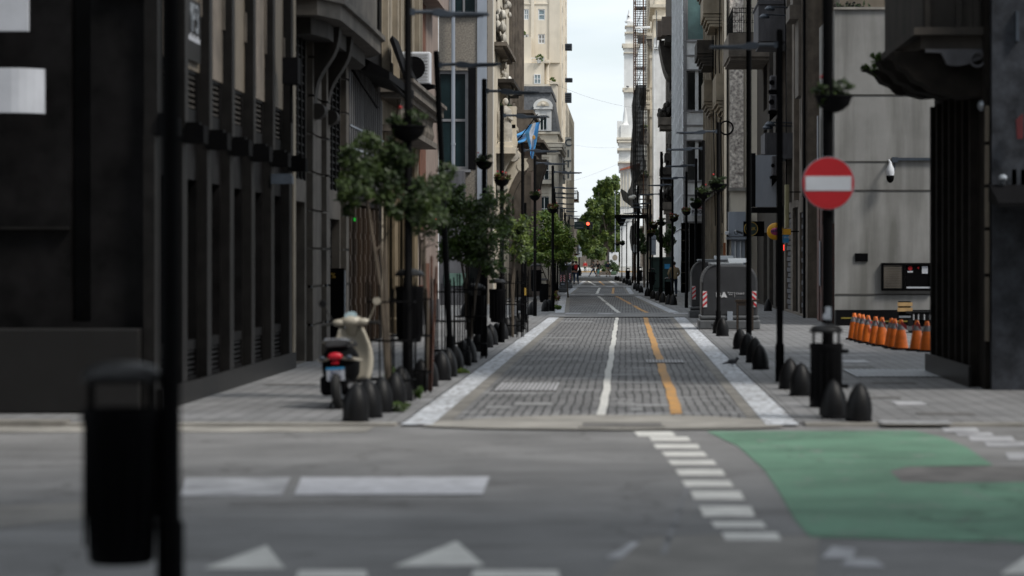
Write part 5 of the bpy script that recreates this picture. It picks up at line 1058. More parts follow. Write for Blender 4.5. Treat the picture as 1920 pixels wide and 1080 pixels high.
for p in (1283, 1286, 1323.5, 1327): mbox(mb, mF, gx(p)-.03, gx(p)+.03, gz(416), 19.4, -.075, -.0)
mb.build('mullions', M['grey_frame'], B)
m7 = mapS(X7, 1); mb = MB()
for y in range(0, 14): mbox(mb, m7, 137.2+y*2.3, 137.32+y*2.3, 3.4, 19.4, -.1, -.0)
for k in range(19): mbox(mb, m7, 137.1, 168, 3.4+k*.85, 3.46+k*.85, -.07, -.0)
mb.build('grid', M['spandrel'], B)
mb = MB(); mbox(mb, m7, 137.2, 167.9, 3.5, 19.4, -.02, -.0); mb.build('glazing', M['glass'], B)
mb = MB()
for k, p in enumerate((1282, 1287)): mb.box(gx(1277), gx(1291), Y7-.06, Y7-.002, 0, gz(418))
for k in range(6): mb.box(gx(1277)-.01, gx(1291)+.01, Y7-.07, Y7-.061, k*.55+.5, k*.55+.53)
mb.build('stone_pier', M['stone_brown'], B)
mb = MB(); mb.box(gx(1296), gx(1326), Y7-.35, Y7-.15, gz(405), gz(394)); mb.build('sign_panel', M['sign_white'], B)
text('P.HOR', .24, (gx(1309), Y7-.36, gz(398)), (R(90), 0, 0), M['black'], 'sign_letters', B, bold=.004)
mb = MB(); mb.box(gx(1298), gx(1318), Y7-.34, Y7-.15, gz(393), gz(384)); mb.build('red_sign_panel', M['sign_white'], B)
text('VELO', .26, (gx(1308), Y7-.36, gz(388.5)), (R(90), 0, 0), M['red'], 'sign_letters', B, bold=.008)
# ---- R8 dark ornate balconies --------------------------------------------------------------------------------
X8 = 3.0
B = thing('dark_ornate_building', 'dark sooty building with deep sculpted balconies silhouetted against the white wall', 'building', (X8, 169, 0))
body(B, X8, 1, 169, 200, 22, M['stone_dark'], [(171+i*5, 173+i*5, z0, z0+2.6) for i in range(5) for z0 in (.2, 4.2, 8, 12)], (), .3, 6)
m8 = mapS(X8, 1)
for i in range(5):
    for z0 in (.2, 4.2, 8, 12): window(B, m8, (171+i*5, 173+i*5, z0, z0+2.6), .25, M['wood'], M['glass'], (2, 1))
Y = 172.0; gx = lambda p: GX(p, Y); gz = lambda p: GZ(p, Y)
mb = MB(); mb.box(gx(1233), gx(1242), Y+1, Y+4, gz(66), gz(36)); mb.box(gx(1241), gx(1260), Y, Y+3, gz(66), gz(31)); mb.build('awning_box', mat('taupe_box', (.15, .12, .1), .8, amt=.1), B)
MB().box(gx(1247), gx(1262), Y, Y+4, gz(78), gz(68)).build('ledge', M['stone_dark'], B)
for (z0, z1, xa, xb, ya) in ((gz(128), gz(66), 1236, 1258, 176), (gz(375), gz(330), 1243, 1262, 176)):
    pts = [(X8, z0-1.0)]
    for j in range(12): t = j/11; pts.append((X8-(X8-GX(xa, ya))*t**.6, z0+(z1-z0)*t**1.5-.25*(1-t)))
    pts.append((X8, z1)); MB().prism(pts, 'y', ya, ya+6).build('sculpted_bracket', M['stone_dark'], B)
for i, (t, q, xa) in enumerate(((183, 232, 1235), (268, 300, 1247), (318, 326, 1238), (345, 392, 1243))):
    mb = MB(); mb.box(gx(xa), X8, Y+1, Y+5, gz(q), gz(q-14)); mb.box(gx(xa+3), X8, Y+1.2, Y+4.8, gz(q+8), gz(q))
    bl = mb.build('balcony', M['stone_brown'] if i in (0, 3) else M['stone_dark'], B)
    mb = MB()
    if i in (0, 3):
        for _ in range(60): x_ = gx(xa)+random.random()*(X8-gx(xa)); mb.ell((x_, Y+1.2+random.random()*3, gz(q-14)+random.random()*(gz(t)-gz(q-14))*(.4+.6*(x_-gx(xa))/(X8-gx(xa)))), .13, .2, .2, 6, 4)
    else: balusters(mb, mapF(Y+1.1), gx(xa+1), X8, gz(q-14), gz(t)+.0 if gz(t) > gz(q-14)+.4 else gz(q-14)+.9, 0, .2, .07)
    mb.build('balcony_clutter' if i in (0, 3) else 'balustrade', M['stone_dark'], bl)
# ---- R9 white flank ------------------------------------------------------------------------------------------
Y = 215.0; gx = lambda p: GX(p, Y); gz = lambda p: GZ(p, Y)
B = thing('white_flank_building', 'building showing a tall weathered white side wall with mouldings near the top', 'building', (gx(1227), Y, 0))
body(B, gx(1227), 1, Y, 232, gz(70), M['grey_white'], (), (), .2, 6)
mb = MB(); mb.box(gx(1226), gx(1268), Y-.12, Y-.002, gz(88), gz(84)); mb.box(gx(1226), gx(1268), Y-.2, Y-.002, gz(92), gz(90)); mb.box(gx(1225.5), gx(1227), Y-.05, Y-.003, 0, gz(74)); mb.build('moulding', M['spandrel'], B)
mb = MB(); mb.box(gx(1226), gx(1258), Y+1.5, Y+14, gz(70)-.02, gz(32)); mb.box(gx(1224), gx(1260), Y+1.2, Y+14.3, gz(33), gz(26)); mb.box(gx(1228), gx(1256), Y+1.6, Y+14, gz(28), gz(-60)); mb.box(gx(1219), gx(1256), Y+1.2, Y+14, gz(11), gz(5)); mb.build('upper_storey', M['cream2'], B)
mb = MB(); mb.box(gx(1240), gx(1242), Y+1.3, Y+1.5, 0, 25)
mb = MB(); mb.cyl((gx(1231), Y-.1, gz(70)-1), (gx(1231), Y-.1, gz(20)), .03); mb.tube([(gx(1231), Y-.1, gz(40)), (gx(1231), Y-.1, gz(72))], .04); mb.build('mast', M['lamp_grey'], B)
# cowl on the dark building roof edge
# ---- R10 ornate cream with scaffold ---------------------------------------------------------------------------
Y = 236.0; gx = lambda p: GX(p, Y); gz = lambda p: GZ(p, Y)
B = thing('ornate_cream_building', 'cream ornate building with deep balconies behind scaffolding and black netting', 'building', (gx(1214), Y, 0))
X10 = gx(1214)
body(B, X10, 1, Y, 300, 27, M['cream2'], [(238+i*6, 240+i*6, z0, z0+3) for i in range(6) for z0 in (1, 6, 11, 16, 21)], (), .3, 7)
m10 = mapS(X10, 1)
for i in range(6):
    for z0 in (1, 6, 11, 16, 21): window(B, m10, (238+i*6, 240+i*6, z0, z0+3), .25, M['wood'], M['glass'], (2, 2))
def ydent(t, q, xa, xb, m_='cream2', base='beige2'):
    mb = MB(); mb.box(gx(xa), gx(xb), Y-.6, Y+2.5, gz(q), gz(t))
    for k in range(5): mb.box(gx(xa)+.05+k*.0, gx(xb), Y-.5+k*.55, Y-.2+k*.55, gz(q)-.25, gz(q))
    return mb.build('balcony', M[m_], B)
ydent(62, 68, 1194, 1225)
mb = MB(); 
for k in range(4): mb.box(gx(1195), gx(1211), Y-.62, Y-.3+.3*k, gz(70+k*3.2)-.08, gz(70+k*3.2)+.03)
pts = [(gx(1226), gz(100))]+[(gx(1212)+((gx(1226)-gx(1212))*(1-t/8.)**1.5)*0+.0+(gx(1224)-gx(1211))*(1-(t/8.))**2, gz(98-28*t/8.)) for t in range(9)]+[(gx(1226), gz(68))]
mb.prism(pts, 'y', Y-.4, Y+.4); mb.build('corbel', M['beige2'], B)
mb = MB()
for p in range(1200, 1219, 3): mb.lathe([(.08, 0), (.05, .1), (.11, .5), (.05, 1.0), (.08, 1.15)], gx(p), Y-.6, gz(191), 8)
mb.box(gx(1199), gx(1219), Y-.75, Y+1, gz(169), gz(166)); mb.box(gx(1200), gx(1219), Y-.75, Y+1, gz(196), gz(191)); mb.box(gx(1202), gx(1219), Y-.7, Y+1, gz(206), gz(196))
mb.build('balustrade', M['cream2'], B)
for t, q, xa in ((248, 270, 1198), (326, 340, 1192), (340, 366, 1194), (392, 404, 1203)):
    mb = MB(); mb.box(gx(xa), gx(1216), Y-.6, Y+1.5, gz(q), gz(t)); mb.build('balcony', M['concrete' if t != 392 else 'cream2'], B)
mb = MB(); mb.box(gx(1218.5), gx(1226), Y-.25, Y-.0-.002, 0, 27)
for k in range(8): mb.box(gx(1217.5), gx(1227), Y-.33, Y-.26, k*2.6+4, k*2.6+4.25)
mb.build('corner_pilaster', M['cream2'], B)
mb = MB(); mb.box(gx(1212), gx(1226), Y-.1, Y-.002, gz(470), gz(360)); mb.box(gx(1206), gx(1226), Y-.8, Y-.003, gz(408), gz(402)); mb.prism([(gx(1208), gz(408)), (gx(1214), gz(408)), (gx(1216), gz(425)), (gx(1214), gz(432))], 'y', Y-.6, Y-.3); mb.build('lower_stonework', M['beige2'], B)
for p, q, r_ in ((1208, 238, .42), (1200, 322, .55), (1210, 326, .4)):
    T = thing('balcony_plant', {1208: 'green bush on the upper netted balcony', 1200: 'wide yellow green shrub on the lower stone balcony', 1210: 'small green shrub beside the wide yellow green one'}[p], 'plant', (gx(p), Y-.7, gz(q)-r_))
    mb = MB(); mb.leaves((gx(p), Y-.8, gz(q)), (r_, .3, r_*.7), 300, .07, 10); mb.build('foliage', [M['leafC'], M['leafA']], T)
    mb = MB(); mb.box(gx(p)-r_*.6, gx(p)+r_*.6, Y-.95, Y-.65, gz(q)-r_*1.0, gz(q)-r_*.5); mb.build('planter', M['stone_dark'], T)
# scaffold
Ysc = 233.0; sx = lambda p: GX(p, Ysc); sz = lambda p: GZ(p, Ysc)
T = thing('scaffold', 'tall rusty tube scaffold in front of the ornate cream building', 'scaffold', (sx(1197), Ysc, 0))
mb = MB()
for p in (1188.5, 1192, 1206.5):
    for yy in (0, 2.2, 4.4): mb.cyl((sx(p), Ysc+yy, 0), (sx(p), Ysc+yy, 30), .05, n=6)
mb.build('uprights', M['rustpole'], T)
mb = MB()
z = sz(400)
while z < 29:
    for yy in (0, 2.2): mb.cyl((sx(1188), Ysc+yy, z), (sx(1213), Ysc+yy, z), .03, n=5)
    for p in (1188.5, 1206.5): mb.cyl((sx(p), Ysc, z), (sx(p), Ysc+4.4, z), .03, n=5)
    z += .42
for k in range(10):
    z = sz(400)+k*2.6; mb.cyl((sx(1189), Ysc-.05, z), (sx(1206), Ysc-.05, z+2.6), .03, n=5)
for p in (1196, 1200, 1211): mb.cyl((sx(p), Ysc+1, sz(400)), (sx(p), Ysc+1, 29), .03, n=5)
mb.build('ledgers', M['scafgrey'], T)
mb = MB()
for p in (15, 128): mb.box(sx(1190), sx(1212), Ysc, Ysc+2.2, sz(p), sz(p)+.12)
mb.build('planks', M['scafgrey'], T)
mb = MB(); mb.cyl((sx(1191), Ysc-.2, sz(53)), (sx(1219), Ysc-.2, sz(52)), .12, n=10); mb.build('white_pipe', M['grey_white'], T)
mb = MB(); mb.ell((sx(1202), Ysc-.25, sz(56)), .13, .13, .16, 12, 8); mb.build('dome_lamp', M['white_plastic'], T, smooth=True)
# netting: rippled cloth hung off the scaffold
def cloth(name, pts_l, pts_r, Y0, m_, amp=.25, n=26, seg=10, parent=None, seed=1, thick=True):
    mb = MB(); rn = random.Random(seed); ph = [rn.random()*6 for _ in range(4)]
    vs = []
    def it(P, t):
        f = t*(len(P)-1); i = min(int(f), len(P)-2); f -= i
        return [P[i][j]+(P[i+1][j]-P[i][j])*f for j in range(len(P[0]))]
    for i in range(n+1):
        a = it(pts_l, i/n); b = it(pts_r, i/n)
        for j in range(seg+1):
            s_ = j/seg; x = a[0]+(b[0]-a[0])*s_; z = a[1]+(b[1]-a[1])*s_
            y = Y0+amp*math.sin(s_*7+ph[0]+i*.35)+amp*.6*math.sin(s_*13+ph[1]-i*.2)
            vs.append((x, y, z))
    fs = [(i*(seg+1)+j, i*(seg+1)+j+1, (i+1)*(seg+1)+j+1, (i+1)*(seg+1)+j) for i in range(n) for j in range(seg)]
    mb._add(vs, fs); o = mb.build(name, m_, parent, smooth=False)
    o.data.shade_smooth()
    return o
L_ = [(1193, 160), (1188, 175), (1184, 200), (1186, 235), (1183, 270), (1181, 310), (1184, 335), (1182, 350), (1176, 360), (1186, 372), (1190, 400)]
R_ = [(1211, 160), (1212, 172), (1211, 195), (1206, 215), (1206, 250), (1208, 290), (1212, 315), (1200, 330), (1192, 350), (1196, 372), (1203, 402)]
n_ = cloth('scaffold_net', [(sx(a), sz(b)) for a, b in L_], [(sx(a), sz(b)) for a, b in R_], Ysc-.4, M['net'], .2)
tag(n_, 'torn black netting hanging from the rusty scaffold', 'netting')
n2 = cloth('net_bundle', [(sx(1165), sz(354)), (sx(1163), sz(358)), (sx(1168), sz(376))], [(sx(1185), sz(368)), (sx(1192), sz(384)), (sx(1196), sz(398))], Ysc-1, M['net'], .15, 6, 6, seed=4)
tag(n2, 'loose flap of black netting jutting left of the scaffold foot', 'netting')
mb = MB(); mb.ell((sx(1184), Ysc-1.2, sz(371)), .3, .3, .18, 10, 6); mb.ell((sx(1188), Ysc-1.2, sz(369)), .22, .25, .16, 10, 6); tag(mb.build('plastic_bundle', M['grey_white'], smooth=True), 'pale plastic bundle tied at the bottom of the netting', 'bundle')
mb = MB(); mb.box(sx(1153), sx(1213), Ysc-1.5, Ysc+3, sz(409), sz(403)); mb.prism([(sx(1153), sz(409)), (sx(1163), sz(425)), (sx(1168), sz(425)), (sx(1175), sz(409))], 'y', Ysc-1.2, Ysc-1.0)
o = mb.build('pavement_canopy', M['black_matt']); tag(o, 'dark flat protective canopy over the pavement below the scaffold', 'canopy')
o = cloth('hanging_tarp', [(sx(1182), sz(425)), (sx(1180), sz(445)), (sx(1183), sz(468)), (sx(1190), sz(480))], [(sx(1200), sz(408)), (sx(1198), sz(440)), (sx(1195), sz(465)), (sx(1193), sz(480))], Ysc-1.0, M['net'], .15, 10, 6, seed=8); tag(o, 'dark tarpaulin bulging below the protective canopy', 'tarpaulin')
mb = MB(); mb.cyl((sx(1190), Ysc-2, sz(466)), (sx(1190), Ysc-1.95, sz(466)), .34, n=24); o = mb.build('round_mirror', M['steel']); tag(o, 'grey round disc sign mounted low near the tarpaulin', 'sign')
mb2 = MB(); mb2.cyl((sx(1190), Ysc-1.9, 0), (sx(1190), Ysc-1.9, sz(462)), .03); o2 = mb2.build('pole', M['black'], o)
o2.location = -o.location
# ---- Cabildo-like white tower and arcaded block at the plaza ----------------------------------------------------
Y = 385.0; gx = lambda p: GX(p, Y); gz = lambda p: GZ(p, Y)
B = thing('white_tower', 'slender white colonial tower with stacked cornices and pointed finial', 'tower', (gx(1182), Y, 0))
def tier(a, b, t, q, o=0): return (gx(a-o), gx(b+o), Y-o*.02, Y+4+o*.02, gz(q), gz(t))
mb = MB()
for a, b, t, q in ((1170, 1196, 84, 500), (1172, 1194, 62, 84), (1174, 1192, 48, 62), (1176, 1190, 42, 48)): mb.box(gx(a), gx(b), Y, Y+4, gz(q), gz(t))
mb.lathe([(.5, 0), (.6, .2), (.3, .5), (.28, 1.0), (.12, 1.4), (.06, 1.9)], gx(1179), Y+1, gz(42), 10)
wl = mb.build('wall', M['white_wall'], B)
mb = MB()
for a, b, t, q in ((1166, 1200, 82, 86), (1168, 1198, 86, 90), (1169, 1197, 98, 100), (1171, 1197, 60, 63), (1167, 1198, 165, 169), (1169, 1197, 169, 173), (1171.5, 1195, 48, 50)): mb.box(gx(a), gx(b), Y-.4, Y+4.4, gz(q), gz(t))
mb.build('cornice', M['cream2'], B)
mb = MB(); mb.ell((gx(1178.5), Y, gz(31)), .13, .2, .14, 8, 6); mb.ell((gx(1177.8), Y, gz(29.5)), .07, .07, .08, 8, 5); o = mb.build('pigeon', M['pigeon']); tag(o, 'tiny dark bird perched on the tip of the white tower', 'bird')
mb = MB(); mb.ell((gx(1177), Y-.5, gz(163)), .2, .15, .12, 8, 6); mb.ell((gx(1175.2), Y-.5, gz(162)), .08, .08, .08, 8, 5); o = mb.build('pigeon', M['pigeon']); tag(o, 'small dark bird standing on the lower ledge of the white tower', 'bird')
Y = 345.0; gx = lambda p: GX(p, Y); gz = lambda p: GZ(p, Y)
B = thing('white_block', 'white and pale pink colonial block with stepped cornices in front of the tower', 'building', (gx(1172), Y, 0))
mb = MB()
for a, b, t, q in ((1163, 1200, 320, 500), (1160, 1186, 262, 320)): mb.box(gx(a), gx(b), Y, Y+10, gz(q), gz(t))
mb.box(gx(1157), gx(1166), Y+1, Y+9, gz(258), gz(226)); mb.lathe([(.8, 0), (.8, .8), (.55, 1.0), (.7, 1.3), (.35, 2.0), (.25, 3.0), (.1, 4.0)], gx(1172), Y+2, gz(258), 10); mb.box(gx(1164), gx(1184), Y+.8, Y+9, gz(262), gz(234))
mb.build('wall', M['white_wall'], B)
mb = MB()
for a, b, t, q in ((1156, 1188, 258, 262), (1158, 1187, 264, 267), (1157, 1187, 278, 282), (1158, 1186, 303, 306)): mb.box(gx(a), gx(b), Y-.5, Y+10.4, gz(q), gz(t))
mb.build('cornice', M['pink'] if False else M['cream2'], B)
mb = MB(); mb.prism([(gx(1162), gz(320)), (gx(1200), gz(312)), (gx(1200), gz(306)), (gx(1163), gz(317))], 'y', Y-.6, Y+10); mb.build('roof', mat('tile_roof', (.3, .1, .06), .8, amt=.2), B)
mb = MB(); railing(mb, mapF(Y), gx(1163), gx(1186), gz(402), gz(388), -.8, .22, .02); mb.build('railing', M['lamp_grey'], B)
mb = MB(); mb.box(gx(1162), gx(1188), Y-1, Y, gz(406), gz(402))
for p in (1164, 1169, 1174, 1180): mb.box(gx(p)-.07, gx(p)+.07, Y-.15, Y-.002, gz(388), gz(322))
mb.build('string_course', M['cream2'], B)
# ---- unseen blocks added beside and behind the viewer to shade the junction ----------------------------------------
for nm, lab, x0, s, y1, m_ in (('unseen_shade_block', 'unseen dark stone block added at the near right corner to shade the junction', 5.4, 1, 10, 'stone_brown'), ('unseen_shade_block', 'unseen grey stone block added at the near left corner to shade the junction', -7.0, -1, 8.5, 'stone_dark')):
    B = thing(nm, lab, 'building', (x0, -30, 0)); hs = [(-28+i*4, -26+i*4, z0, z0+2) for i in range(9) for z0 in (1, 5, 9, 13, 17)]
    body(B, x0, s, -30, y1, 24, M[m_], hs if s < 0 else hs, (), .3, 24 if s < 0 else 48)

# ================================================================== STREET OBJECTS
ORD = ['first', 'second', 'third', 'fourth', 'fifth', 'sixth', 'seventh', 'eighth', 'ninth', 'tenth', 'eleventh', 'twelfth', 'thirteenth', 'fourteenth', 'fifteenth', 'sixteenth', 'seventeenth', 'eighteenth', 'nineteenth', 'twentieth', 'twenty-first', 'twenty-second', 'twenty-third', 'twenty-fourth', 'twenty-fifth', 'twenty-sixth', 'twenty-seventh', 'twenty-eighth', 'twenty-ninth', 'thirtieth', 'thirty-first', 'thirty-second']
G0 = .031
def place(proto, used, x, y, z=G0, rz=0, label=None, s=1.0):
    o = proto if not used else copy_tree(proto)
    used.append(1); o.location = (x, y, z); o.rotation_euler = (0, 0, rz); o.scale = (s, s, s)
    if label: o['label'] = label
    return o
# ---- bollards
T = thing('bollard', '', 'bollard', group='bullet shaped bollards along the kerbs')
mb = MB(); prof = [(.128, 0), (.132, .03), (.132, .07)]+[(.134*(1-t**2.2)**.72+.001, .07+.33*t) for t in [i/10 for i in range(1, 11)]]
mb.lathe(prof, 0, 0, 0, 20); mb.build('shell', M['bollard'], T, smooth=True)
mb = MB(); mb.lathe([(.138, 0), (.138, .018), (.13, .03)], 0, 0, 0, 20); mb.build('base_ring', M['black_matt'], T)
used = []
rights = [(1612, 797), (1567, 792), (1541, 770), (1503, 748), (1481, 735), (1427, 697), (1415, 684), (1401, 670), (1388, 658), (1355, 633), (1347, 628), (1303, 594)]
far_r = [(1263, 573.8), (1253.5, 572.5), (1242.7, 569), (1234, 565), (1224.6, 561.7), (1213.8, 557), (1202, 550), (1196, 546.5), (1191, 543.7), (1181, 536), (1176, 534), (1170, 531.5), (1164, 529), (1159.5, 527.2), (1155, 526)]
for i, (px, py) in enumerate(rights+far_r):
    x, y = PP(px, py); place(T, used, x, y+.13, label='%s black bullet bollard along the right kerb, counting from the near corner' % ORD[i], rz=i*.7, s=1.0+.04*math.sin(i*2.3)).rotation_euler = (.03*math.sin(i*5.1), .035*math.cos(i*3.7), i*.7)
lefts = [(664, 797), (690, 790), (712, 780), (738, 768), (750, 758), (790, 737), (802, 730), (826, 718), (838, 711), (853, 700), (867, 689), (878, 684), (897, 663), (911, 655), (920, 650), (931, 645), (941, 639), (951, 632.7), (958, 629.6), (966, 625), (974, 620), (997.7, 592.7), (1022, 585.8), (1029, 585)]
for i, (px, py) in enumerate(lefts):
    x, y = PP(px, py); place(T, used, x, y+.13, label='%s black bullet bollard along the left kerb, counting from the near corner' % ORD[i], rz=i*.9, s=1.0+.04*math.sin(i*1.9)).rotation_euler = (.035*math.sin(i*4.1), .03*math.cos(i*2.9), i*.9)
for i, (px, py) in enumerate(((872, 594), (976, 584), (992, 552.5), (970, 551), (1440, 585))):
    x, y = PP(px, py); place(T, used, x, y, label=['lone black bollard by the wall behind the second tree on the left', 'single black bollard on the left pavement before the fifth lamp post', 'small far bollard on the left pavement, right one of two', 'small far bollard on the left pavement, left one of two', 'lone black bollard by the dark doorway beyond the grey containers'][i])
# ---- lamp posts
def lamp(side):
    T = thing('street_lamp', '', 'street lamp', group='slim black street lamps along the kerbs')
    mb = MB(); mb.lathe([(.06, 0), (.06, .5), (.045, .52), (.043, 4.72), (.03, 4.74)], 0, 0, 0, 14); mb.build('pole', M['black'], T, smooth=True)
    mb = MB(); mb.cyl((side*.03, 0, 4.53), (side*.36, 0, 4.53), .024, n=8); mb.box(side*.03, side*.08, -.035, .035, 4.49, 4.57); mb.build('arm', M['lamp_grey'], T)
    mb = MB()
    mb.prism([(side*.28, 4.50), (side*.30, 4.555), (side*.36, 4.565), (side*.44, 4.55), (side*.50, 4.53), (side*.94, 4.518), (side*.95, 4.488), (side*.55, 4.482), (side*.50, 4.47), (side*.38, 4.47), (side*.30, 4.485)], 'y', -.08, .08)
    hd = mb.build('lamp_head', M['lamp_grey'], T, bevel=.006)
    mb = MB(); mb.box(side*.52, side*.88, -.06, .06, 4.472, 4.479); mb.build('lens', M['lamp_grey'], hd)
    return T
# per side: (px, base py) ; names
LL = [(319, 1212), (765, 755), (846, 699), (908, 671), (941, 645), (980, 608), (1003, 594.5), (1036.5, 585), (1037, 568.5), (1039, 562.5), (1040, 558), (1041, 551.5), (1045, 546.5), (1052, 543.5), (1060, 538.5), (1067, 536)]
RL = [(1462, 720), (1347, 628), (1319, 610), (1305, 592), (1287, 579), (1261, 571.5), (1238, 561.5), (1220, 551.7), (1214, 548), (1198, 541.5), (1191, 536), (1186, 532), (1175, 528), (1166, 524)]
LT, RT = lamp(1), lamp(-1); ul, ur = [], []
LP = []; RP = []
for i, (px, py) in enumerate(LL):
    x, y = PP(px, py)
    if i == 0: x, y = GX(319, 11.4), 11.4
    lab = 'large blurred foreground lamp post at the left carrying a litter bin' if i == 0 else '%s slim black lamp post along the left kerb beyond the junction' % ORD[i-1]
    o = place(LT, ul, x, y, label=lab); LP.append((x, y))
    if i == 2: o.rotation_euler = (0, R(-2.7), 0)
for i, (px, py) in enumerate(RL):
    x, y = PP(px, py); place(RT, ur, x, y, label='%s slim black lamp post along the right kerb beyond the junction' % ORD[i]); RP.append((x, y))
# plain tall posts
for (px, py, h, r_, lab) in ((1404, 655, 9, .055, 'tall plain black post rising past the frame beside the advertising box'), (1240, 568, 6.0, .06, 'taller plain black post among the right hand lamps'), (1196, 545, 5.9, .07, 'thick dark post in front of the scaffold'), (984, 607, 3.2, .05, 'short black post with a yellow band on the left kerb')):
    x, y = PP(px, py); T = thing('post', lab, 'post', (x, y, G0), 'plain black street posts')
    mb = MB(); mb.cyl((x, y, G0), (x, y, h), r_, r_*.9, 12); mb.build('shaft', M['black'], T, smooth=True)
    mb = MB(); mb.cyl((x, y, G0), (x, y, .25), r_*1.5, n=12); mb.build('base', M['black'], T)
    if px == 984:
        mb = MB(); mb.cyl((x, y, .75), (x, y, .95), r_*1.05, n=12); mb.build('yellow_band', M['gold_text'], T)
# ---- litter bins
T = thing('litter_bin', '', 'litter bin', group='black litter bins hung on posts')
mb = MB(); mb.lathe([(.125, 0), (.14, .02), (.165, .60), (.172, .61), (.172, .66), (.16, .66), (.14, .1)], 0, 0, 0, 22); mb.build('body', M['black_matt'], T, smooth=True)
mb = MB()
for k in range(16): a = k*math.pi/8; mb.box(.158*math.cos(a)-.006, .158*math.cos(a)+.006, .158*math.sin(a)-.006, .158*math.sin(a)+.006, .08, .58)
mb.build('ribs', M['black_matt'], T)
mb = MB(); mb.lathe([(.17, .775), (.172, .80), (.14, .84), (.07, .86), (.01, .865)], 0, 0, 0, 22); mb.build('lid', M['metal_dark'], T, smooth=True)
mb = MB()
for k in range(2): a = math.pi*k; MB().box(.13*math.cos(a)-.012, .13*math.cos(a)+.012, -.02, .02, .62, .79).build('lid_strut', M['black'], T)
for z_ in (.2, .56): MB().box(.15, .23, -.03, .03, z_, z_+.04).build('bracket', M['black'], T)
ub = []
bins = [(GX(228, 11.4), 11.4, .36, 0, 'large blurred black litter bin in the left foreground'),
 (LP[1][0]-.0, LP[1][1]+.22, .70, 1.57, 'black litter bin behind the first left lamp post near the scooter'),
 (GX(891, 45.3), 45.3, .41, 1.57, 'black litter bin beside the leaning left post and second tree'),
 (GX(933, 53), 53, .44, 1.57, 'black litter bin at the left kerb between the second and third trees'),
 (GX(1005, 83), 83, .72, 0, 'black litter bin high on the seventh left post'),
 (GX(1020, 95), 95, .19, 0, 'black litter bin low beside the left flower tuft'),
 (GX(1545, 27.9), 27.6, .14, 0, 'black litter bin fixed to the no entry sign post'),
 (GX(1253, 123), 123, .05, 0, 'black litter bin in front of the person in the beige jacket'),
 (GX(1222, 139), 139, .43, 0, 'black litter bin beside the dark green street kiosk'),
 (GX(1199, 159), 159, .47, 0, 'black litter bin hung in front of the scaffold'),
 (GX(1177, 200), 200, .3, 0, 'farthest black litter bin on the right kerb near the white tower')]
for (x, y, z, rz, lab) in bins: place(T, ub, x, y, z, rz, lab)
# ---- hanging flower baskets
def basket(col, seed, kinds):
    T = thing('flower_basket', '', 'flower basket', group='flower baskets fixed on the posts')
    mb = MB(); mb.lathe([(.04, -.2), (.12, -.17), (.2, -.1), (.235, 0), (.25, 0), (.25, .02), (.22, .02)], 0, 0, 0, 18); mb.build('bowl', M['black_matt'], T, smooth=True)
    rn = random.Random(seed)
    mb = MB(); mb.leaves((0, 0, .1), (.27, .27, .15), 800, .036, 16, rn); mb.leaves((0, 0, -.02), (.27, .27, .12), 260, .03, 9, rn); mb.build('foliage', [M[kinds[0]], M[kinds[1]]], T)
    mb = MB()
    for _ in range(1 if col == 'flower_red' and seed == 3 else 3):
        a = rn.random()*6.28; rr = rn.random()*.2; c = (rr*math.cos(a), rr*math.sin(a), .17+rn.random()*.1); mb.ell(c, .028, .028, .022, 7, 5)
    mb.build('flower', M[col], T, smooth=True)
    return T
b1 = basket('flower_red', 3, ('leafA', 'leafB')); b2 = basket('flower_red', 5, ('leafC', 'leafR'))
u1, u2 = [], []
bl = [(1, LP[1][0], LP[1][1], 238, 1.05, 'dark leafy flower basket on the first left lamp post'),
 (1, LP[3][0], LP[3][1], 305, .75, 'small dark flower basket on the third left lamp post'),
 (2, LP[4][0], LP[4][1], 338, .78, 'flower basket with reddish blooms on the fourth left lamp post'),
 (1, LP[6][0], LP[6][1], 368, .8, 'flower basket on the sixth left lamp post'),
 (2, LP[7][0], LP[7][1], 392, .9, 'flower basket with upright greenery on the seventh left lamp post'),
 (1, GX(1563, 28), 28, 182, .98, 'large dark blurred flower basket above the no entry sign'),
 (1, RP[1][0], RP[1][1], 346, 1.0, 'flower basket with a bright red bloom on the second right lamp post'),
 (1, RP[2][0], RP[2][1], 362, .95, 'dense green flower basket on the third right lamp post'),
 (1, RP[3][0], RP[3][1], 382, .95, 'dark flower basket on the fourth right lamp post'),
 (2, RP[4][0], RP[4][1], 397, .8, 'pale tufted flower basket on the fifth right lamp post'),
 (2, RP[5][0]+.05, RP[5][1], 409, .9, 'tilted mossy flower basket on the sixth right lamp post'),
 (1, GX(1241, 115), 115, 417, 1.0, 'flower basket beside the tall plain post on the right'),
 (2, GX(1226, 120), 120, 423, 1.0, 'brown tinged flower basket above the dark green kiosk'),
 (2, RP[7][0], RP[7][1], 438, 1.0, 'flower basket on the eighth right lamp post'),
 (1, GX(1167, 190), 190, 456, 1.0, 'right one of two tiny far flower baskets near the white tower'),
 (2, GX(1158, 200), 200, 457, 1.0, 'left one of two tiny far flower baskets near the white tower')]
for k, (kind, x, y, py, s_, lab) in enumerate(bl):
    s_ *= .84
    o = place(b1 if kind == 1 else b2, u1 if kind == 1 else u2, x, y, GZ(py, y), k*1.3, lab, s_)
    if 'tilted' in lab: o.rotation_euler = (R(-6), R(-14), .6)
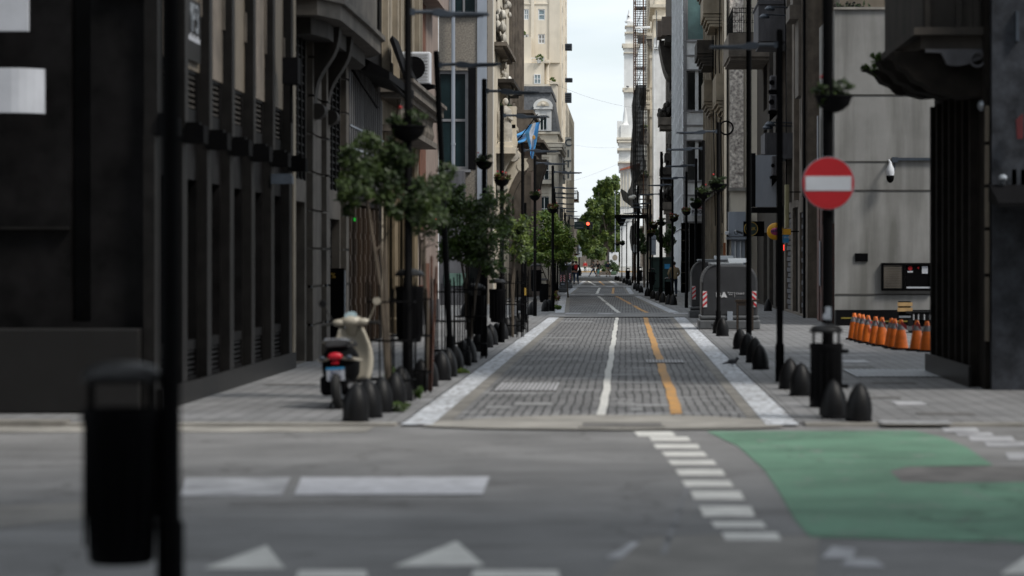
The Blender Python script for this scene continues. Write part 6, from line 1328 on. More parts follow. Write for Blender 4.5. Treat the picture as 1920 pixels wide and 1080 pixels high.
# ---- no-entry sign post
Y = 28.0; x = GX(1552, Y)
T = thing('no_entry_sign', 'round red no entry sign with a white bar on a thick black post', 'road sign', (x, Y, G0))
mb = MB(); mb.cyl((x, Y, G0), (x, Y, 7.5), .06, .055, 14); mb.lathe([(.09, 0), (.09, .3), (.06, .34)], x, Y, G0, 14); mb.build('post', M['black'], T, smooth=True)
mb = MB(); mb.cyl((x, Y-.10, GZ(344, Y)), (x, Y-.085, GZ(344, Y)), .278, n=48); mb.build('rim', M['lightgrey'], T)
mb = MB(); mb.cyl((x, Y-.106, GZ(344, Y)), (x, Y-.101, GZ(344, Y)), .27, n=48); ds = mb.build('red_disc', M['red'], T)
mb = MB(); mb.box(x-.24, x+.24, Y-.111, Y-.107, GZ(358, Y), GZ(331, Y)); mb.build('white_bar', M['sign_white'], ds)
mb = MB(); mb.box(x-.08, x+.08, Y-.085, Y-.04, GZ(350, Y), GZ(338, Y)); mb.build('clamp', M['steel'], T)
mb = MB(); mb.box(x-.03, x+.03, Y-.07, Y-.06, GZ(600, Y), GZ(575, Y)); mb.box(x-.055, x+.02, Y-.075, Y-.065, GZ(598, Y), GZ(588, Y)); mb.build('torn_sticker', M['lightgrey'], T)
# ---- waste containers
def container(x0, x1, Y, h, dep, lab, text_=True, num='16'):
    T = thing('waste_container', lab, 'waste container', ((x0+x1)/2, Y, G0), 'large grey waste containers')
    w_ = x1-x0; out = []; rr = .42*min(1, w_/1.4)
    zt = h-.0; n = 9
    out = [(x0+.03, .33)]+[(x0+.03+rr*(1-math.cos(t*math.pi/2/n))*.8, zt-rr+rr*math.sin(t*math.pi/2/n)) for t in range(n+1)]
    out += [(x1-.03-rr*(1-math.cos(t*math.pi/2/n))*.8, zt-rr+rr*math.sin(t*math.pi/2/n)) for t in range(n, -1, -1)]+[(x1-.03, .33)]
    mb = MB(); mb.prism(out, 'y', Y+.02, Y+dep); mb.build('body', M['bin_grey'], T, bevel=.05)
    mb = MB(); mb.box(x0-.03, x1+.03, Y-.03, Y+dep+.04, G0, .25); mb.box(x0, x1, Y, Y+dep+.02, .27, .36); mb.build('skirt', M['bin_skirt'], T, bevel=.03)
    mb = MB(); mb.box(x0+rr*.55, x1-rr*.9, Y+.1, Y+dep-.1, h-.01, h+.05); mb.prism([(Y+dep*.4, h+.05), (Y+dep*.95, h+.16), (Y+dep*.95, h+.05)], 'x', x0+w_*.5, x1-.1*w_); mb.build('lid', M['bin_top'], T, bevel=.02)
    mb = MB(); ridge = [(a, b) for a, b in out[1:n+2]]
    for (a, b), (c, d) in zip(ridge[:-1], ridge[1:]): mb._add([(a-.02, Y-.005, b), (c-.0, Y-.005, d+.02), (c, Y+.05, d+.02), (a-.02, Y+.05, b), (a+.03, Y-.005, b), (c+.03, Y-.005, d-.02), (c+.03, Y+.05, d-.02), (a+.03, Y+.05, b)], [(0,3,2,1),(4,5,6,7),(0,1,5,4),(1,2,6,5),(2,3,7,6),(3,0,4,7)])
    mb.build('rim', M['bin_skirt'], T)
    for sgn, xa in ((1, x0+.06), (-1, x1-.16)):
        pr = MB(); pr.box(xa, xa+.10, Y+.001, Y+.019, .56, .94); hz = pr.build('hazard_strip', M['hazard_white'], T)
        r_ = MB()
        for k in range(3):
            z = .56+k*.13
            p = [(xa, z), (xa+.10, z+.09), (xa+.10, z+.155 if k < 2 else .94), (xa, z+.065)] if sgn > 0 else [(xa, z+.09), (xa+.10, z), (xa+.10, z+.065), (xa, z+.155 if k < 2 else .94)]
            p = [(a, min(b, .94)) for a, b in p]; r_.prism(p, 'y', Y-.004, Y+.0)
        r_.build('red_stripe', M['hazard_red'], hz)
    if text_:
        tx = lambda s_, sz_, xx, zz, al='LEFT': text(s_, sz_, (xx, Y+.012, zz), (R(90), 0, 0), M['hazard_white'], 'lettering', T, .006, al)
        cx = x0+w_*.34
        mb = MB(); mb.prism([(cx+.02, .79), (cx+.075, .92), (cx+.105, .92), (cx+.165, .79), (cx+.12, .79), (cx+.11, .80), (cx+.07, .80), (cx+.06, .79)], 'y', Y+.005, Y+.018); mb.box(cx+.34, cx+.348, Y+.005, Y+.018, .80, .92); mb.box(cx-.1, cx-.09, Y+.005, Y+.018, .80, .92); mb.build('logo', M['hazard_white'], T)
        tx('B', .15, cx-.06, .852); tx('Buenos', .045, cx+.18, .905); tx('Aires', .045, cx+.2, .86); tx('Ciudad', .07, cx+.37, .885)
        text(num, .075, (x0+.25, Y-.035, .14), (R(90), 0, 0), M['black'], 'lettering', T, .004, 'LEFT')
    mb = MB(); mb.box(x0+w_*.46, x0+w_*.46+.13, Y-.02, Y+.0, .22, .46) if text_ else mb.box(x0+.1, x0+.3, Y-.01, Y, .4, .5); mb.build('reflector_plate', M['lightgrey'], T)
    return T
container(GX(1313, 63.5), GX(1423, 63.5), 63.5, 1.57, 1.5, 'nearest large grey waste container with striped corners and a white city logo')
container(GX(1294, 76.4), GX(1294, 76.4)+1.45, 76.4, 1.66, 1.5, 'second grey waste container partly hidden behind the nearest one')
container(GX(1048, 140), GX(1062, 140), 140, 1.4, 1.3, 'nearer grey waste container on the far left with a striped corner', False)
container(GX(1058, 161), GX(1072, 161), 161, 1.45, 1.3, 'farther grey waste container on the far left near the walker', False)
# stool with thin legs
Y = 62.2; gx = lambda p: GX(p, Y)
T = thing('stool', 'thin legged dark wooden table standing against the grey container', 'table', (gx(1403), Y, G0))
mb = MB(); mb.box(gx(1379), gx(1424), Y, Y+.4, GZ(566, Y), GZ(562, Y)); mb.build('table_top', M['wood'], T)
for a, yy in ((1382, .03), (1385, .35), (1410, .03), (1413, .35)): mb = MB(); mb.cyl((gx(a), Y+yy, G0), (gx(a), Y+yy, GZ(566, Y)), .014, .018, 8); mb.build('leg', M['wood'], T)
mb = MB(); mb.box(gx(1382), gx(1413), Y+.02, Y+.05, GZ(573, Y), GZ(566.2, Y)); mb.build('apron', M['wood'], T)
# ---- traffic cones and tape
T = thing('traffic_cone', '', 'traffic cone', group='orange traffic cones along the grey wall')
mb = MB(); mb.lathe([(.135, .03), (.098, .27), (.035, .54), (.03, .55), (.02, .55)], 0, 0, 0, 20); mb.build('cone', M['orange'], T, smooth=True)
mb = MB(); mb.lathe([(.077, .37), (.050, .47)], 0, 0, 0, 20); mb.v = [(v[0]*1.03, v[1]*1.03, v[2]) for v in mb.v]; mb.build('reflective_band', M['cone_grey'], T, smooth=True)
mb = MB(); mb.prism([(-.17, -.11), (-.11, -.17), (.11, -.17), (.17, -.11), (.17, .11), (.11, .17), (-.11, .17), (-.17, .11)], 'z', 0, .035); mb.build('base', M['black_matt'], T)
uc = []; cp = []
cones = [(1603, 640), (1612, 642), (1619, 644.5), (1629, 647), (1643, 650), (1655, 652.5), (1673, 655), (1679, 657), (1691, 659.5), (1721, 661.5), (1740, 663.5)]
cl = ['leftmost of the orange cones, wrapped in trailing tape', 'orange cone just right of the leftmost cone, with tape hanging down it', 'third orange cone from the left, crowded behind a wider one', 'wide orange cone at the right edge of the left cluster', 'single orange cone just right of the left cluster', 'orange cone with a black scuff mark, middle of the row', 'orange cone partly hidden behind its right neighbour', 'orange cone hidden between two cones right of the middle', 'front orange cone before the wide gap in the row', 'amber toned orange cone just after the gap', 'rightmost orange cone beside the dark building']
for i, (px, py) in enumerate(cones):
    x, y = PP(px, py); y += .15; place(T, uc, x, y, G0, i*.8, cl[i]); cp.append(Vector((x, y, G0+.5)))
T = thing('barrier_tape', 'red and white barrier tape sagging from cone top to cone top', 'barrier tape', cp[0])
for nm, par, m_ in (('red_tape', 0, 'hazard_red'), ('white_tape', 1, 'hazard_white')):
    mb = MB()
    for a, b in list(zip(cp[:-1], cp[1:])):
        d = (b-a).length; n = max(6, int(d/.12)); sag = .03+.12*d
        P = [a.lerp(b, k/n)+Vector((0, -.10, -sag*4*(k/n)*(1-k/n))) for k in range(n+1)]
        for k in range(n):
            if (k//2) % 2 == par: mb._add([P[k]-Vector((0, 0, .04)), P[k+1]-Vector((0, 0, .04)), P[k+1]+Vector((0, 0, .04)), P[k]+Vector((0, 0, .04))], [(0, 1, 2, 3)])
    for q, ln in ((0, 3), (1, 5), (3, 3)):
        for k in range(ln):
            if k % 2 == par: c = cp[q]+Vector((.02, -.12, -.06-k*.07)); mb._add([c, c+Vector((.045, 0, 0)), c+Vector((.055, 0, -.07)), c+Vector((.01, 0, -.07))], [(0, 1, 2, 3)])
    mb.build(nm, M[m_], T)
# ---- manholes, grates
def grate(x0, x1, y0, y1, lab, ribs=12, m_='steel', z=.016, kind='drain_cover', base='patch2'):
    T = thing(kind, lab, 'drain cover', ((x0+x1)/2, (y0+y1)/2, z))
    mb = MB(); mb.box(x0, x1, y0, y1, z-.004, z+.004); mb.build('plate', M[base], T)
    mb = MB(); n = ribs
    for k in range(n): a = x0+(x1-x0)*(k+.2)/n; mb.box(a, a+(x1-x0)/n*.6, y0+.03, y1-.03, z+.0045, z+.008)
    mb.build('ribs', M[m_], T)
a = PP(925, 736); b = PP(1051, 721); grate(a[0], b[0], a[1], b[1], 'worn white patched manhole cover in the left lane', 14, 'worn_paint', .020)
a = PP(1211, 683); b = PP(1280, 677); grate(a[0], b[0], a[1], b[1], 'small ribbed white cover lying across the yellow line', 12, 'worn_paint', .020)
a = PP(1085, 805); b = PP(1245, 797.5); T = thing('manhole_cover', 'wide metal manhole cover set in the concrete lip at the junction', 'manhole cover', (0, a[1], .02))
mb = MB(); mb.box(a[0], b[0], a[1], b[1], .02, .026); mb.build('plate', M['patch2'], T)
mb = MB(); mb.box(a[0], b[0], a[1], a[1]+.03, .0262, .03); mb.box(a[0], b[0], b[1]-.03, b[1], .0262, .03); mb.box(a[0], a[0]+.03, a[1]+.031, b[1]-.031, .0262, .03); mb.box(b[0]-.03, b[0], a[1]+.031, b[1]-.031, .0262, .03); mb.build('frame', M['concrete'], T)
a = PP(1606, 712); b = PP(1736, 698); grate(a[0], b[0], a[1], b[1], 'long ribbed drain grate shining across the right pavement', 16, 'steel', .038)
a = PP(1655, 803); b = PP(1775, 796); grate(a[0], b[0], a[1], b[1], 'pale tactile ramp plate at the right corner', 26, 'worn_paint', .038, base='concrete')
for (l, r_, t, q, m_, lab) in ((1575, 1632, 684, 679, 'worn_paint', 'narrow pale slab strip on the right pavement behind the bin'), (1575, 1640, 693.5, 690.5, 'patch2', 'dark slot drain on the right pavement near the grate'), (1630, 1720, 724, 721.5, 'patch2', 'short dark slot across the right pavement tiles'), (1625, 1690, 752, 749.5, 'patch2', 'lower dark slot across the right pavement tiles'), (1670, 1740, 765, 758, 'worn_paint', 'faint pale cover plate low on the right pavement'), (1715, 1830, 784, 780, 'patch2', 'dark expansion joint near the right corner'), (500, 590, 727, 724.5, 'patch2', 'dark slot drain on the left pavement near the scooter')):
    a = PP(l, q); b = PP(r_, t)
    if a[1] > b[1]: a, b = (a[0], b[1]), (b[0], a[1])
    o = MB().box(a[0], b[0], a[1], b[1], .034, .037).build('pavement_cover', M[m_]); tag(o, lab, 'drain cover')
# ---- trees
def tree(px, Y, crowns, lab, stems, size=.04, dens=1500, mats=('leafA', 'leafB'), seed=1, guard=False):
    x = GX(px, Y); T = thing('street_tree', lab, 'tree', (x, Y, G0), 'small street trees in the left pavement')
    rn = random.Random(seed); mb = MB()
    cs = []
    for (cx, cy, rx, rz) in crowns: cs.append((GX(cx, Y), Y+rn.uniform(-.2, .2), GZ(cy, Y), rx*1.12*Y/F, rz*1.12*Y/F))
    for k in range(stems):
        c = cs[k % len(cs)]; p0 = Vector((x+rn.uniform(-.04, .04), Y+rn.uniform(-.04, .04), G0)); p3 = Vector((c[0]+rn.uniform(-.15, .15), c[1], c[2]))
        pm = p0.lerp(p3, .5)+Vector((rn.uniform(-.06, .06), 0, 0)); pm.x = (pm.x+x)/2
        mb.cyl(p0, pm, .03, .024, 7); mb.cyl(pm, p3, .024, .012, 7)
        for j in range(4):
            q = pm.lerp(p3, .4+.15*j); mb.cyl(q, q+Vector((rn.uniform(-1, 1)*c[3]*.7, rn.uniform(-.3, .3), rn.uniform(.1, .6)*c[4])), .01, .004, 5)
    mb.build('trunk', M['bark'], T, smooth=True)
    mb = MB()
    tot = sum(c[3]*c[4] for c in cs)
    for c in cs: mb.leaves(c[:3], (c[3], min(c[3], .6), c[4]), int(dens*c[3]*c[4]/tot), size, 24, rn)
    mb.build('crown', [M[mats[0]], M[mats[1]]], T)
    if guard:
        pass
    return T
tree(730, 31, [(700, 330, 70, 62), (730, 290, 42, 36), (665, 350, 38, 40), (660, 300, 26, 26), (790, 385, 40, 55), (650, 395, 14, 14), (745, 395, 26, 18), (690, 265, 26, 18), (762, 300, 20, 16), (735, 350, 30, 30)], 'nearest small street tree, blurred dark crown before the corrugated front', 3, .034, 7500, ('leafB', 'leafA'), 2)
tree(803, 33.5, [(815, 350, 42, 30), (800, 400, 40, 55), (838, 330, 20, 30)], 'sparse young tree held by reddish stakes beside the pink pier', 2, .034, 2000, ('leafB', 'leafA'), 3)
tree(882, 44.5, [(880, 430, 62, 62), (925, 400, 38, 48), (850, 380, 36, 30), (905, 475, 45, 35), (850, 470, 30, 30), (860, 352, 16, 12), (945, 430, 16, 22), (832, 425, 18, 18), (925, 505, 22, 18)], 'bushy middle street tree in front of the tall metal windows', 3, .042, 6500, ('leafA', 'leafD'), 4)
tree(958, 57, [(958, 440, 30, 34), (975, 470, 24, 24), (985, 420, 18, 20)], 'thin little tree squeezed between the fourth and fifth lamp posts', 2, .045, 1300, ('leafA', 'leafC'), 5)
tree(1030, 97, [(1020, 430, 38, 36), (1050, 460, 34, 34), (1000, 470, 30, 28), (1030, 480, 36, 24), (1052, 435, 20, 24), (1036, 408, 18, 14)], 'broad light green tree with several stems beyond the left bins', 5, .065, 6000, ('leafC', 'leafD'), 6)
tree(1066, 120, [(1060, 448, 14, 30), (1052, 480, 18, 26), (1066, 465, 8, 24)], 'darker far tree behind the broad light green one', 2, .08, 1300, ('leafB', 'leafA'), 7)
# stakes
T = thing('tree_stake', 'pair of leaning reddish wooden stakes propping the sparse young tree', 'stake', (GX(806, 33.2), 33.2, G0))
for a, t, yy in ((808, 480, 0), (816, 500, .12)): mb = MB(); mb.cyl((GX(806, 33.2), 33.2+yy, G0), (GX(a, 33.2), 33.2+yy+.1, GZ(t, 33.2)), .017, n=8); mb.build('stake', M['stake'], T)
# tree guards
T0 = thing('tree_guard', '', 'tree guard', group='black iron tree guards')
mb = MB()
for k in range(12):
    a = k*math.pi/6; x_, y_ = .27*math.cos(a), .27*math.sin(a); mb.cyl((x_, y_, 0), (x_*1.05, y_*1.05, 1.35+.08*math.sin(k*2.1)), .0095, n=6)
mb.build('bars', M['black'], T0)
for z in (.25, .7, 1.15): mb = MB(); mb.torus((0, 0, z), (0, 0, 1), .275, .011, 26, 5); mb.build('hoop', M['black'], T0)
ug = []
for (px, Y, lab) in ((734, 31, 'round iron bar guard around the nearest tree by the scooter'), (768, 33, 'iron bar guard standing behind the first lamp post'), (848, 41, 'iron bar guard beside the leaning lamp post'), (882, 44.5, 'iron bar guard around the bushy middle tree'), (958, 57, 'iron bar guard around the thin little tree'), (968, 61, 'iron bar guard just beyond the thin little tree')):
    place(T0, ug, GX(px, Y), Y, G0, px*.1, lab)
# second right tree mass behind kiosk
def bush(px, Y, crowns, lab, mats, n, size, nm='planter_tree', cat='tree', stem=True):
    T = thing(nm, lab, cat, (GX(px, Y), Y, G0)); mb = MB(); tot = sum(c[2]*c[3] for c in crowns)
    for (cx, cy, rx, rz) in crowns: mb.leaves((GX(cx, Y), Y, GZ(cy, Y)), (rx*Y/F, min(rx*Y/F, 1), rz*Y/F), int(n*rx*rz/tot), size, 12)
    mb.build('crown' if stem else 'foliage', [M[m] for m in mats], T)
    if stem: mb = MB(); mb.cyl((GX(px, Y), Y, G0), (GX(px, Y), Y, GZ(crowns[0][1], Y)), .07, .04, 8); mb.build('trunk', M['bark'], T)
bush(1252, 150, [(1250, 452, 16, 22), (1232, 440, 12, 20), (1258, 435, 10, 16)], 'dark tree behind the grey panel and kiosk on the right', ('leafB', 'leafA'), 1500, .1)
bush(1208, 165, [(1208, 455, 12, 22), (1200, 440, 8, 14)], 'dark slim tree left of the grey panel on the right', ('leafB', 'leafA'), 800, .1)
# kiosk and panel on right
Y = 143.0; gx = lambda p: GX(p, Y); gz = lambda p: GZ(p, Y)
T = thing('street_kiosk', 'dark green closed street kiosk with a small blue notice', 'kiosk', (gx(1240), Y, G0))
mb = MB(); mb.box(gx(1219), gx(1262), Y, Y+2, G0, gz(486)); mb.box(gx(1217), gx(1264), Y-.1, Y+2.1, gz(486), gz(482)); mb.build('body', M['green_box'], T)
mb = MB(); mb.box(gx(1246), gx(1256), Y-.03, Y-.002, gz(504), gz(495)); mb.build('notice', M['blue'], T)
mb = MB(); mb.box(gx(1226), gx(1250), Y-.02, Y-.001, gz(541), gz(540)); mb.box(gx(1239), gx(1240), Y-.02, Y-.001, .2, gz(488)); mb.build('door_seam', M['black'], T)
T = thing('street_panel', 'tall light grey metal panel standing above the dark green kiosk', 'panel', (gx(1224), Y-3, G0))
Y = 140.0; mb = MB(); mb.box(gx(1219)-.02, gx(1230), Y, Y+.3, gz(478), gz(441)); mb.build('face', M['lightgrey'], T, bevel=.02)
mb = MB(); mb.box(gx(1223), gx(1224.5), Y+.1, Y+.2, G0, gz(478)); mb.build('leg', M['black'], T)
mb = MB(); mb.box(gx(1222), gx(1229), Y-.02, Y-.002, gz(473), gz(472)); mb.box(gx(1222), gx(1229), Y-.02, Y-.002, gz(449), gz(448)); mb.build('hinges', M['lamp_grey'], T)
# ---- grass tufts and flower tuft
for (px, py, r_, h, lab, mats, nm) in ((745, 778, .14, .10, 'low tuft of grass at the kerb near the first bollards', ('leafD', 'leafA'), 'grass_tuft'), (786, 755, .06, .14, 'small upright weed by the left kerb', ('leafD', 'leafA'), 'weed'), (862, 704, .16, .05, 'flat patch of grass beside the left gutter', ('leafC', 'leafD'), 'grass_tuft'), (1043, 582, .22, .14, 'yellow green weeds spilling at the left kerb', ('leafC', 'leafD'), 'weed'), (1042, 573, .16, .5, 'tall orange flecked flowers at the foot of the seventh left lamp', ('leafC', 'leafR'), 'flower_tuft'), (735, 745, .1, .38, 'leafy weeds inside the nearest tree guard', ('leafA', 'leafD'), 'weed')):
    x, y = PP(px, py); mb = MB(); mb.leaves((x, y, G0+h*.55), (r_, r_, h*.6), 260, .03 if py > 600 else .05, 10); o = mb.build(nm, [M[mats[0]], M[mats[1]]]); tag(o, lab, 'plant')
# ---- pigeon on right gutter
x, y = PP(1373, 690)
T = thing('pigeon', 'small dark pigeon walking on the white right gutter', 'pigeon', (x, y, .026))
mb = MB(); mb.ell((x, y, .10), .075, .045, .045, 14, 8); mb.ell((x+.075, y, .145), .026, .024, .03, 10, 6); mb.cyl((x+.05, y, .11), (x+.07, y, .14), .03, .022, 8); mb.prism([(x-.05, .11), (x-.16, .075), (x-.15, .06), (x-.04, .07)], 'y', y-.02, y+.02); mb.cyl((x+.097, y, .145), (x+.115, y, .138), .006, .002, 5)
mb.cyl((x, y-.015, .026), (x, y-.015, .07), .005, n=5); mb.cyl((x+.01, y+.015, .026), (x, y+.015, .07), .005, n=5); mb.build('body', M['pigeon'], T, smooth=True)
# ---- cabinets / totems by the shuttered building
for (a, b, t, q, lab) in ((555, 582, 505, 680, 'tall plain black panel left of the pair by the rusticated pilaster'), (588, 612, 505, 668, 'tall plain black panel right of the pair by the rusticated pilaster'), (614, 645, 503, 662, 'black board with a small gold percent sign by the shop door')):
    Y = YH(q)-.1; T = thing('display_panel', lab, 'panel', (GX((a+b)/2, Y), Y, G0), 'black panels at the shop entrance')
    mb = MB(); mb.box(GX(a, Y), GX(b, Y), Y, Y+.12, G0, GZ(t, Y)); mb.build('board', M['black'], T)
    mb = MB(); mb.box(GX(b, Y)+.001, GX(b, Y)+.02, Y+.01, Y+.1, G0, GZ(t+4, Y)); mb.build('edge', M['steel'], T)
    if a == 614: text('%', .13, (GX(625, Y), Y-.006, GZ(517, Y)), (R(90), 0, 0), M['gold_text'], 'lettering', T, .003)
# ---- traffic light and street name panel at the far junction
Y = 232.0; gx = lambda p: GX(p, Y); gz = lambda p: GZ(p, Y)
T = thing('traffic_light', 'far traffic light showing red at the end of a long arm', 'traffic light', (gx(1066), Y, 0))
mb = MB(); mb.cyl((gx(1066), Y, 0), (gx(1066), Y, gz(412)), .07, n=10); mb.tube([(gx(1066), Y, gz(424)), (gx(1095), Y, gz(422)), (gx(1103), Y, gz(420))], .05, 8); mb.build('pole', M['lamp_grey'], T)
mb = MB(); mb.box(gx(1099), gx(1107), Y-.25, Y-.05, gz(431), gz(414)); mb.box(gx(1107.5), gx(1111.5), Y-.2, Y+.1, gz(430), gz(416)); hd = mb.build('signal_head', M['lamp_grey'], T, bevel=.02)
mb = MB(); mb.cyl((gx(1102.5), Y-.3, gz(419.5)), (gx(1102.5), Y-.251, gz(419.5)), .14, n=18); mb.build('red_light', M['signal_red'], hd)
mb = MB()
for p in (424.5, 429): mb.cyl((gx(1102.5), Y-.28, gz(p)), (gx(1102.5), Y-.251, gz(p)), .09, n=14)
mb.build('dark_lens', M['black'], hd)
T = thing('street_name_sign', 'dark green street name panel hung under the far traffic light arm', 'sign', (gx(1086), Y, gz(429)))
mb = MB(); mb.box(gx(1077), gx(1095.5), Y-.15, Y-.1, gz(429.5), gz(415.5)); mb.build('panel', M['street_green'], T)
mb = MB(); mb.box(gx(1079), gx(1093), Y-.17, Y-.151, gz(427), gz(426)); mb.box(gx(1079), gx(1090), Y-.17, Y-.151, gz(420.3), gz(419.3)); mb.build('lettering', M['lightgrey'], T)
# ---- plaza lamp with white notice
Y = 300.0; gx = lambda p: GX(p, Y); gz = lambda p: GZ(p, Y)
T = thing('plaza_lantern', 'old fashioned plaza lantern with a square white notice on its post', 'street lamp', (gx(1086), Y, 0))
mb = MB(); mb.lathe([(.25, 0), (.2, .5), (.08, .7), (.07, gz(473))], gx(1086), Y, 0, 12); mb.build('post', M['black'], T, smooth=True)
mb = MB(); mb.lathe([(.1, 0), (.2, .35), (.2, .36), (.22, .38), (.05, .6), (.03, .75)], gx(1086), Y, gz(471.5), 8); mb.build('lantern', M['steel'], T)
mb = MB(); mb.box(gx(1081), gx(1091), Y-.25, Y-.2, gz(482), gz(471.5)); mb.build('notice', M['white_wall'], T)
mb = MB(); mb.prism([(gx(1085), gz(475)), (gx(1086), gz(473.5)), (gx(1087.5), gz(476)), (gx(1086.5), gz(476.5))], 'y', Y-.27, Y-.251); mb.build('mark', M['darkblue'], T)
# ---- far hedge, wall, kiosk, plaza furniture
Y = 330.0; gx = lambda p: GX(p, Y); gz = lambda p: GZ(p, Y)
T = thing('hedge', 'dark clipped hedge at the plaza edge behind the cyclists', 'hedge', (gx(1142), Y, 0))
mb = MB(); mb.leaves((gx(1135), Y, gz(500)), (.8, .7, .9), 700, .13, 16); mb.leaves((gx(1150), Y, gz(502)), (.9, .7, .95), 700, .13, 16); mb.leaves((gx(1143), Y, gz(496)), (.9, .7, .6), 500, .13, 16); mb.build('foliage', [M['treeB'], M['leafB']], T)
T = thing('wooden_planter', 'slatted brown wooden planter box below the far hedge', 'planter', (gx(1135), Y-4, 0))
Y = 322.0; mb = MB()
for k in range(14): mb.box(GX(1125+k*1.5, Y), GX(1126.2+k*1.5, Y), Y, Y+.1, 0, GZ(509, Y))
mb.box(GX(1125, Y), GX(1146, Y), Y+.11, Y+1, 0, GZ(509.5, Y)); mb.build('slats', M['stone_brown'], T)
T = thing('utility_box', 'dull green rounded box beside the slatted wooden planter', 'box', (GX(1150, Y), Y, 0))
mb = MB(); mb.box(GX(1145, Y), GX(1156, Y), Y, Y+1, 0, GZ(509, Y)); mb.build('body', mat('dull_green', (.05, .09, .05), .8, amt=.2), T, bevel=.1)
Y = 400.0; gx = lambda p: GX(p, Y); gz = lambda p: GZ(p, Y)
mb = MB(); mb.box(gx(1060), gx(1110), Y, Y+.6, 0, gz(503)); o = mb.build('low_wall', M['white_wall'], bevel=.05); tag(o, 'low rounded white wall at the plaza edge', 'wall')
mb = MB(); mb.box(gx(1062), gx(1200), Y-2, Y-.8, 0, .22); o = mb.build('brown_kerb', M['wood_light']); tag(o, 'low brown edging strip running in front of the white wall', 'kerb')
mb = MB(); railing(mb, mapF(Y), gx(1104), gx(1113), .1, gz(497), -.4, .3, .03); o = mb.build('railing', M['black']); tag(o, 'short black railing behind the walking person', 'railing')
Y = 360.0; T = thing('white_hoarding', 'white pillar shaped stand beyond the hedge with a tan patch', 'stand', (GX(1150, Y), Y, 0))
mb = MB(); mb.box(GX(1141.5, Y), GX(1160, Y), Y, Y+1, 0, GZ(473, Y)); mb.build('body', M['grey_white'], T)
mb = MB(); mb.box(GX(1141, Y), GX(1142.5, Y), Y-.05, Y-.001, 0, GZ(472, Y)); mb.box(GX(1146, Y), GX(1149, Y), Y-.05, Y-.001, GZ(474.5, Y), GZ(472.5, Y)); mb.build('edge', M['lamp_grey'], T)
mb = MB(); mb.ell((GX(1153, Y), Y-.02, GZ(483, Y)), .35, .02, .4, 12, 8); mb.build('tan_patch', M['ochre'], T)
# flag pole in plaza
Y = 395.0; T = thing('flagpole', 'thin grey pole in front of the plaza trees', 'pole', (GX(1153.5, Y), Y, 0)); mb = MB(); mb.cyl((GX(1153.5, Y), Y, 0), (GX(1153.5, Y), Y, GZ(358, Y)), .06, .03, 8); mb.build('shaft', M['steel'], T)
mb = MB(); mb.ell((GX(1153.5, Y), Y, GZ(358, Y)), .07, .07, .07, 8, 6); mb.build('finial', M['steel'], T)
# ---- plaza trees
def bigtree(px, Y, blobs, lab, mats, n, size, seed, tr=.35):
    rn = random.Random(seed); x = GX(px, Y); T = thing('plaza_tree', lab, 'tree', (x, Y, 0), 'leafy plaza trees at the street end')
    mb = MB(); mb.cyl((x, Y, 0), (x+.2, Y, 4), tr, tr*.75, 12)
    for (cx, cy, rx, rz) in blobs: mb.cyl((x+.2, Y, 3.6), (GX(cx, Y), Y+rn.uniform(-1, 1), GZ(cy, Y)), tr*.5, .05, 8)
    mb.build('trunk', M['bark'], T, smooth=True)
    mb = MB(); tot = sum(b[2]*b[3] for b in blobs)
    for (cx, cy, rx, rz) in blobs: mb.leaves((GX(cx, Y), Y+rn.uniform(-1.5, 1.5), GZ(cy, Y)), (rx*Y/F, rx*Y/F, rz*Y/F), int(n*rx*rz/tot), size, 20, rn)
    mb.build('crown', [M[m] for m in mats], T)
bigtree(1140, 425, [(1142, 352, 16, 20), (1150, 385, 20, 26), (1128, 385, 18, 20), (1116, 412, 18, 18), (1140, 420, 22, 24), (1160, 410, 14, 40), (1100, 432, 14, 14), (1125, 445, 24, 20), (1155, 455, 16, 22), (1156, 345, 12, 16), (1148, 340, 14, 12), (1135, 365, 14, 14), (1160, 375, 12, 20), (1120, 395, 16, 14), (1108, 425, 16, 16), (1122, 360, 14, 14), (1110, 385, 14, 14), (1098, 408, 14, 14), (1130, 345, 12, 10), (1092, 425, 10, 12)], 'tall sunlit plaza tree filling the end of the street', ('treeA', 'treeB', 'treeB'), 34000, .26, 11)
bigtree(1110, 445, [(1104, 445, 20, 18), (1095, 465, 16, 16), (1118, 470, 22, 18), (1088, 440, 10, 14)], 'lower bright green tree left of the tall plaza tree', ('treeA', 'treeB'), 15000, .24, 12)
bigtree(1140, 470, [(1140, 440, 30, 40), (1120, 468, 30, 20), (1158, 470, 20, 24)], 'dark background tree behind the tall plaza tree', ('leafB', 'treeB'), 9000, .35, 13)
bigtree(1070, 440, [(1056, 470, 18, 22), (1070, 484, 12, 12)], 'bright tree showing low behind the left street trees', ('treeA', 'treeA'), 4000, .27, 14)
# far low building masses behind trees
o = MB().box(-60, 30, 780, 800, 0, 12).build('far_building', M['stone_brown']); tag(o, 'low brown building far behind the plaza trees', 'building')
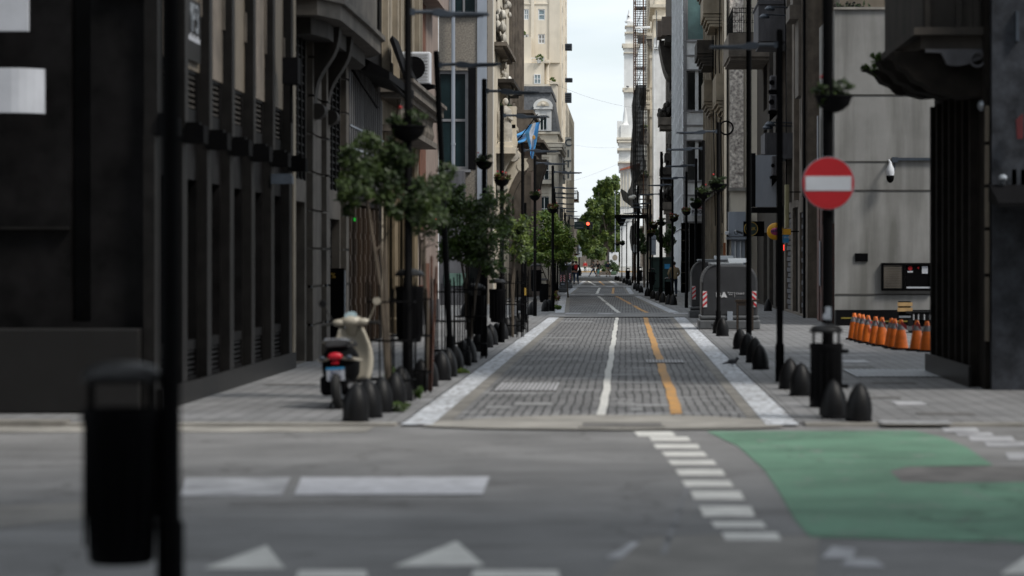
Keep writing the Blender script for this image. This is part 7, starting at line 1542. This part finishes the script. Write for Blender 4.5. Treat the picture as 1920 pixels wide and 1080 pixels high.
# ---- flags
Yf = 117.0; fx = lambda p: GX(p, Yf); fz = lambda p: GZ(p, Yf)
for i, (p0, p1, lab, cloth_pts) in enumerate((((956, 284), (1008, 214), 'front light blue and white flag draped from a slanting pole', [(1011, 232), (1013, 262), (1006, 285), (998, 300)]), ((954, 272), (1022, 218), 'rear light blue flag streaming left from a slanting pole', [(1000, 232), (985, 245), (970, 254), (959, 250)]))):
    T = thing('flag', lab, 'flag', (fx(p0[0]), Yf+i, fz(p0[1])), 'national flags on the left facade')
    mb = MB(); mb.cyl((fx(p0[0]), Yf+i, fz(p0[1])), (fx(p1[0]), Yf+i, fz(p1[1])), .022, n=8); mb.build('pole', M['black'], T)
    if i == 0:
        Lp = [(991, 234), (984, 250), (992, 275), (996, 296)]; Rp = [(1012, 228), (1009, 250), (1005, 272), (998, 302)]
    else:
        Lp = [(993, 232), (980, 243), (966, 250), (958, 249)]; Rp = [(1000, 240), (984, 262), (972, 268), (960, 262)]
    n, seg = 20, 9; vs = []
    mb = MB()
    def itp(P, t):
        f = t*(len(P)-1); k = min(int(f), len(P)-2); f -= k; return P[k][0]+(P[k+1][0]-P[k][0])*f, P[k][1]+(P[k+1][1]-P[k][1])*f
    for a in range(n+1):
        l_, r_ = itp(Lp, a/n), itp(Rp, a/n)
        for b in range(seg+1):
            t = b/seg; vs.append((fx(l_[0]+(r_[0]-l_[0])*t), Yf+i+.12*math.sin(t*9+a*.25), fz(l_[1]+(r_[1]-l_[1])*t)))
    base = 0; mb.v = [tuple(v) for v in vs]
    for a in range(n):
        for b in range(seg): mb.f.append((a*(seg+1)+b, a*(seg+1)+b+1, (a+1)*(seg+1)+b+1, (a+1)*(seg+1)+b)); mb.m.append(1 if 3 <= b < 6 else 0)
    fo = mb.build('cloth', [M['flag_blue'], M['flag_white']], T); fo.data.shade_smooth()
    if i == 0:
        mb = MB(); mb.ell((fx(1001), Yf-.16, fz(258)), .07, .02, .1, 10, 6); mb.build('sun_emblem', M['flag_sun'], fo)
mb = MB(); mb.tube([(fx(956), Yf, fz(284)), (fx(975), Yf, fz(270)), (fx(990), Yf, fz(243))], .008, 4)
# ---- overhead cables
for i, (a, b, sag) in enumerate((((-4.9, 215, 11.2), (1.9, 238, 12.4), .5), ((-4.9, 222, 8.2), (.9, 234, 11.0), .2), ((-4.7, 160, 12.5), (3.0, 168, 11.2), .5))):
    a, b = Vector(a), Vector(b); P = [a.lerp(b, k/14)-Vector((0, 0, sag*4*(k/14)*(1-k/14))) for k in range(15)]
    mb = MB(); mb.tube(P, .006, 4); o = mb.build('overhead_cable', M['lamp_grey']); tag(o, ['upper thin cable sagging across the street against the sky', 'middle thin cable crossing the sky near the scaffold', 'highest thin cable crossing between the buildings'][i], 'cable')
mb = MB(); mb.tube([(X7, 137, 14.6), (GX(1326, 137), 136.5, 13.6)], .02, 4)
# ================================================================== SCOOTER
def scooter():
    T = thing('scooter', 'cream and black scooter parked on the left pavement, seen from behind', 'scooter')
    mb = MB()   # local: forward +y
    secs = [(-.42, .33, .60, .10), (-.36, .30, .68, .17), (-.2, .28, .74, .20), (.0, .28, .73, .19), (.14, .30, .66, .14), (.2, .34, .5, .1)]
    n = 14; vs = []; fs = []
    for (y, z0, z1, w_) in secs:
        for k in range(n):
            a = 2*math.pi*k/n; vs.append((w_*math.copysign(abs(math.cos(a))**.7, math.cos(a)), y, (z0+z1)/2+(z1-z0)/2*math.copysign(abs(math.sin(a))**.8, math.sin(a))))
    for i in range(len(secs)-1):
        for k in range(n): fs.append((i*n+k, i*n+(k+1) % n, (i+1)*n+(k+1) % n, (i+1)*n+k))
    fs += [tuple(range(n)), tuple(range(len(secs)*n-1, (len(secs)-1)*n-1, -1))]
    mb._add(vs, fs); mb.build('rear_body', M['black'], T, smooth=True)
    mb = MB(); mb.prism([(-.40, .56), (-.44, .6), (-.2, .585), (.1, .56), (.1, .53), (-.2, .54)], 'x', -.205, .205); mb.build('side_trim', M['moto_cream'], T, bevel=.02)
    mb = MB(); mb.prism([(-.38, .73), (-.3, .79), (0, .8), (.22, .77), (.26, .70), (.1, .7), (-.3, .70)], 'x', -.13, .13); mb.build('seat', M['c_black'], T, bevel=.03)
    mb = MB(); mb.tube([(-.13, -.1, .76), (-.15, -.4, .80), (-.08, -.5, .82), (.08, -.5, .82), (.15, -.4, .80), (.13, -.1, .76)], .012, 8); mb.build('grab_rail', M['chrome'], T)
    mb = MB(); mb.ell((0, -.45, .615), .085, .05, .05, 14, 8); mb.build('tail_light', M['tail_red'], T, smooth=True)
    for s in (-1, 1): mb = MB(); mb.ell((s*.15, -.42, .6), .035, .04, .03, 10, 6); mb.build('indicator', M['lamp_grey'], T, smooth=True)
    mb = MB(); mb.prism([(-.47, .5), (-.45, .5), (-.43, .30), (-.45, .30)], 'x', -.11, .11); mb.build('mudguard', M['black_matt'], T)
    mb = MB(); mb.prism([(-.478, .49), (-.472, .49), (-.455, .335), (-.461, .335)], 'x', -.1, .1); pl = mb.build('number_plate', M['sign_white'], T)
    mb = MB(); mb.prism([(-.482, .492), (-.476, .492), (-.473, .465), (-.479, .465)], 'x', -.1, .1); mb.build('blue_strip', M['blue'], pl)
    text('A17', .07, (0, -.475, .435), (R(84), 0, 0), M['darkblue'], 'digits', pl, .002); text('LKD', .07, (0, -.47, .37), (R(84), 0, 0), M['darkblue'], 'digits', pl, .002)
    mb = MB(); mb.box(-.04, .04, -.47, -.45, .53, .555); mb.build('reflector', M['tail_red'], T)
    for y, nm in ((-.33, 'rear_wheel'), (.82, 'front_wheel')):
        mb = MB(); mb.torus((0, y, .235), (1, 0, 0), .185, .052, 28, 8); wh = mb.build(nm, M['rubber'], T, smooth=True)
        mb = MB(); mb.cyl((-.04, y, .235), (.04, y, .235), .12, n=18); mb.build('rim', M['steel'], wh)
    mb = MB(); mb.box(-.16, .16, .15, .5, .27, .31); mb.build('footboard', M['black_matt'], T, bevel=.02)
    mb = MB()   # leg shield: curved cream sheet
    m_, k_ = 10, 8; vs = []; fs = []
    for i in range(m_+1):
        t = i/m_; z = .28+.64*t; y = .50+.13*t+.03*math.sin(t*3); w_ = .18+.05*math.sin(min(1, t*1.3)*math.pi)-.06*max(0, t-.75)/.25
        for j in range(k_+1):
            u = -1+2*j/k_; vs.append((w_*u, y-.09*u*u, z))
    for i in range(m_):
        for j in range(k_): fs.append((i*(k_+1)+j, i*(k_+1)+j+1, (i+1)*(k_+1)+j+1, (i+1)*(k_+1)+j))
    mb._add(vs, fs); o = mb.build('leg_shield', M['moto_cream'], T); o.data.shade_smooth(); sl = o.modifiers.new('solid', 'SOLIDIFY'); sl.thickness = .03
    mb = MB(); mb.cyl((0, .66, .85), (0, .60, .98), .06, .07, 12); mb.cyl((0, .82, .3), (0, .66, .86), .035, n=10); mb.build('steering_column', M['moto_cream'], T, smooth=True)
    mb = MB(); mb.ell((0, .60, 1.0), .13, .10, .075, 16, 10); mb.ell((-.13, .57, .99), .09, .05, .045, 12, 8); mb.ell((.13, .57, .99), .09, .05, .045, 12, 8); hb = mb.build('handlebar_cover', M['moto_cream'], T, smooth=True)
    for s in (-1, 1):
        mb = MB(); mb.cyl((s*.2, .56, .985), (s*.33, .53, .97), .02, n=10); mb.build('grip', M['rubber'], hb)
        mb = MB(); mb.cyl((s*.2, .58, 1.0), (s*.3, .56, 1.2), .007, n=6); mb.cyl((s*.31, .55, 1.23), (s*.31, .57, 1.23), .045, n=18); mb.build('mirror', M['metal_dark'] if s < 0 else M['moto_cream'], T)
    mb = MB(); mb.cyl((0, .59, 1.05), (0, .57, 1.075), .07, n=18); mb.build('speedometer', M['glass_blue'], hb)
    mb = MB(); mb.prism([(.72, .42), (.8, .5), (.95, .42), (1.0, .3), (.9, .34), (.8, .4), (.72, .36)], 'x', -.06, .06); mb.build('front_fender', M['moto_cream'], T, bevel=.02)
    mb = MB(); mb.cyl((.16, -.05, .24), (.17, -.48, .27), .045, .05, 14); mb.cyl((.17, -.485, .27), (.17, -.49, .27), .035, n=12); mb.build('exhaust', M['chrome'], T, smooth=True)
    mb = MB(); mb.box(-.2, .13, -.40, .02, .16, .40); mb.build('engine', M['black_matt'], T, bevel=.05)
    mb = MB(); mb.tube([(-.05, -.08, .2), (-.16, -.12, .0)], .014, 6); mb.tube([(.05, -.08, .2), (.14, -.12, .0)], .014, 6); mb.tube([(-.19, -.12, .005), (-.1, -.12, .005)], .014, 6); mb.build('stand', M['black'], T)
    return T
S = scooter(); Y = 29.6; S.location = (GX(648, Y), Y, G0); S.rotation_euler = (0, R(-3), R(-5)); S.scale = (1.0, 1.0, .94)
# ================================================================== BICYCLES
def bicycle(lab, colr):
    T = thing('bicycle', lab, 'bicycle', group='bicycles at the far junction')
    for y in (-.52, .52):
        mb = MB(); mb.torus((0, y, .34), (1, 0, 0), .32, .018, 32, 6); wh = mb.build('wheel', M['rubber'], T)
        mb = MB()
        for k in range(8): a = k*math.pi/4; mb.cyl((0, y, .34), (0, y+.31*math.cos(a), .34+.31*math.sin(a)), .003, n=4)
        mb.build('spokes', M['steel'], wh)
    mb = MB(); A, B_, C, D_, E = (0, -.52, .34), (0, -.1, .3), (0, -.25, .8), (0, .36, .82), (0, .52, .34)
    for a, b in ((A, B_), (A, C), (B_, C), (B_, D_), (C, D_), (D_, E)): mb.cyl(a, b, .018, n=8)
    mb.cyl((0, .36, .82), (0, .33, 1.0), .016, n=8); mb.cyl(C, (0, -.28, .92), .014, n=8); mb.build('frame', M[colr], T)
    mb = MB(); mb.cyl((-.28, .25, 1.02), (.28, .25, 1.02), .014, n=8); mb.cyl((0, .33, 1.0), (0, .27, 1.02), .014, n=8); mb.build('handlebar', M['black'], T)
    mb = MB(); mb.prism([(-.4, .93), (-.15, .95), (-.15, .92), (-.4, .9)], 'x', -.06, .06); mb.build('saddle', M['black'], T, bevel=.01)
    mb = MB(); mb.box(-.08, .08, -.8, -.45, .70, .72); mb.prism([(-.9, .5), (-.86, .74), (-.5, .74), (-.45, .6)], 'x', -.05, .05); mb.build('rear_guard', M[colr], T)
    return T
# ================================================================== PEOPLE
def skinned(name, V, E_, rad, m_, parent, sub=2):
    me = bpy.data.meshes.new(name); me.from_pydata(V, E_, []); me.materials.append(m_)
    o = bpy.data.objects.new(name, me); COL.objects.link(o); o.parent = parent
    sk = o.modifiers.new('skin', 'SKIN'); sk.use_smooth_shade = True
    if not me.skin_vertices: 
        import bmesh
        bm = bmesh.new(); bm.from_mesh(me); bm.verts.layers.skin.verify(); bm.to_mesh(me); bm.free()
    for i, r_ in enumerate(rad):
        d = me.skin_vertices[0].data[i]; d.radius = r_ if isinstance(r_, tuple) else (r_, r_); d.use_root = (i == 0); d.use_loose = False
    s_ = o.modifiers.new('sub', 'SUBSURF'); s_.levels = sub; s_.render_levels = sub
    return o
def person(lab, x, y, z, face, H, hip=None, legs=None, arms=None, top='c_black', bot='c_jean', shorts=False, hair='hair', bent=0, tilt=0, group=None, coat=False, bare=False):
    """local frame: faces +y; legs: [(knee, ankle)] offsets, arms: [(elbow, wrist)] for left(-x), right(+x)"""
    T = thing('person', lab, 'person', (0, 0, 0), group)
    k = H/1.72
    hipz = .92
    def P(a, b, c): return (a*k, b*k, c*k)
    legs = legs or [((-.10, .02, .5), (-.11, 0, .08)), ((.10, .02, .5), (.11, 0, .08))]
    arms = arms or [((-.25, -.02, 1.12), (-.27, .06, .86)), ((.25, -.02, 1.12), (.27, .06, .86))]
    lean = bent
    S_ = lambda a, b, c: P(a, b+lean*(c-hipz), c)
    nb = S_(0, -.01, 1.44); hd = S_(0, .02, 1.58)
    shl = [S_(-.19, -.01, 1.38), S_(.19, -.01, 1.38)]
    V = [P(0, 0, .95), S_(0, 0, 1.12), S_(0, 0, 1.30), nb, S_(0, .0, 1.50), hd, S_(0, .01, 1.66)]
    E_ = [(0, 1), (1, 2), (2, 3), (3, 4), (4, 5), (5, 6)]; Rr = [(.13, .09), (.115, .08), (.14, .09), (.06, .055), (.05, .05), (.075, .09), (.06, .075)]
    for s in (0, 1):
        b = len(V); e, w_ = arms[s]; e, w_ = Vector(P(*e)), Vector(P(*w_)); d = (w_-e).normalized()
        V += [shl[s], tuple(e), tuple(w_), tuple(w_+d*.05*k), tuple(w_+d*.1*k)]; E_ += [(2, b), (b, b+1), (b+1, b+2), (b+2, b+3), (b+3, b+4)]; Rr += [.058, .042, .028, (.04, .02), (.03, .014)]
        sd = Vector((0, 1, 0)) if abs(d.y) < .8 else Vector((1, 0, 0))
        pm = w_+d*.09*k
        for fi in range(4):
            bb = len(V); off = sd*(fi-1.5)*.019*k; L_ = (.065, .075, .072, .055)[fi]*k
            V += [tuple(pm+off), tuple(pm+off+d*L_*.6), tuple(pm+off+d*L_+Vector((0, 0, -.005)))]; E_ += [(b+4, bb), (bb, bb+1), (bb+1, bb+2)]; Rr += [.009, .009, .007]
        bb = len(V); V += [tuple(w_+d*.04*k+sd*.045*k), tuple(w_+d*.08*k+sd*.06*k)]; E_ += [(b+3, bb), (bb, bb+1)]; Rr += [.011, .009]
    feet = []
    for s in (0, 1):
        b = len(V); kn, an = legs[s]; kn, an = Vector(P(*kn)), Vector(P(*an)); hp = P((-.085, .085)[s], 0, .88)
        V += [hp, tuple(kn), tuple(an)]; E_ += [(0, b), (b, b+1), (b+1, b+2)]; Rr += [.085, .055, .036]; feet.append(an)
    skinned('body', V, E_, [tuple(q*k for q in r_) if isinstance(r_, tuple) else r_*k for r_ in Rr], M['skin'], T, 1)
    # head details
    mb = MB(); h = Vector(hd)
    mb.ell((h.x, h.y+.088*k, h.z-.005), .014*k, .02*k, .022*k, 6, 5)
    for s in (-1, 1): mb.ell((h.x+s*.078*k, h.y-.005, h.z), .012*k, .022*k, .032*k, 6, 5)
    mb.build('nose_and_ears', M['skin'], T, smooth=True)
    mb = MB()
    for s in (-1, 1): mb.ell((h.x+s*.032*k, h.y+.082*k, h.z+.02*k), .011*k, .008, .007*k, 6, 4)
    mb.box(h.x-.025*k, h.x+.025*k, h.y+.076*k, h.y+.09*k, h.z-.05*k, h.z-.043*k); mb.build('eyes_and_mouth', M['hair'], T)
    mb = MB(); mb.ell((h.x, h.y-.022*k, h.z+.045*k), .092*k, .105*k, .10*k, 14, 8); mb.build('hair', M[hair], T, smooth=True)
    # shirt
    V = [P(0, 0, .93), S_(0, 0, 1.1), S_(0, 0, 1.28), S_(0, -.005, 1.40)]; E_ = [(0, 1), (1, 2), (2, 3)]; wd = 1.18 if coat else 1.0
    Rr = [(.155*wd, .115), (.145*wd, .105), (.165, .115), (.075, .07)]
    if coat: V[0] = P(0, 0, .80)
    for s in (0, 1):
        b = len(V); e, w_ = arms[s]; e, w_ = Vector(P(*e)), Vector(P(*w_)); end = e.lerp(w_, .9) if not bare else e.lerp(Vector(shl[s]), .25)
        V += [S_((-.185, .185)[s], -.01, 1.365)]; E_ += [(2, b)]; Rr += [.075]
        if not bare: V += [tuple(e), tuple(end)]; E_ += [(b, b+1), (b+1, b+2)]; Rr += [.056, .045]
        else: V += [tuple(end)]; E_ += [(b, b+1)]; Rr += [.06]
    skinned('shirt', V, E_, [tuple(q*k for q in r_) if isinstance(r_, tuple) else r_*k for r_ in Rr], M[top], T)
    V = [P(0, 0, .95)]; E_ = []; Rr = [(.15, .115)]
    for s in (0, 1):
        b = len(V); kn, an = legs[s]; kn, an = Vector(P(*kn)), Vector(P(*an)); hp = P((-.09, .09)[s], 0, .84)
        V += [hp, tuple(kn if not shorts else Vector(hp).lerp(kn, .85))]; E_ += [(0, b), (b, b+1)]; Rr += [.10, .072]
        if not shorts: V += [tuple(an+Vector((0, 0, .02)))]; E_ += [(b+1, b+2)]; Rr += [.055]
    skinned('trousers' if not shorts else 'shorts', V, E_, [tuple(q*k for q in r_) if isinstance(r_, tuple) else r_*k for r_ in Rr], M[bot], T)
    for an in feet:
        mb = MB(); mb.ell((an.x, an.y+.05*k, an.z-.035*k), .045*k, .12*k, .045*k, 10, 6); mb.build('shoe', M['black_matt'], T, smooth=True)
    T.location = (x, y, z); T.rotation_euler = (0, 0, face)
    return T
walk = [((-.10, .14, .5), (-.10, .02, .10)), ((.10, .10, .5), (.11, .22, .08))]
armd = [((-.27, -.06, 1.14), (-.31, .02, .90)), ((.27, -.04, 1.14), (.31, .08, .90))]
x, y = GX(1080, 186), 186
p = person('person walking away in black jacket and jeans with a red backpack', x, y, .038, 0, 1.66, legs=[((-.12, .06, .5), (-.15, -.06, .09)), ((.12, .1, .5), (.16, .12, .08))], arms=[((-.3, -.08, 1.12), (-.38, -.02, .90)), ((.3, -.02, 1.12), (.38, .06, .86))], top='c_black', bot='c_jean', coat=False)
mb = MB(); mb.ell((0, -.17, 1.2), .13, .09, .19, 14, 10); mb.ell((0, -.24, 1.13), .09, .05, .09, 12, 8); bp_ = mb.build('backpack', M['c_red'], None, smooth=True)
mb = MB(); mb.tube([(-.09, -.14, 1.36), (-.1, .0, 1.43), (-.1, .1, 1.3)], .016, 6); mb.tube([(.09, -.14, 1.36), (.1, .0, 1.43), (.1, .1, 1.3)], .016, 6); st = mb.build('strap', M['c_black'], None); st.parent = bp_
bp_.location = p.location; tag(bp_, 'red backpack worn by the person in the black jacket', 'backpack')
person('person in dark clothes walking just ahead of the red backpack', GX(1074, 192), 192, .03, 0, 1.66, legs=walk, arms=armd, top='c_black', bot='c_navy')
person('person in a red top standing behind the white wall', GX(1097, 395), 395, .0, 3.14, 1.72+.0, top='c_red', bot='c_black', hair='hairg')
wp = person('person in patterned top striding left across the far junction', GX(1113, 285), 285, 0, 1.45, 1.72, legs=[((-.12, .2, .55), (-.12, .42, .12)), ((.10, -.08, .5), (.10, -.32, .10))], arms=[((-.24, .12, 1.18), (-.3, .38, 1.02)), ((.25, -.05, 1.14), (.26, .05, .9))], top='c_grey', bot='c_jean', bare=True)
for (px, lab, topc, botc, hr, bc, blab, X_) in ((1121, 'cyclist in black top and shorts standing over a turquoise bicycle', 'c_black', 'c_black', 'hair2', 'turq', 'turquoise bicycle held upright at the far junction', 0), (1140, 'cyclist in navy top and pale shorts standing over a cream bicycle', 'c_navy', 'c_white', 'hair', 'bikecream', 'cream bicycle held upright at the far junction', 0)):
    Yc_ = 281 if px == 1121 else 279
    person(lab, GX(px, Yc_), Yc_, 0, .15 if px == 1121 else -.1, 1.74, legs=[((-.16, .06, .5), (-.2, .02, .08)), ((.16, .06, .5), (.22, .02, .08))], arms=[((-.28, .12, 1.14), (-.26, .32, 1.02)), ((.28, .12, 1.14), (.26, .32, 1.02))], top=topc, bot=botc, shorts=True, hair=hr, bent=.18)
    b_ = bicycle(blab, bc); b_.location = (GX(px, Yc_)+.02, Yc_+.12, 0); b_.rotation_euler = (0, 0, .12 if px == 1121 else -.25)
person('person in a beige jacket and dark blue trousers on the right pavement', GX(1264, 122), 122, G0, .3, 1.62, arms=[((-.28, .05, 1.12), (-.2, .2, .98)), ((.28, .05, 1.12), (.2, .2, .98))], top='c_beige', bot='c_navy', coat=True, bent=.05, hair='hair')
person('distant person in pale clothes near the plaza lantern', GX(1078, 390), 390, 0, 0, 1.7, top='c_white', bot='c_black')
for o in [x_ for x_ in COL.objects if 'label' in x_ and x_['label'] == '']: del o['label']
